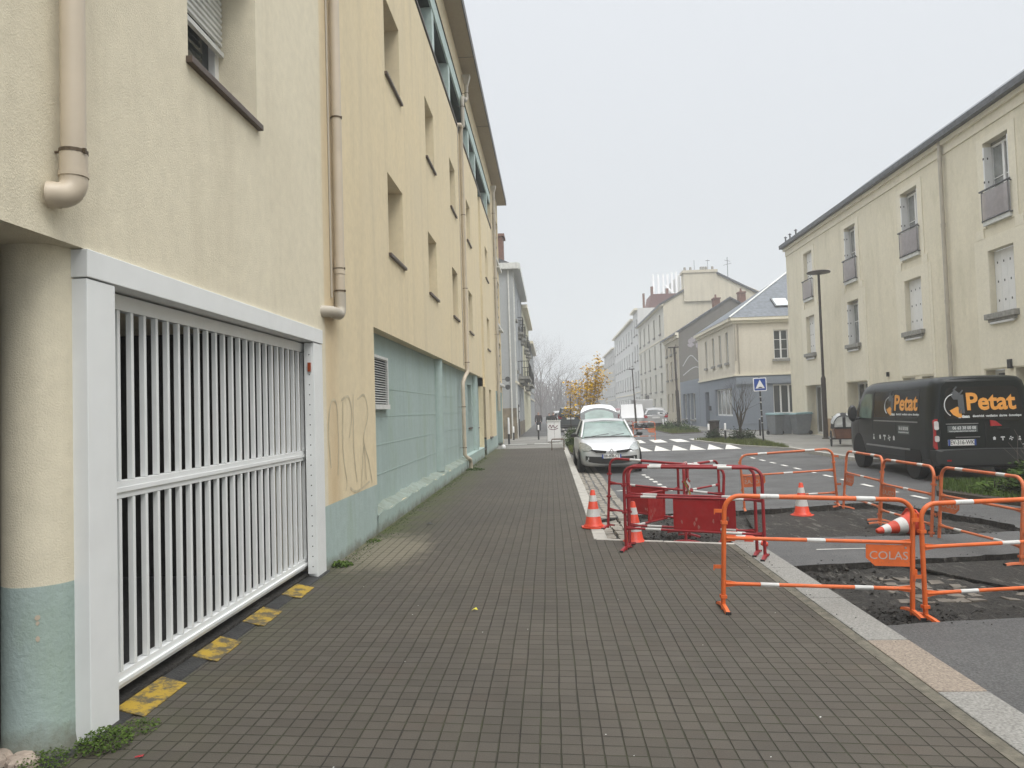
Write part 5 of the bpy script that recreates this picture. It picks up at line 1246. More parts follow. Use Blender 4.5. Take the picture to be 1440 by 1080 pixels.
# ------------------------------------------------------------------ black lettered van
van = thing('panel_van', 'black panel van with orange Petat lettering parked on the right', 'van', (8.50, 15.02, zr(8.5, 17)+.0), R(-3)); van.scale = (1, 1, 1.07)
def vs_(y, k=1., zmax=9, wf=1., zb=.27):
    P = [(0, zb), (.80, zb), (.93, zb+.03), (.965, .42), (.978, .66), (.978, .98), (.965, 1.15), (.925, 1.55), (.895, 1.76), (.855, 1.875), (.76, 1.945), (.55, 1.968), (0, 1.975)]
    return (y, [(x*wf, min(z, zmax-(.0 if x > .5 else -.01))) for x, z in P])
def vtop(y, wf, pts_): return (y, [(x*wf, z) for x, z in pts_])
base = [(0, .27), (.80, .27), (.93, .30), (.965, .42), (.978, .66), (.978, .98), (.965, 1.15), (.925, 1.55), (.895, 1.76), (.855, 1.875), (.76, 1.945), (.55, 1.968), (0, 1.975)]
def vsec(y, wf=1, zc=None, dz=0, wtop=1):
    Q = []
    for x, z in base:
        if zc is not None and z > zc: z = zc+(z-zc)*.06
        if z > 1.2: x *= wtop
        Q.append((x*wf, z+dz if z > .5 else z))
    return (y, Q)
S = [vsec(-.015, .90, None, -.05, .93), vsec(.02, .965, None, -.025, .965), vsec(.10, .99, None, -.008, .99), vsec(.35), vsec(1.5), vsec(2.6), vsec(3.3, 1, None, .0), vsec(3.60, 1, None, -.02), vsec(3.80, .995, 1.84), vsec(4.05, .985, 1.60), vsec(4.33, .97, 1.32), vsec(4.52, .96, 1.14), vsec(4.75, .93, 1.04), vsec(4.92, .86, .92), vsec(5.0, .74, .78)]
# rear face leans forward towards the roof
mb = loft(S); mb.v = [(x, y+(max(0, z-1.0)*.10 if y < .2 else 0), z) for x, y, z in mb.v]
vb = mb.build('body', M['vanpaint'], van, smooth=True)
def side_x(z):   # half width at height z
    T = [(.3, .93), (.42, .965), (.66, .978), (.98, .978), (1.15, .965), (1.55, .925), (1.76, .895), (1.875, .855)]
    for (a, xa), (b_, xb) in zip(T[:-1], T[1:]):
        if z <= b_: return xa+(xb-xa)*max(0, (z-a))/(b_-a)
    return .855
def sp_(y, z, off=.006): return Vector((-side_x(z)-off, y, z))
def spatch(name, P, mat, root=van, off=.006, th=.004):
    """panel on the left flank following the tumblehome: P = [(y,z)...] ; split at 1.15 and 1.55"""
    P3 = [sp_(y, z, off) for y, z in P]; mb = MB()
    mb.add(P3+[v+Vector((th, 0, 0)) for v in P3], [tuple(range(len(P)))]+[(i, (i+1) % len(P), (i+1) % len(P)+len(P), i+len(P)) for i in range(len(P))]); return mb.build(name, mat, root, fix=False)
def sstrip(name, y0, y1, z0, z1, mat, root=van, off=.006):
    zs_ = sorted({z0, z1, *[z for z in (.66, .98, 1.15, 1.55, 1.76) if z0 < z < z1]}); mb = MB()
    for a, b_ in zip(zs_[:-1], zs_[1:]): mb.quad(sp_(y0, a, off), sp_(y1, a, off), sp_(y1, b_, off), sp_(y0, b_, off))
    return mb.build(name, mat, root, fix=False)
M['vansheet'] = plain('gloss_film', (.006, .006, .006), .12, var=0, spec=.4)
M['seam'] = plain('seam_black', (.003, .003, .003), .8, var=0)
M['vantrim'] = plain('van_plastic', (.020, .022, .022), .55, var=.1)
sstrip('side_window', .62, 3.02, 1.19, 1.74, M['vansheet'])
# flank seams, sliding rail and rub strip
mb = MB()
for y in (3.06, 1.72, 4.02):
    for z0, z1 in ((.36, .98), (.98, 1.15), (1.15, 1.55), (1.55, 1.80)): mb.quad(sp_(y, z0), sp_(y+.014, z0), sp_(y+.014, z1), sp_(y, z1))
mb.build('door_seam', M['seam'], van, fix=False)
mb = MB(); mb.hexa([sp_(.65, 1.10, -.004), sp_(3.0, 1.10, -.004), sp_(3.0, 1.10, .012), sp_(.65, 1.10, .012), sp_(.65, 1.125, -.004), sp_(3.0, 1.125, -.004), sp_(3.0, 1.125, .012), sp_(.65, 1.125, .012)]); mb.build('door_rail', M['rimsteel'], van)
mb = MB(); mb.hexa([sp_(1.05, .55, -.01), sp_(3.5, .55, -.01), sp_(3.5, .55, .016), sp_(1.05, .55, .016), sp_(1.05, .585, -.01), sp_(3.5, .585, -.01), sp_(3.5, .585, .016), sp_(1.05, .585, .016)]); mb.build('rub_strip', M['rimsteel'], van)
mb = MB(); mb.hexa([sp_(.02, .28, -.01), sp_(3.75, .28, -.01), sp_(3.75, .28, .012), sp_(.02, .28, .012), sp_(.02, .42, -.01), sp_(3.75, .42, -.01), sp_(3.75, .42, .008), sp_(.02, .42, .008)]); mb.build('sill_panel', M['vantrim'], van)
# cab door window and quarter light
spatch('door_window', [(3.16, 1.16), (3.16, 1.70), (3.62, 1.70), (3.86, 1.52), (3.96, 1.16)], M['cabglass'] if 'cabglass' in M else plain('cab_glass', (.16, .22, .19), .08, var=.3, scale=3), off=.007)
spatch('quarter_window', [(4.04, 1.16), (3.95, 1.48), (4.03, 1.42), (4.28, 1.17)], M['carglass'], off=.007)
patch(van, 'windscreen', [(-.78, 3.86, 1.86), (.78, 3.86, 1.86), (.86, 4.46, 1.24), (-.86, 4.46, 1.24)], M['carglass'], .0, .03)
mb = MB(); mb.tube([sp_(3.95, 1.16, -.02), sp_(3.95, 1.14, .1)], .03, 6); mi_ = mb.build('mirror', M['blackpl'], van)
mb = MB(); mb.lathe([(0, -.07), (.09, -.06), (.12, 0), (.11, .05), (0, .07)], 16, (0, 0, 0), 'y'); mb.xf(Matrix.Translation((-1.12, 3.98, 1.27)) @ Matrix.Diagonal((.95, 1, 1.65, 1))); mb.build('mirror_shell', M['blackpl'], mi_, smooth=True)
mb = MB(); mb.tube([(1.0, 3.95, 1.15), (1.12, 3.98, 1.27)], .03, 6); mi_ = mb.build('mirror', M['blackpl'], van)
for s_ in (-1, 1):
    for y in (.95, 4.05):
        mb = MB(); mb.lathe([(0, 0), (.40, 0), (.412, .008), (.0, .010)], 30, (s_*.974, y, .40), 'x'); mb.build('wheel_arch', M['seam'], van)
        wheel(van, s_*.86, y, .345, .215, s_, M['rimsteel'])
mb = MB(); mb.prism([(-.4, 5.0, .45), (-.75, 4.93, .45), (-.8, 4.9, .7), (-.4, 4.98, .7)], (0, -.02, 0)); mb.build('grille', M['seam'], van)
# rear: local frame, y = 0 face, leaning forwards above 1.0
def rp_(x, z, off=.03): return Vector((x, -.015-off+max(0, z-1.0)*.10, z))
def rpatch(name, P, mat, off=.014, th=.01, root=van):
    mb = MB(); P3 = [rp_(x, z, off) for x, z in P]; mb.prism(P3, (0, th, 0)); return mb.build(name, mat, root)
def rrect(x0, x1, z0, z1, r=.06, n=4):
    Q = []
    for cx_, cz_, a0 in ((x1-r, z0+r, -90), (x1-r, z1-r, 0), (x0+r, z1-r, 90), (x0+r, z0+r, 180)):
        for i in range(n+1): a = R(a0+90*i/n); Q.append((cx_+r*math.cos(a), cz_+r*math.sin(a)))
    return Q
dl = rpatch('rear_door', [(-.82, .62), (.82, .62), (.83, 1.1), (.74, 1.78), (.66, 1.86), (-.66, 1.86), (-.74, 1.78), (-.83, 1.1)], M['vanpaint'], .012, .02)
rpatch('rear_window', [(-.74, 1.22), (-.70, 1.17), (-.12, 1.17), (.60, 1.11), (.72, 1.17), (.75, 1.25), (.67, 1.70), (.60, 1.76), (-.60, 1.76), (-.67, 1.70)], M['vansheet'], .020, .01, dl)
mb = MB()
for x in (.0,): mb.hexa([rp_(x, .62, .0215), rp_(x+.012, .62, .0215), rp_(x+.012, .62, .01), rp_(x, .62, .01), rp_(x, 1.09, .0215), rp_(x+.012, 1.09, .0215), rp_(x+.012, 1.09, .01), rp_(x, 1.09, .01)])
mb.build('door_seam', M['seam'], dl)
mb = MB(); mb.box(-.72, -.12, -.034, -.020, 1.075, 1.09); mb.box(-.55, -.10, -.036, -.020, .83, .842); mb.build('door_crease', M['rimsteel'], dl)
mb = MB(); mb.tube([rp_(.22, .98, .035), rp_(.46, .98, .035)], .012, 6); mb.build('door_handle', M['seam'], dl)
# brake light wedge
mb = MB(); mb.prism([rp_(.10, 1.14, .034), rp_(.10, 1.03, .034), rp_(.31, 1.03, .034), rp_(.20, 1.12, .034)], (0, .02, 0)); mb.build('brake_light', M['redlens'], dl)
for s_ in (-1, 1):
    q = rrect(.825, .955, .62, 1.18, .05)
    mb = MB(); mb.prism([(s_*x*(1-.03*(z-.62)), -.012+max(0, z-1)*.1, z) for x, z in q], (0, .10, 0)); tl = mb.build('tail_light', M['redlens'], van)
    for z0, z1 in ((.98, 1.14), (.76, .87)): mb = MB(); mb.prism([(s_*(x), -.018+max(0, z-1)*.1, z) for x, z in rrect(.85, .935, z0, z1, .03)], (0, .02, 0)); mb.build('light_lens', M['whitelens'], tl)
mb = loft([(-.09, [(0, .33), (.7, .33), (.86, .36), (.88, .45), (.86, .58), (.8, .60), (0, .61)]), (-.05, [(0, .30), (.78, .30), (.93, .33), (.95, .45), (.94, .60), (.88, .62), (0, .63)]), (.12, [(0, .28), (.82, .28), (.965, .31), (.985, .45), (.98, .60), (.92, .615), (0, .62)])]); mb.build('rear_bumper', M['vantrim'], van, smooth=True)
for s_ in (-1, 1): mb = MB(); mb.box(s_*.72-.04, s_*.72+.04, -.098, -.085, .40, .43); mb.build('reflector', M['redlens'], van)
# plate
mb = MB(); mb.box(-.70, -.18, -.040, -.028, .685, .795); pl_ = mb.build('number_plate', M['plate'], van)
mb = MB(); mb.box(-.70, -.665, -.042, -.0405, .685, .795); mb.box(-.215, -.18, -.042, -.0405, .685, .795); mb.build('plate_band', M['blue'], pl_)
text('EV-316-WK', .108, basis((-.44, -.0415, .74), (1, 0, 0), (0, 0, 1)), M['ink'], pl_, extrude=.0008, sx=.84, bold=.001)
M['petat'] = plain('orange_vinyl', (.78, .34, .06), .45, var=.08)
M['vinyl'] = plain('white_vinyl', (.66, .68, .68), .5, var=.05)
M['vgrey'] = plain('grey_vinyl', (.085, .092, .10), .5, var=.05)
M['vlab'] = plain('label_grey', (.10, .115, .115), .5, var=.1)
def livery(P, sx=1., rear=True):
    """P(u,v) -> matrix at that point of the panel; u to the right, v up, metres"""
    text('Petat', .44, P(.24, .02, 0), M['petat'], van, 'lettering', .002, sx, .013)
    text('artisan', .078, P(-.27, -.235, 0), M['vinyl'], van, 'lettering', .001, sx, .004)
    text('\u00e9lectricit\u00e9  ventilation  alarme  domotique', .060, P(.34, -.232, 0), M['vinyl'], van, 'lettering', .001, sx*.88, .0015)
    # plug and cable ring
    mb = MB(); q = [P(-.42+.20*math.cos(a)*1.0, -.03+.21*math.sin(a), 0).translation for a in [R(100+14*i) for i in range(11)]]; mb.tube(q, .009, 5); mb.build('cable_emblem', M['vinyl'], van)
    def poly(pts_, m_, nm):
        mb = MB(); V = [P(a, b_, 0).translation for a, b_ in pts_]; nrm_ = P(0, 0, 0).to_3x3() @ Vector((0, 0, 1)); mb.prism(V, nrm_*.0025); mb.build(nm, m_, van)
    poly([(-.53, -.12), (-.38, -.05), (-.31, -.10), (-.31, -.25), (-.38, -.25), (-.47, -.20)], M['petat'], 'flame_emblem')
    poly([(-.50, .18), (-.40, .26), (-.30, .18), (-.34, .08), (-.44, .08)], M['vgrey'], 'plug_emblem')
    poly([(-.44, .26), (-.42, .24), (-.35, .31), (-.37, .33)], M['vgrey'], 'plug_pin'); poly([(-.33, .19), (-.31, .17), (-.24, .24), (-.26, .26)], M['vgrey'], 'plug_pin')
    poly([(-.36, -.18), (-.36, .10), (-.31, .17), (-.25, .17), (-.25, .0), (-.25, -.18)], M['vgrey'], 'plug_emblem')
def PR(u, v, _): return basis(rp_(u-.10, 1.45+v, .024), (1, 0, 0), (0, .10, 1))
livery(PR, 1.0)
ux_ = Vector((0, -1, 0))
def PS(u, v, _):
    z = 1.46+v*.86; y = 1.58-u*1.28; zz = Vector((side_x(1.2)-side_x(1.7), 0, .5)).normalized()
    return basis(sp_(y, z, .010), (0, -1, 0), zz)
livery(PS, 1.28)
# phone label and pictograms, rear
lb1 = rpatch('phone_label', [(-.70, .93), (-.14, .93), (-.14, 1.05), (-.70, 1.05)], M['vlab'], .024, .006)
text('06 63 38 00 08', .078, basis(rp_(-.39, 1.005, .026), (1, 0, 0), (0, 0, 1)), M['vinyl'], lb1, extrude=.0006, sx=.92, bold=.002)
text('www.petat-electricien-nantes.fr', .040, basis(rp_(-.42, .95, .026), (1, 0, 0), (0, 0, 1)), M['vinyl'], lb1, extrude=.0006, sx=.98, bold=.0008)
def picto(Pm, kind):
    mb = MB()
    n_ = Pm.to_3x3() @ Vector((0, 0, 1))*.0015
    def pl2(pts_): mb.prism([Pm @ Vector((a, b_, 0)) for a, b_ in pts_], n_)
    if kind == 0: pl2([(-.018, -.02), (.018, -.02), (.02, .015), (0, .03), (-.02, .015)])
    elif kind == 1: pl2([(-.032, .01), (.032, .01), (.028, .028), (-.028, .028)]); pl2([(-.008, -.03), (.008, -.03), (.008, .009), (-.008, .009)])
    elif kind == 2:
        for a in range(4): c_, s_ = math.cos(a*math.pi/2+.3), math.sin(a*math.pi/2+.3); pl2([(0, 0), (.03*c_-.012*s_, .03*s_+.012*c_), (.03*c_+.012*s_, .03*s_-.012*c_)])
    elif kind == 3: pl2([(-.02, -.03), (.02, -.03), (.014, .0), (-.014, .0)]); pl2([(-.01, .008), (.01, .008), (.01, .028), (-.01, .028)])
    else: pl2([(-.032, -.012), (.032, -.006), (.03, .004), (-.004, .022), (-.03, .010)])
    mb.build('pictogram', M['vinyl'], van)
for k in range(5): picto(basis(rp_(.16+k*.155, .80, .024), (1, 0, 0), (0, 0, 1)) @ Matrix.Diagonal((1.25, 1.25, 1, 1)), k)
text('www.petat.fr', .045, basis(rp_(.78, .69, .024), (1, 0, 0), (0, 0, 1)), M['vinyl'], van, 'lettering', .0006, 1, .0005)
mb = MB(); mb.quad(sp_(1.03, .86, .008), sp_(1.62, .86, .008), sp_(1.62, 1.04, .008), sp_(1.03, 1.04, .008)); lb2 = mb.build('phone_label', M['vlab'], van, fix=False)
text('06 63 38 00 08', .095, basis(sp_(1.32, .975, .010), (0, -1, 0), (0, 0, 1)), M['vinyl'], lb2, extrude=.0006, sx=.80, bold=.003)
text('www.petat-electricien-nantes.fr', .045, basis(sp_(1.32, .90, .010), (0, -1, 0), (0, 0, 1)), M['vinyl'], lb2, extrude=.0006, sx=.9, bold=.001)
for k, y in enumerate((3.0, 2.62, 2.36, 2.1, 1.84)): picto(basis(sp_(y, .76, .010), (0, -1.5, 0), (0, 0, 1)) @ Matrix.Diagonal((2.4, 2.0, 1, 1)), (3, 0, 1, 2, 0)[k])
# ------------------------------------------------------------------ street furniture
def furn(name, label, cat, loc, group=None, rz=0): return thing(name, label, cat, loc, rz, group)
# lamps
t = furn('street_lamp', 'tall dark street lamp with a flat disc head in front of the cream block', 'street lamp', (11.60, 32.0, .02))
mb = MB(); mb.lathe([(.16, 0), (.16, .03), (.10, .05), (.098, 2.55), (.058, 2.66), (.05, 7.02)], 14); mb.build('pole', M['pole'], t, smooth=True)
mb = MB(); mb.lathe([(.05, 6.98), (.12, 7.02), (.47, 7.05), (.48, 7.09), (.40, 7.13), (.0, 7.16)], 28); hd = mb.build('lamp_head', M['pole'], t, smooth=True)
mb = MB(); mb.lathe([(.0, 7.035), (.30, 7.038), (.30, 7.045)], 24); mb.build('diffuser', M['whiteold'], hd)
t.rotation_euler = (0, 0, 0)
t = furn('street_lamp', 'thick leaning dark lamp post with short crossbar head before the grey gable', 'street lamp', (8.8, 51.4, .02))
mb = MB(); mb.lathe([(.12, 0), (.12, 2.6), (.075, 2.7), (.07, 5.6)], 10); mb.build('pole', M['pole'], t, smooth=True)
mb = MB(); mb.box(-.42, .30, -.12, .12, 5.58, 5.66); mb.build('lamp_head', M['pole'], t, bevel=.02); t.rotation_euler = (0, R(-1.5), 0)
mb = MB(); mb.box(.12, .135, -.05, .05, 1.5, 2.6); mb.build('poster', M['signwhite'], t)
t = furn('street_lamp', 'slim lamp post with small square head in front of the white box van', 'street lamp', (5.62, 49.0, 0), None)
mb = MB(); mb.lathe([(.07, 0), (.065, 2.0), (.04, 2.1), (.035, 4.1)], 8); mb.build('pole', M['pole'], t, smooth=True)
mb = MB(); mb.box(-.24, .14, -.1, .1, 4.08, 4.13); mb.build('lamp_head', M['pole'], t); t.rotation_euler = (0, R(-2.2), 0)
t = furn('signpost', 'thin grey post standing beside the yellow tree in the fog', 'post', (.95, 62, -.1))
mb = MB(); mb.tube([(0, 0, 0), (0, 0, 4.2)], .035, 6); mb.build('pole', M['steel'], t)
# speed hump sign
t = furn('road_sign', 'blue square speed hump sign with white triangle on a dark stickered post', 'road sign', (8.52, 30.3, .0)); t.rotation_euler = (0, R(-1.6), R(4))
mb = MB(); mb.tube([(0, 0, 0), (0, 0, 2.66)], .035, 10); pl = mb.build('pole', M['blackpl'], t, smooth=True)
mb = MB()
for z, k in ((1.05, .05), (1.3, .035), (1.62, .05), (1.84, .04), (.8, .03)): mb.lathe([(.0365, z), (.0365, z+k)], 10)
mb.build('sticker', M['band'], pl)
mb = MB()
def rr2(w, h, r, y): return [(x, y, z) for x, z in rrect(-w, w, -h, h, r)]
P = [(x, y, z+2.36) for x, y, z in rr2(.27, .27, .04, -.045)]; mb.prism(P, (0, .012, 0)); pn = mb.build('sign_panel', M['signwhite'], t)
mb = MB(); mb.prism([(x, y, z+2.36) for x, y, z in rr2(.235, .235, .02, -.047)], (0, .003, 0)); mb.build('blue_field', M['blue'], pn)
mb = MB(); mb.prism([(-.19, -.050, 2.20), (.19, -.050, 2.20), (0, -.050, 2.55)], (0, .004, 0)); mb.build('white_triangle', M['signwhite'], pn)
mb = MB(); mb.prism([(-.11, -.053, 2.215), (.11, -.053, 2.215), (.06, -.053, 2.245), (.03, -.053, 2.262), (-.03, -.053, 2.262), (-.06, -.053, 2.245)], (0, .003, 0)); mb.build('hump_symbol', M['ink'], pn)
# wheelie bins
def wbin(label, x, y, rz, w=.58, d=.66):
    t = furn('wheelie_bin', label, 'bin', (x, y, .02), 'grey bins with teal lids', rz)
    mb = MB(); mb.hexa([(-w*.40, -d*.38, .03), (w*.40, -d*.38, .03), (w*.40, d*.34, .03), (-w*.40, d*.34, .03), (-w*.5, -d*.5, .98), (w*.5, -d*.5, .98), (w*.5, d*.5, .98), (-w*.5, d*.5, .98)]); mb.build('body', M['bin'], t, bevel=.02)
    mb = MB(); mb.hexa([(-w*.54, -d*.56, .98), (w*.54, -d*.56, .98), (w*.54, d*.55, .98), (-w*.54, d*.55, .98), (-w*.48, -d*.46, 1.05), (w*.48, -d*.46, 1.05), (w*.48, d*.5, 1.09), (-w*.48, d*.5, 1.09)]); mb.build('lid', M['binlid'], t, bevel=.015)
    for s_ in (-1, 1): mb = MB(); mb.lathe([(0, -.03), (.1, -.03), (.1, .03), (0, .03)], 14, (s_*w*.42, d*.38, .1), 'x'); mb.build('wheel', M['black'], t)
    mb = MB(); mb.tube([(-w*.45, d*.58, 1.0), (w*.45, d*.58, 1.0)], .018, 6); mb.build('handle', M['bin'], t)
M['bin'] = plain('bin_grey', (.20, .215, .225), .55, var=.08); M['binlid'] = plain('bin_lid_teal', (.20, .30, .31), .5, var=.08)
wbin('grey bin with teal lid, leftmost of the bins by the blue shop', 11.15, 37.5, R(25)); wbin('narrow grey bin squeezed between the two outer bins', 11.72, 37.7, R(85), .5, .62); wbin('widest grey bin nearest the lamp post, its wheel towards it', 12.25, 37.0, R(-82), .66, .85)
# bollards
def bollard(label, x, y, h, white, z=0, r=.045):
    t = furn('bollard', label, 'bollard', (x, y, z), 'bollards along the pavements')
    mb = MB(); mb.lathe([(r, -.02), (r, h-white)], 10); mb.build('post', M['blackpl'], t, smooth=True)
    mb = MB(); mb.lathe([(r+.001, h-white), (r+.001, h-.02), (r*.7, h), (0, h+.005)], 10); mb.build('white_cap', M['signwhite'], t, smooth=True)
bollard('tall post with long white top at the beige building corner', -2.01, 35.19, 1.28, .78); bollard('short white topped bollard by the rubble base of the grey house', -2.05, 40.48, .74, .34)
bollard('white topped bollard alone on the crossing left of the white cabinet', -.68, 40.0, .78, .26)
bollard('white topped bollard left of the bare tree by the dark bin', 7.3, 34.8, .72, .3); bollard('white topped bollard in the shrubs in front of the bare tree', 7.55, 32.6, .78, .3)
bollard('plain dark bollard between bare tree and speed hump sign', 10.2, 36.8, .84, .02); bollard('white topped bollard just right of the speed hump sign post', 11.3, 39.2, .8, .28)
bollard('left one of two bollards by the silver grey parked hatchback', 7.5, 50.0, .75, .38); bollard('right one of two bollards by the silver grey parked hatchback', 7.75, 50.4, .75, .38)
t = furn('litter_bin', 'dark slatted litter bin beside the white topped bollards', 'litter bin', (7.85, 36.2, 0)); mb = MB(); mb.lathe([(.22, 0), (.26, .75), (.28, .78), (.2, .8), (0, .8)], 12); mb.build('drum', M['pole'], t); mb = MB(); mb.lathe([(.30, .8), (.30, .84), (0, .88)], 12); mb.build('lid', M['blackpl'], t)
# electrical cabinet with scrawl
t = furn('utility_cabinet', 'white utility cabinet with dark red scrawl on the kerb', 'cabinet', (.16, 36.3, 0))
mb = MB(); mb.box(-.34, .30, -.2, .2, .04, 1.02); cb_ = mb.build('housing', M['signwhite'], t, bevel=.02); mb = MB(); mb.box(-.37, .33, -.23, .23, 1.02, 1.07); mb.build('cap', M['whiteold'], t); mb = MB(); mb.box(-.32, .28, -.18, .18, -.03, .04); mb.build('base', M['stone'], t)
cf = Fr((-.34, 36.1, 0), (1, 0, 0), (0, -1, 0))
sg = strokes(Fr((-.34, -.2, 0), (1, 0, 0), (0, -1, 0)), [[(.06, .72), (.14, .85), (.2, .7), (.28, .84), (.36, .7), (.5, .82)], [(.1, .66), (.3, .62), (.52, .68)]], .03, .002, plain('spray_maroon', (.13, .03, .05), .7, var=.1), 'graffiti', t)
mb = MB(); mb.box(.0, .008, -.203, -.2, .1, .98); mb.build('door_gap', M['ink'], t)
t = furn('cycle_rack', 'low brown metal rack at the kerb before the white cabinet', 'rack', (.25, 29.3, 0))
mb = MB()
for y in (-.18, .18): mb.tube([(-.24, y, 0), (-.24, y, .40), (-.2, y, .43), (.2, y, .43), (.24, y, .40), (.24, y, 0)], .018, 6)
mb.box(-.24, .24, -.2, .2, .41, .44); mb.build('frame', plain('rust_brown', (.10, .06, .035), .7, var=.3), t)
# works fence far down the road
barrier('orange', 'small works barrier far off at the foot of the slim lamp', (4.0, 36.4), (5.0, 36.0), -.02, -.02, 0, True, group='orange barriers round the trenches')
barrier('red', 'small crimson works barrier far off left of the slim lamp', (3.75, 37.6), (4.0, 36.5), -.02, -.02, 0, panel=False, group='crimson barriers round the pavement hole')
# cargo trike with canopy
t = furn('cargo_trike', 'cargo tricycle with brown box and black canopy with clear windows', 'cargo bike', (10.22, 26.55, .02), None, R(-16))
def spoked(x, y, r, nm='wheel'):
    mb = MB(); mb.tube([(x, y+r*math.cos(a), r+r*math.sin(a)) for a in [2*math.pi*i/20 for i in range(20)]], .022, 6, closed=True); o = mb.build(nm, M['black'], t, smooth=True)
    mb = MB()
    for i in range(10): a = 2*math.pi*i/10; mb.tube([(x, y, r), (x, y+r*math.cos(a), r+r*math.sin(a))], .003, 3)
    mb.lathe([(.03, -.04), (.03, .04)], 8, (x, y, r), 'x'); mb.build('spokes', M['steel'], o)
spoked(-.40, -.1, .27); spoked(.40, -.1, .27); spoked(0, 1.25, .30)
mb = MB(); mb.hexa([(-.26, -.42, .28), (.26, -.42, .28), (.26, .42, .28), (-.26, .42, .28), (-.33, -.50, .64), (.33, -.50, .64), (.33, .46, .64), (-.33, .46, .64)]); mb.build('cargo_box', plain('brown_board', (.16, .07, .04), .6, var=.2), t, bevel=.01)
mb = MB(); mb.box(-.40, .40, -.14, -.08, .24, .29); mb.tube([(0, .4, .3), (0, 1.0, .38), (0, 1.25, .30)], .025, 6); mb.tube([(0, .95, .36), (0, .88, .98)], .02, 6); mb.build('frame', M['ink'], t)
mb = MB(); mb.tube([(-.30, .55, 1.02), (-.12, .68, .95), (.12, .68, .95), (.30, .55, 1.02)], .014, 6); mb.build('handlebar', M['ink'], t)
mb = MB(); mb.box(-.09, .09, .82, 1.08, .98, 1.03); mb.build('saddle', M['ink'], t, bevel=.02)
def dome(u, v, s_=1.0):   # u 0..1 across (arch), v 0..1 along
    a = math.pi*u; y = -.52+1.0*v; k = math.sin(math.pi*min(1, max(0, .12+.76*v)))**.35; return Vector((-.40*s_*math.cos(a)*k, y, .62+.55*s_*math.sin(a)**.8*k))
def dmesh(u0, u1, v0, v1, s_, nm, m_, par):
    mb = MB(); V = []; F = []; n_ = 8
    for j in range(n_+1):
        for i in range(n_+1): V.append(dome(u0+(u1-u0)*i/n_, v0+(v1-v0)*j/n_, s_))
    for j in range(n_):
        for i in range(n_): a = j*(n_+1)+i; F.append((a, a+1, a+n_+2, a+n_+1))
    mb.add(V, F); return mb.build(nm, m_, par, smooth=True, fix=False)
cn = dmesh(0, 1, 0, 1, 1, 'canopy', M['canopy'] if 'canopy' in M else plain('canopy_cloth', (.018, .018, .02), .8, var=.1), t)
M['clearpl'] = plain('clear_plastic', (.42, .43, .42), .15, var=.35, scale=5)
for u0, u1 in ((.08, .42), (.58, .92)): dmesh(u0, u1, .12, .88, 1.02, 'canopy_window', M['clearpl'], cn)
mb = MB(); mb.add([dome(i/14, 0) for i in range(15)], [tuple(range(15))]); mb.build('canopy_front', plain('canopy_cloth_front', (.018, .018, .02), .8, var=.1), cn, fix=False)
for s_ in (-1, 1):
    mb = MB(); P = [(s_*.05, -.545, .68), (s_*.31, -.545, .68), (s_*.30, -.545, .86), (s_*.20, -.545, 1.0), (s_*.05, -.545, 1.04)]; mb.prism(P, (0, .012, 0)); mb.build('canopy_window', M['clearpl'], cn)
# litter
t = furn('litter', 'crumpled bright yellow wrapper on the pavers', 'litter', (-.66, 5.98, .004))
mb = MB(); mb.add([(-.025, 0, .002), (.0, -.02, .018), (.028, .004, .004), (.012, .022, .022), (-.014, .018, .01)], [(0, 1, 4), (1, 3, 4), (1, 2, 3)]); mb.build('wrapper', plain('yellow_foil', (.62, .55, .03), .4, var=.1), t, fix=False)
t = furn('litter', 'small red scrap of paper by the weeds at the gate post', 'litter', (-2.01, 3.48, .004)); mb = MB(); mb.add([(-.02, 0, .001), (.02, .006, .004), (.018, .02, .008), (-.02, .014, .003)], [(0, 1, 2, 3)]); mb.build('scrap', M['redlens'], t, fix=False)
t = furn('litter', 'dark dead leaf lying near the plinth', 'litter', (-1.79, 10.6, .004)); mb = MB(); mb.add([(-.06, 0, .004), (0, -.03, .02), (.07, .01, .006), (.0, .04, .03)], [(0, 1, 3), (1, 2, 3)]); mb.build('leaf', M['ink'], t, fix=False)
mb = MB()
for i in range(30):
    x, y = random.uniform(-2.1, 1.9), 3.2+random.random()**2*12; s_ = random.uniform(.003, .007)
    mb.add([(x-s_, y, .002), (x, y-s_*.7, .002), (x+s_, y, .004), (x, y+s_*.7, .004)], [(0, 1, 2, 3)])
tag(mb.build('gum_spots', M['whiteold'], fix=False), 'pale chewing gum specks dotted over the pavers', 'specks', kind='stuff')
mb = MB()
def crumb(x, y, z, s_):
    P = [Vector((random.uniform(-1, 1), random.uniform(-1, 1), random.uniform(-.2, 1)))*s_ for _ in range(5)]; mb.add([(x+p.x, y+p.y, z+p.z) for p in P], [(0, 1, 2), (0, 2, 3), (0, 3, 4), (0, 4, 1), (1, 4, 3, 2)])
for i in range(900):
    x, y = random.uniform(2.34, 6.5), random.uniform(5.5, 12.3)
    inh = in_poly(x, y, H1) or in_poly(x, y, H2)
    if inh: crumb(x, y, zr(x, y)-.075+random.uniform(-.01, .012), random.uniform(.006, .022))
    elif random.random() < .35: crumb(x, y, zr(x, y)+.002, random.uniform(.003, .010))
for i in range(500):
    x, y = random.uniform(.7, 2.3), random.uniform(9, 12); crumb(x, y, zr(x, y)-.08+random.uniform(0, .015), random.uniform(.008, .026))
for i in range(110):
    y = random.uniform(4.6, 8.6); x = random.choice((random.uniform(1.2, 2.05), random.gauss(2.0, .12), random.gauss(2.0, .08)))
    crumb(min(x, 2.3), y, .005, random.uniform(.003, .010))
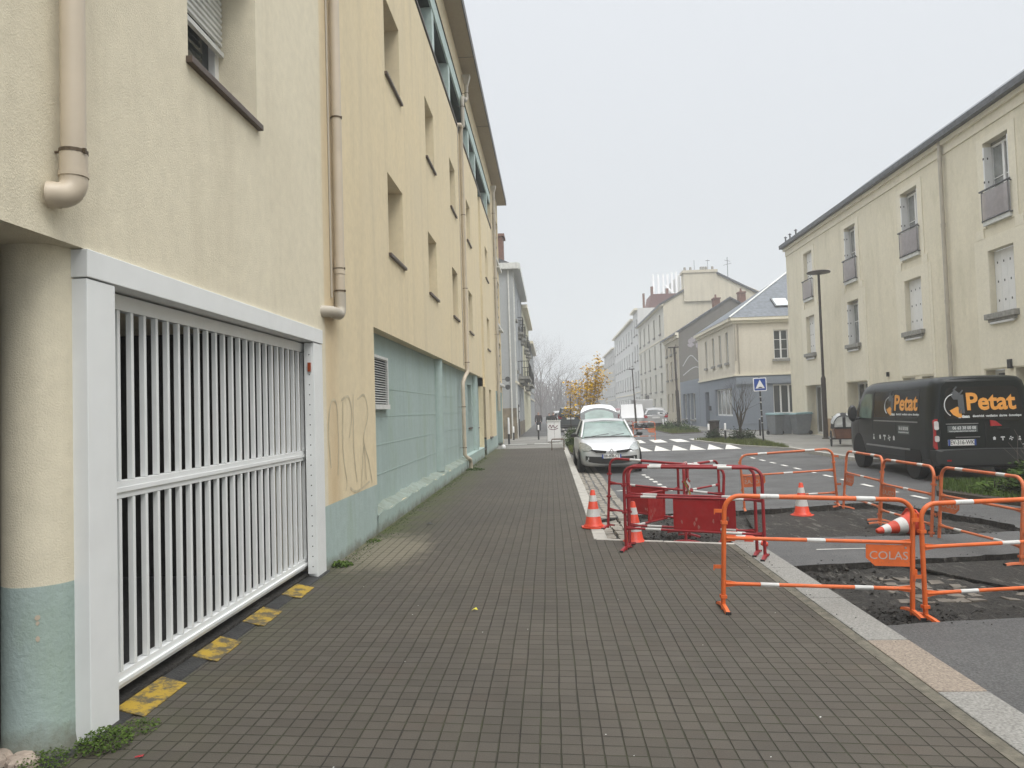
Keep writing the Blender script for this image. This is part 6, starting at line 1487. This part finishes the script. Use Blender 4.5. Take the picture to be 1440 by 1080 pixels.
for P_ in (H1, H2):
    for i in range(len(P_)):
        if P_[i][0] < 2.5: continue
        for k in range(2):
            x, y = P_[i][0]+random.gauss(0, .07), P_[i][1]+random.gauss(0, .07); d_ = zr(x, y)-.075 if in_poly(x, y, P_) else zr(x, y)
            crumb(x, y, d_+.004, random.uniform(.012, .042 if in_poly(x, y, P_) else .016))
for cx_, cy_, n_ in ((2.75, 5.95, 260), (2.6, 7.2, 160), (4.9, 9.8, 120), (1.5, 9.6, 200)):
    for k in range(n_):
        x, y = cx_+random.gauss(0, .22), cy_+random.gauss(0, .2)
        if in_poly(x, y, H1) or in_poly(x, y, H2): crumb(x, y, zr(x, y)-.07+abs(random.gauss(0, .012)), random.uniform(.008, .03))
tag(mb.build('rubble_crumbs', M['asph_hole'], fix=False), 'loose dark asphalt crumbs in and around the trenches', 'rubble', kind='stuff')

# ------------------------------------------------------------------ people, far down the pavement
def skinned(name, verts, edges_, m_, parent, sub=1):
    me = bpy.data.meshes.new(name); me.from_pydata([v[:3] for v in verts], edges_, []); me.materials.append(m_)
    o = bpy.data.objects.new(name, me); col.objects.link(o); o.parent = parent
    sk_ = o.modifiers.new('skin', 'SKIN'); sk_.use_smooth_shade = True
    for i, v in enumerate(verts): r = v[3]; me.skin_vertices[0].data[i].radius = (r, v[4] if len(v) > 4 else r)
    me.skin_vertices[0].data[0].use_root = True
    s_ = o.modifiers.new('sub', 'SUBSURF'); s_.levels = sub; s_.render_levels = sub
    return o
def person(label, loc, rz, coat, trous, hair, stride=.16, swing=.12, sc_=1):
    t = thing('person', label, 'person', loc, rz, 'people walking away down the pavement', sc_); skin_ = M['skin']
    V = [(0, 0, .96, .15, .11), (0, 0, 1.15, .15, .11), (0, 0, 1.36, .17, .11), (0, 0, 1.46, .07), (0, 0, 1.52, .055), (0, .01, 1.60, .075), (0, .01, 1.69, .08)]
    E_ = [(0, 1), (1, 2), (2, 3), (3, 4), (4, 5), (5, 6)]
    for s_, st in ((-1, stride), (1, -stride)):
        b = len(V); V += [(s_*.09, 0, .90, .09), (s_*.10, st*.5+.03, .50, .062), (s_*.10, st-.02, .10, .042), (s_*.11, st+.10, .04, .04)]; E_ += [(0, b), (b, b+1), (b+1, b+2), (b+2, b+3)]
        b = len(V); sw = -st*.9; V += [(s_*.20, 0, 1.40, .06), (s_*.25, sw*.4-.02, 1.14, .045), (s_*.25, sw+.04, .91, .03), (s_*.25, sw+.05, .83, .034, .018)]; E_ += [(2, b), (b, b+1), (b+1, b+2), (b+2, b+3)]
        h = b+3
        for k, (dy, l_) in enumerate(((-.027, .075), (-.009, .085), (.009, .08), (.027, .065))):
            c = len(V); V += [(s_*.25, sw+.05+dy, .80, .009), (s_*.245, sw+.052+dy, .80-l_*.6, .008), (s_*.238, sw+.058+dy, .80-l_, .007)]; E_ += [(h, c), (c, c+1), (c+1, c+2)]
        c = len(V); V += [(s_*.25, sw+.085, .82, .009), (s_*.24, sw+.10, .78, .008)]; E_ += [(h, c), (c, c+1)]
    skinned('body', V, E_, skin_, t)
    C = [(0, 0, .84, .19, .14), (0, 0, 1.02, .18, .135), (0, 0, 1.22, .185, .14), (0, 0, 1.38, .19, .135), (0, 0, 1.46, .10, .09)]; CE = [(0, 1), (1, 2), (2, 3), (3, 4)]
    for s_, st in ((-1, stride), (1, -stride)): b = len(C); sw = -st*.9; C += [(s_*.20, 0, 1.40, .075), (s_*.255, sw*.4-.02, 1.14, .062), (s_*.255, sw+.04, .90, .048)]; CE += [(3, b), (b, b+1), (b+1, b+2)]
    skinned('coat', C, CE, coat, t)
    T = [(0, 0, .92, .155, .12)]; TE = []
    for s_, st in ((-1, stride), (1, -stride)): b = len(T); T += [(s_*.09, 0, .84, .10), (s_*.10, st*.5+.03, .50, .075), (s_*.10, st-.02, .12, .058)]; TE += [(0, b), (b, b+1), (b+1, b+2)]
    skinned('trousers', T, TE, trous, t)
    skinned('hair', [(0, -.02, 1.68, .088), (0, -.025, 1.60, .075)], [(0, 1)], hair, t)
    mb = MB()
    for s_ in (-1, 1): mb.lathe([(0, 0), (.010, .004), (0, .008)], 8, (s_*.03, .088, 1.635), 'y')
    mb.build('eye', M['ink'], t)
    mb = MB(); mb.add([(-.012, .082, 1.59), (.012, .082, 1.59), (0, .108, 1.592), (0, .086, 1.63)], [(0, 1, 2), (0, 2, 3), (1, 3, 2)]); mb.build('nose', skin_, t)
    for s_ in (-1, 1):
        mb = MB(); mb.lathe([(0, -.01), (.022, -.006), (.024, .004), (0, .01)], 8, (s_*.083, .0, 1.62), 'x'); mb.build('ear', skin_, t)
        st = s_*-stride; mb = MB(); mb.hexa([(s_*.10-.05, st-.09, 0), (s_*.10+.05, st-.09, 0), (s_*.10+.05, st+.17, 0), (s_*.10-.05, st+.17, 0), (s_*.10-.04, st-.08, .09), (s_*.10+.04, st-.08, .09), (s_*.10+.04, st+.13, .05), (s_*.10-.04, st+.13, .05)]); mb.build('shoe', M['ink'], t, bevel=.015)
    return t
M['skin'] = plain('skin', (.45, .27, .20), .6, var=.05)
cl = lambda n_, c: plain(n_, c, .9, var=.15)
person('person in a bulky dark brown coat walking away, leftmost of three', (-.95, 58, -.26), R(4), cl('coat_brown', (.05, .04, .04)), cl('trousers_dark', (.03, .03, .035)), M['skin'], sc_=1.0)
person('person in dark green jacket in the middle of three', (-.12, 63, -.34), R(-4), cl('coat_green', (.035, .045, .035)), cl('trousers_grey', (.05, .05, .05)), M['ink'], -.14, sc_=.98)
person('person in a dark hooded coat, rightmost of three', (.22, 60, -.30), R(2), cl('coat_black', (.03, .028, .03)), cl('trousers_black', (.02, .02, .025)), M['ink'], .12, sc_=.99)
# two round signs hung on the end of the beige building
for z in (2.78, 3.18):
    mb = MB(); mb.tube([(-2.36, 36.8, z), (-2.1, 36.8, z)], .015, 5); mb.lathe([(0, -.05), (.13, -.05), (.13, .05), (0, .05)], 16, (-2.08, 36.8, z), 'y'); lbuild(mb, 'projecting_sign', M['zinc'])
mb = MB(); mb.lathe([(.07, 0), (.09, .03), (.085, .12), (.05, .17), (0, .18)], 12, (-2.05, 31.6, -.01)); t = tag(mb.build('sack', M['signwhite'], smooth=True), 'small white sack on the ground at the teal corner', 'sack')
# ------------------------------------------------------------------ vegetation
def leafmat(name, c1, c2, rough=.6):
    m, nt, b = newmat(name)
    oi = N(nt, 'ShaderNodeNewGeometry')
    f = N(nt, 'ShaderNodeMath', operation='FRACT'); nt.links.new(oi.outputs['Random Per Island'], f.inputs[0])
    nt.links.new(mixc(nt, f.outputs[0], c1, c2), b.inputs['Base Color']); b.inputs['Roughness'].default_value = .85; b.inputs['Specular IOR Level'].default_value = .08
    return m
M['leaf'] = leafmat('leaf_green', (.014, .034, .006), (.07, .115, .022)); M['leafdk'] = leafmat('leaf_dark', (.007, .016, .005), (.035, .055, .014))
M['leafbr'] = leafmat('leaf_bright', (.04, .075, .014), (.10, .15, .035)); M['grass'] = leafmat('grass_blades', (.07, .10, .02), (.16, .18, .06))
M['leafye'] = leafmat('leaf_yellow', (.34, .22, .015), (.78, .48, .02)); M['bark'] = plain('bark', (.06, .05, .04), .95, var=.3, scale=20, bump=.5)
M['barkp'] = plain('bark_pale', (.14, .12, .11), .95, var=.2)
def leaf(mb, p, s_, up=.5, asp=.6):
    a = random.uniform(0, 6.283); d = Vector((math.cos(a), math.sin(a), random.uniform(-.6, up))).normalized(); w = d.cross(Vector((random.uniform(-1, 1), random.uniform(-1, 1), 1))).normalized()*s_*asp/2
    p = Vector(p); n_ = d.cross(w).normalized()*s_*.12
    mb.add([p, p+d*s_*.5+w+n_, p+d*s_, p+d*s_*.5-w+n_], [(0, 1, 2, 3)])
def clump(mb, c, rx, ry, rz_, n_, s_, shell=.55):
    for _ in range(n_):
        while True:
            v = Vector((random.uniform(-1, 1), random.uniform(-1, 1), random.uniform(-.2, 1)))
            if shell < v.length < 1: break
        leaf(mb, (c[0]+v.x*rx, c[1]+v.y*ry, c[2]+v.z*rz_), s_*random.uniform(.6, 1.3))
def branch(mb, p, d, L, r, depth, spread=.55, tips=None, n=4, up=.12, kids=(2, 3)):
    p = Vector(p); pts_ = [p]; k = 3; dd = d.copy()
    for i in range(k):
        dd = (dd+Vector((random.uniform(-.16, .16), random.uniform(-.16, .16), random.uniform(-.08, .14)))).normalized(); p = p+dd*L/k; pts_.append(p)
    r1_ = r*.62; mb.tube(pts_, [r+(r1_-r)*i/k for i in range(k+1)], n, caps=False)
    if depth == 0:
        if tips is not None: tips.append(p)
        return
    for i in range(random.randint(*kids)):
        a = random.uniform(0, 6.283); v = dd.orthogonal().normalized(); v.rotate(Matrix.Rotation(a, 3, dd)); nd = (dd+v*random.uniform(spread*.6, spread*1.3)+Vector((0, 0, up))).normalized()
        st = pts_[-1] if i < 2 else pts_[-2]
        branch(mb, st, nd, L*random.uniform(.62, .85), r1_*random.uniform(.6, .85), depth-1, spread, tips, max(3, n-1), up, kids)
def bare_tree(label, loc, h, r, depth, trunk_h, stems=3, spread=.5, m_='bark', kids=(2, 3), group=None, up=.12, sc_=(1, 1, 1)):
    t = thing('bare_tree', label, 'tree', loc, 0, group); t.scale = sc_
    mb = MB(); q = [(0, 0, -.1), (random.uniform(-.03, .03)*h*.3, 0, trunk_h*.5), (0, random.uniform(-.03, .03), trunk_h)]; mb.tube(q, [r*1.25, r, r*.85], 9); mb.build('trunk', M[m_], t, smooth=True)
    mb = MB()
    for i in range(stems):
        a = 6.283*i/stems+random.uniform(-.4, .4); d = Vector((math.cos(a)*spread*.7, math.sin(a)*spread*.7, 1)).normalized()
        branch(mb, q[-1], d, (h-trunk_h)*.36, r*.65, depth, spread, None, 5, up, kids)
    mb.build('crown', M[m_], t, fix=False); return t
# small bare tree in the bed
bare_tree('small bare dark tree in the planting bed left of the speed hump sign', (8.30, 33.0, 0), 2.5, .075, 5, .55, 5, .45, kids=(2, 3), up=.18)
# yellow autumn tree
t = thing('autumn_tree', 'young tree with sparse golden yellow leaves behind the silver hatchback', 'tree', (1.95, 38, 0))
mb = MB(); mb.tube([(0, 0, -.1), (0, 0, 1.0)], [.05, .04], 8); mb.build('trunk', M['bark'], t, smooth=True)
mb = MB(); tips = []
for a, L, e_ in ((0, .95, .42), (1.3, .9, .3), (2.9, .9, .62), (3.6, .8, .5), (5.0, .85, .4), (.5, 1.25, .18), (3.3, 1.2, .12)):
    branch(mb, (0, 0, .9), Vector((math.cos(a)*e_, math.sin(a)*e_, 1)).normalized(), L*.94, .022, 3, .34, tips, 4, .25)
mb.build('branches', M['bark'], t, fix=False)
mb = MB()
for p in tips:
    for k in range(7): q = p+Vector((random.gauss(0, .12), random.gauss(0, .12), random.gauss(-.05, .15))); leaf(mb, q, random.uniform(.09, .17), .1, .75)
for k in range(900):
    b_ = random.choice(tips)*random.uniform(.45, 1); b_.z = max(b_.z, 1.0); leaf(mb, b_+Vector((random.gauss(0, .10), random.gauss(0, .10), random.gauss(-.03, .12))), random.uniform(.09, .16), .1, .75)
mb.build('crown', M['leafye'], t, fix=False)
t = thing('autumn_sapling', 'staked sapling with a few yellow leaves left of the golden tree', 'tree', (1.02, 37.6, 0))
mb = MB(); mb.tube([(0, 0, 0), (0, 0, 2.2)], .03, 6); mb.build('trunk', M['pole'], t)
mb = MB(); clump(mb, (-.02, 0, 1.35), .38, .3, .75, 170, .13, .1); mb.build('crown', M['leafye'], t, fix=False)
# fog trees
fg = 'bare trees fading in the fog'
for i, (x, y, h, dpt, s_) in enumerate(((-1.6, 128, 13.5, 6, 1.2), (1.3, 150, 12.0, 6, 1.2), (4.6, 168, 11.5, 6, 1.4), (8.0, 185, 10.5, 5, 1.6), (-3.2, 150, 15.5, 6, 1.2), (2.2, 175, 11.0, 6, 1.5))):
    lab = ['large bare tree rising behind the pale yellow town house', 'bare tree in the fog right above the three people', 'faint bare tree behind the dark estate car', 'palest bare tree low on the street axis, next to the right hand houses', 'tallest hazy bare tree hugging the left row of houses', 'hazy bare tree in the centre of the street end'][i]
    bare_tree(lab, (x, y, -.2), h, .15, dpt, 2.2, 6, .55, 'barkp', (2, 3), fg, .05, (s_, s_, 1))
mb = MB()
for k in range(520):
    x = random.uniform(-16, 30); y = random.uniform(172, 205); h = random.uniform(5, 9.5); d = Vector((random.uniform(-.25, .25), random.uniform(-.2, .2), 1)).normalized()
    mb.tube([(x, y, -.6), Vector((x, y, 0))+d*h*.6, Vector((x, y, 0))+d*h+Vector((random.uniform(-1, 1), 0, 0))], [.16, .1, .02], 3, caps=False)
    for j in range(7):
        t0_ = random.uniform(.25, .95); p_ = Vector((x, y, 0))+d*h*t0_; q_ = p_+Vector((random.uniform(-1.4, 1.4), random.uniform(-1, 1), random.uniform(.3, 1.6))); mb.tube([p_, q_], [.07, .02], 3, caps=False)
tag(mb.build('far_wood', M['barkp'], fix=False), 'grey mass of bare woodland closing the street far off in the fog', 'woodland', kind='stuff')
# shrubs
def shrub(label, loc, rx, ry, h, n_, s_=.09, m_='leafdk', stems=7, group='shrubs in the planting beds'):
    t = thing('shrub', label, 'shrub', loc, 0, group)
    mb = MB()
    for k in range(stems): a = random.uniform(0, 6.28); q = random.uniform(.2, .8); mb.tube([(0, 0, -.05), (rx*q*.5*math.cos(a), ry*q*.5*math.sin(a), h*.4), (rx*q*math.cos(a), ry*q*math.sin(a), h*random.uniform(.6, .95))], .008, 4)
    mb.build('stems', M['bark'], t, fix=False)
    mb = MB()
    for k in range(5):
        a = random.uniform(0, 6.28); q = random.uniform(0, .6); clump(mb, (rx*q*math.cos(a), ry*q*math.sin(a), h*random.uniform(.1, .35)), rx*random.uniform(.4, .7), ry*random.uniform(.4, .7), h*random.uniform(.4, .75), n_//5, s_, .3)
    mb.build('foliage', M[m_], t, fix=False); return t
shrub('dark low shrub at the foot of the small bare tree', (8.05, 32.4, 0), .75, .6, .62, 700); shrub('dark green shrub left of the bare tree by the litter bin', (7.25, 33.8, 0), .6, .6, .58, 600)
shrub('round shrub between bollards and the bare tree', (8.9, 33.6, 0), .5, .5, .5, 400)
shrub('sprawling green shrub in front of the dark estate car', (1.05, 36.6, 0), .6, .8, .85, 900, .09, 'leaf'); shrub('low green shrub between white cabinet and silver hatchback', (1.0, 31.6, -.0), .52, .9, .72, 1100, .075, 'leaf')
shrub('shrub hiding the dark estate car wheels', (1.9, 40.5, 0), .7, 1.2, .9, 600, .12, 'leafdk'); shrub('brownish green shrub in front of the silver grey parked hatchback', (7.6, 48.2, 0), .9, .8, .8, 600, .12, 'leaf')
shrub('shrub at the foot of the thick leaning lamp post', (8.6, 50.2, 0), .9, .8, .8, 600, .12, 'leafdk'); shrub('pale low shrub in front of the low blue shop', (8.4, 45.6, 0), .9, .8, .55, 600, .11, 'leaf')
shrub('leafy green plant spilling behind the rightmost orange barrier', (7.95, 12.3, 0), .8, .8, .62, 1300, .12, 'leaf'); shrub('glossy broad leaved plant at the right picture edge under the van', (8.2, 11.3, 0), .8, .8, .72, 1100, .14, 'leafbr')
shrub('low plant in the corner of the planter near the van bumper', (7.25, 12.6, 0), .45, .45, .26, 500, .08, 'leafbr')
t = thing('dry_stalks', 'thin brown dry stalks sticking up in front of the van bumper', 'plant', (8.6, 13.8, 0)); mb = MB()
for k in range(26): a = random.uniform(0, 6.28); q = random.uniform(.1, .5); mb.tube([(random.uniform(-.3, .3), 0, 0), (q*math.cos(a), q*.5*math.sin(a), random.uniform(.5, 1.0))], .004, 3)
mb.build('stalks', M['barkp'], t, fix=False)
def turf(name, label, P, n_, h, m_, z=.01, lean=.5):
    xs = [p[0] for p in P]; ys = [p[1] for p in P]; mb = MB(); k = 0
    while k < n_:
        x, y = random.uniform(min(xs), max(xs)), random.uniform(min(ys), max(ys))
        if not in_poly(x, y, P): continue
        k += 1; a = random.uniform(0, 6.28); hh_ = h*random.uniform(.4, 1.2); w = .006+hh_*.03; dx_, dy_ = math.cos(a), math.sin(a)
        l_ = hh_*lean*random.random(); mb.add([(x-dy_*w, y+dx_*w, z), (x+dy_*w, y-dx_*w, z), (x+dx_*l_, y+dy_*l_, z+hh_)], [(0, 1, 2)])
    return tag(mb.build(name, M[m_], fix=False), label, 'grass', kind='stuff')
turf('grass', 'short rough grass in the bed round the speed hump sign', [(8.34, 26.45), (7.34, 29.0), (6.55, 34.5), (8.78, 34.5), (8.78, 31)], 9000, .13, 'grass', .015)
turf('grass', 'bright grass and moss at the planter edge below the van', [(6.66, 13.2), (7.38, 14.6), (9.8, 14.6), (9.8, 10.8), (8.1, 10.0), (7.15, 11.3)], 12000, .085, 'leafbr', .02)
turf('grass', 'sparse grass between shrubs beyond the crossing', [(6.95, 43.2), (7.05, 55), (8.85, 55), (8.85, 44)], 5000, .2, 'grass', .02)
turf('grass', 'thin grass growing under the sapling and golden tree', [(1.12, 34.9), (1.12, 43.8), (2.45, 43.8), (2.45, 35.6)], 4000, .2, 'grass', .0)
turf('grass', 'weedy grass strip in the kerb bed behind the silver hatchback', [(.70, 27.2), (.70, 33.4), (2.2, 33.1), (2.1, 27.5)], 4000, .15, 'grass', .0)
# weeds in the joints
def weed(label, x, y, r_, h, n_, s_=.018, m_='leafbr'):
    mb = MB()
    for _ in range(n_):
        a = random.uniform(0, 6.28); q = r_*math.sqrt(random.random()); zz = h*random.random()*(1-q/r_*.6)
        leaf(mb, (x+q*math.cos(a), y+q*math.sin(a), zz+.003), s_*random.uniform(.6, 1.3), .7, .65)
    return tag(mb.build('weed', M[m_], fix=False), label, 'weed', 'weeds in the paving joints')
weed('bushy green weed at the foot of the white gate post', -2.26, 3.62, .13, .10, 900, .016); weed('trailing weed between gate post and threshold', -2.20, 3.82, .11, .035, 350, .013); weed('low weed by the teal column base', -2.43, 3.44, .12, .055, 500, .014)
weed('tuft of grass at the foot of the second gate post', -2.28, 7.85, .11, .06, 300, .03); weed('moss patch under the elbow of the far downpipe', -2.15, 20.4, .3, .05, 300, .04, 'leaf'); weed('thin weed in front of the plinth', -2.28, 9.3, .1, .04, 160, .02)
mb = MB()
for _ in range(2600):
    y = 7.8+random.random()**1.3*18; x = -2.35+abs(random.gauss(0, .10)); leaf(mb, (x, y, .002), .012+.004*random.random()+y*.0007, .25, .8)
tag(mb.build('moss', M['leaf'], fix=False), 'strip of moss along the foot of the teal plinth', 'moss', kind='stuff')
# ------------------------------------------------------------------ camera, light, air
rho = .030; thp = math.atan(37.6/1040); psi = math.atan(52.9*math.cos(thp)/1040)
f_ = Vector((-math.sin(psi)*math.cos(thp), math.cos(psi)*math.cos(thp), math.sin(thp)))
r0 = Vector((math.cos(psi), math.sin(psi), 0)); u0 = r0.cross(f_)
rt = r0*math.cos(rho)-u0*math.sin(rho); up = r0*math.sin(rho)+u0*math.cos(rho)
Mc = Matrix((rt, up, -f_)).transposed().to_4x4(); Mc.translation = (0, 0, 1.6)
cam = bpy.data.cameras.new('camera'); cam.sensor_width = 36; cam.lens = 26.0; cam.clip_end = 3000; cam.clip_start = .05
co = bpy.data.objects.new('camera', cam); col.objects.link(co); co.matrix_world = Mc; sc.camera = co

wd = bpy.data.worlds.new('World'); sc.world = wd; wd.use_nodes = True; nt = wd.node_tree
bg = nt.nodes['Background']; sky = nt.nodes.new('ShaderNodeTexSky'); sky.sky_type = 'NISHITA'; sky.sun_disc = False
SE, SA = R(55), R(150)
sky.sun_elevation = SE; sky.sun_rotation = SA; sky.dust_density = 5; sky.air_density = 1.5
# a closed cloud deck under the sky: brighter overhead than at the horizon, as overcast skies are
tc = nt.nodes.new('ShaderNodeTexCoord'); sp = nt.nodes.new('ShaderNodeSeparateXYZ'); nt.links.new(tc.outputs['Generated'], sp.inputs[0])
cr = nt.nodes.new('ShaderNodeValToRGB'); nt.links.new(sp.outputs[2], cr.inputs[0])
el = cr.color_ramp.elements
el[0].position = 0; el[0].color = (7.3, 7.75, 7.9, 1); el[1].position = 1; el[1].color = (36, 36, 36.5, 1)
for p_, c_ in ((.25, (7.6, 7.9, 8.2)), (.56, (8.3, 8.6, 9.0)), (.74, (23, 23.4, 24))):
    e_ = el.new(p_); e_.color = (*c_, 1)
mx = nt.nodes.new('ShaderNodeMix'); mx.data_type = 'RGBA'; mx.inputs[0].default_value = .93
nt.links.new(sky.outputs[0], mx.inputs[6]); nt.links.new(cr.outputs[0], mx.inputs[7]); nt.links.new(mx.outputs[2], bg.inputs[0])
bg.inputs['Strength'].default_value = .1
sl = bpy.data.lights.new('sun', 'SUN'); sl.energy = 1.5; sl.angle = R(30); sl.color = (1, .97, .93)
so = bpy.data.objects.new('sun', sl); col.objects.link(so)
sd = Vector((math.sin(SA)*math.cos(SE), math.cos(SA)*math.cos(SE), math.sin(SE)))
so.rotation_euler = sd.to_track_quat('Z', 'Y').to_euler(); so.location = (0, 0, 40)

mb = MB(); mb.box(-380, 380, -58, 260, -1.4, 24); hz = mb.build('haze', bpy.data.materials.new('haze_air'))
hz['kind'] = 'stuff'; hz.display_type = 'WIRE'
hm = hz.data.materials[0]; hm.use_nodes = True; hn = hm.node_tree; hn.nodes.clear()
vo = hn.nodes.new('ShaderNodeVolumePrincipled'); vo.inputs['Color'].default_value = (.87, .885, .905, 1); vo.inputs['Density'].default_value = HAZE
ou = hn.nodes.new('ShaderNodeOutputMaterial'); hn.links.new(vo.outputs[0], ou.inputs['Volume'])
sc.view_settings.view_transform = 'Standard'; sc.view_settings.look = 'None'; sc.view_settings.exposure = EXPO; sc.view_settings.gamma = 1
cy = sc.cycles; cy.max_bounces = 6; cy.diffuse_bounces = 3; cy.glossy_bounces = 3; cy.volume_bounces = 1; cy.transparent_max_bounces = 12; cy.use_denoising = True
cy.sample_clamp_indirect = 4
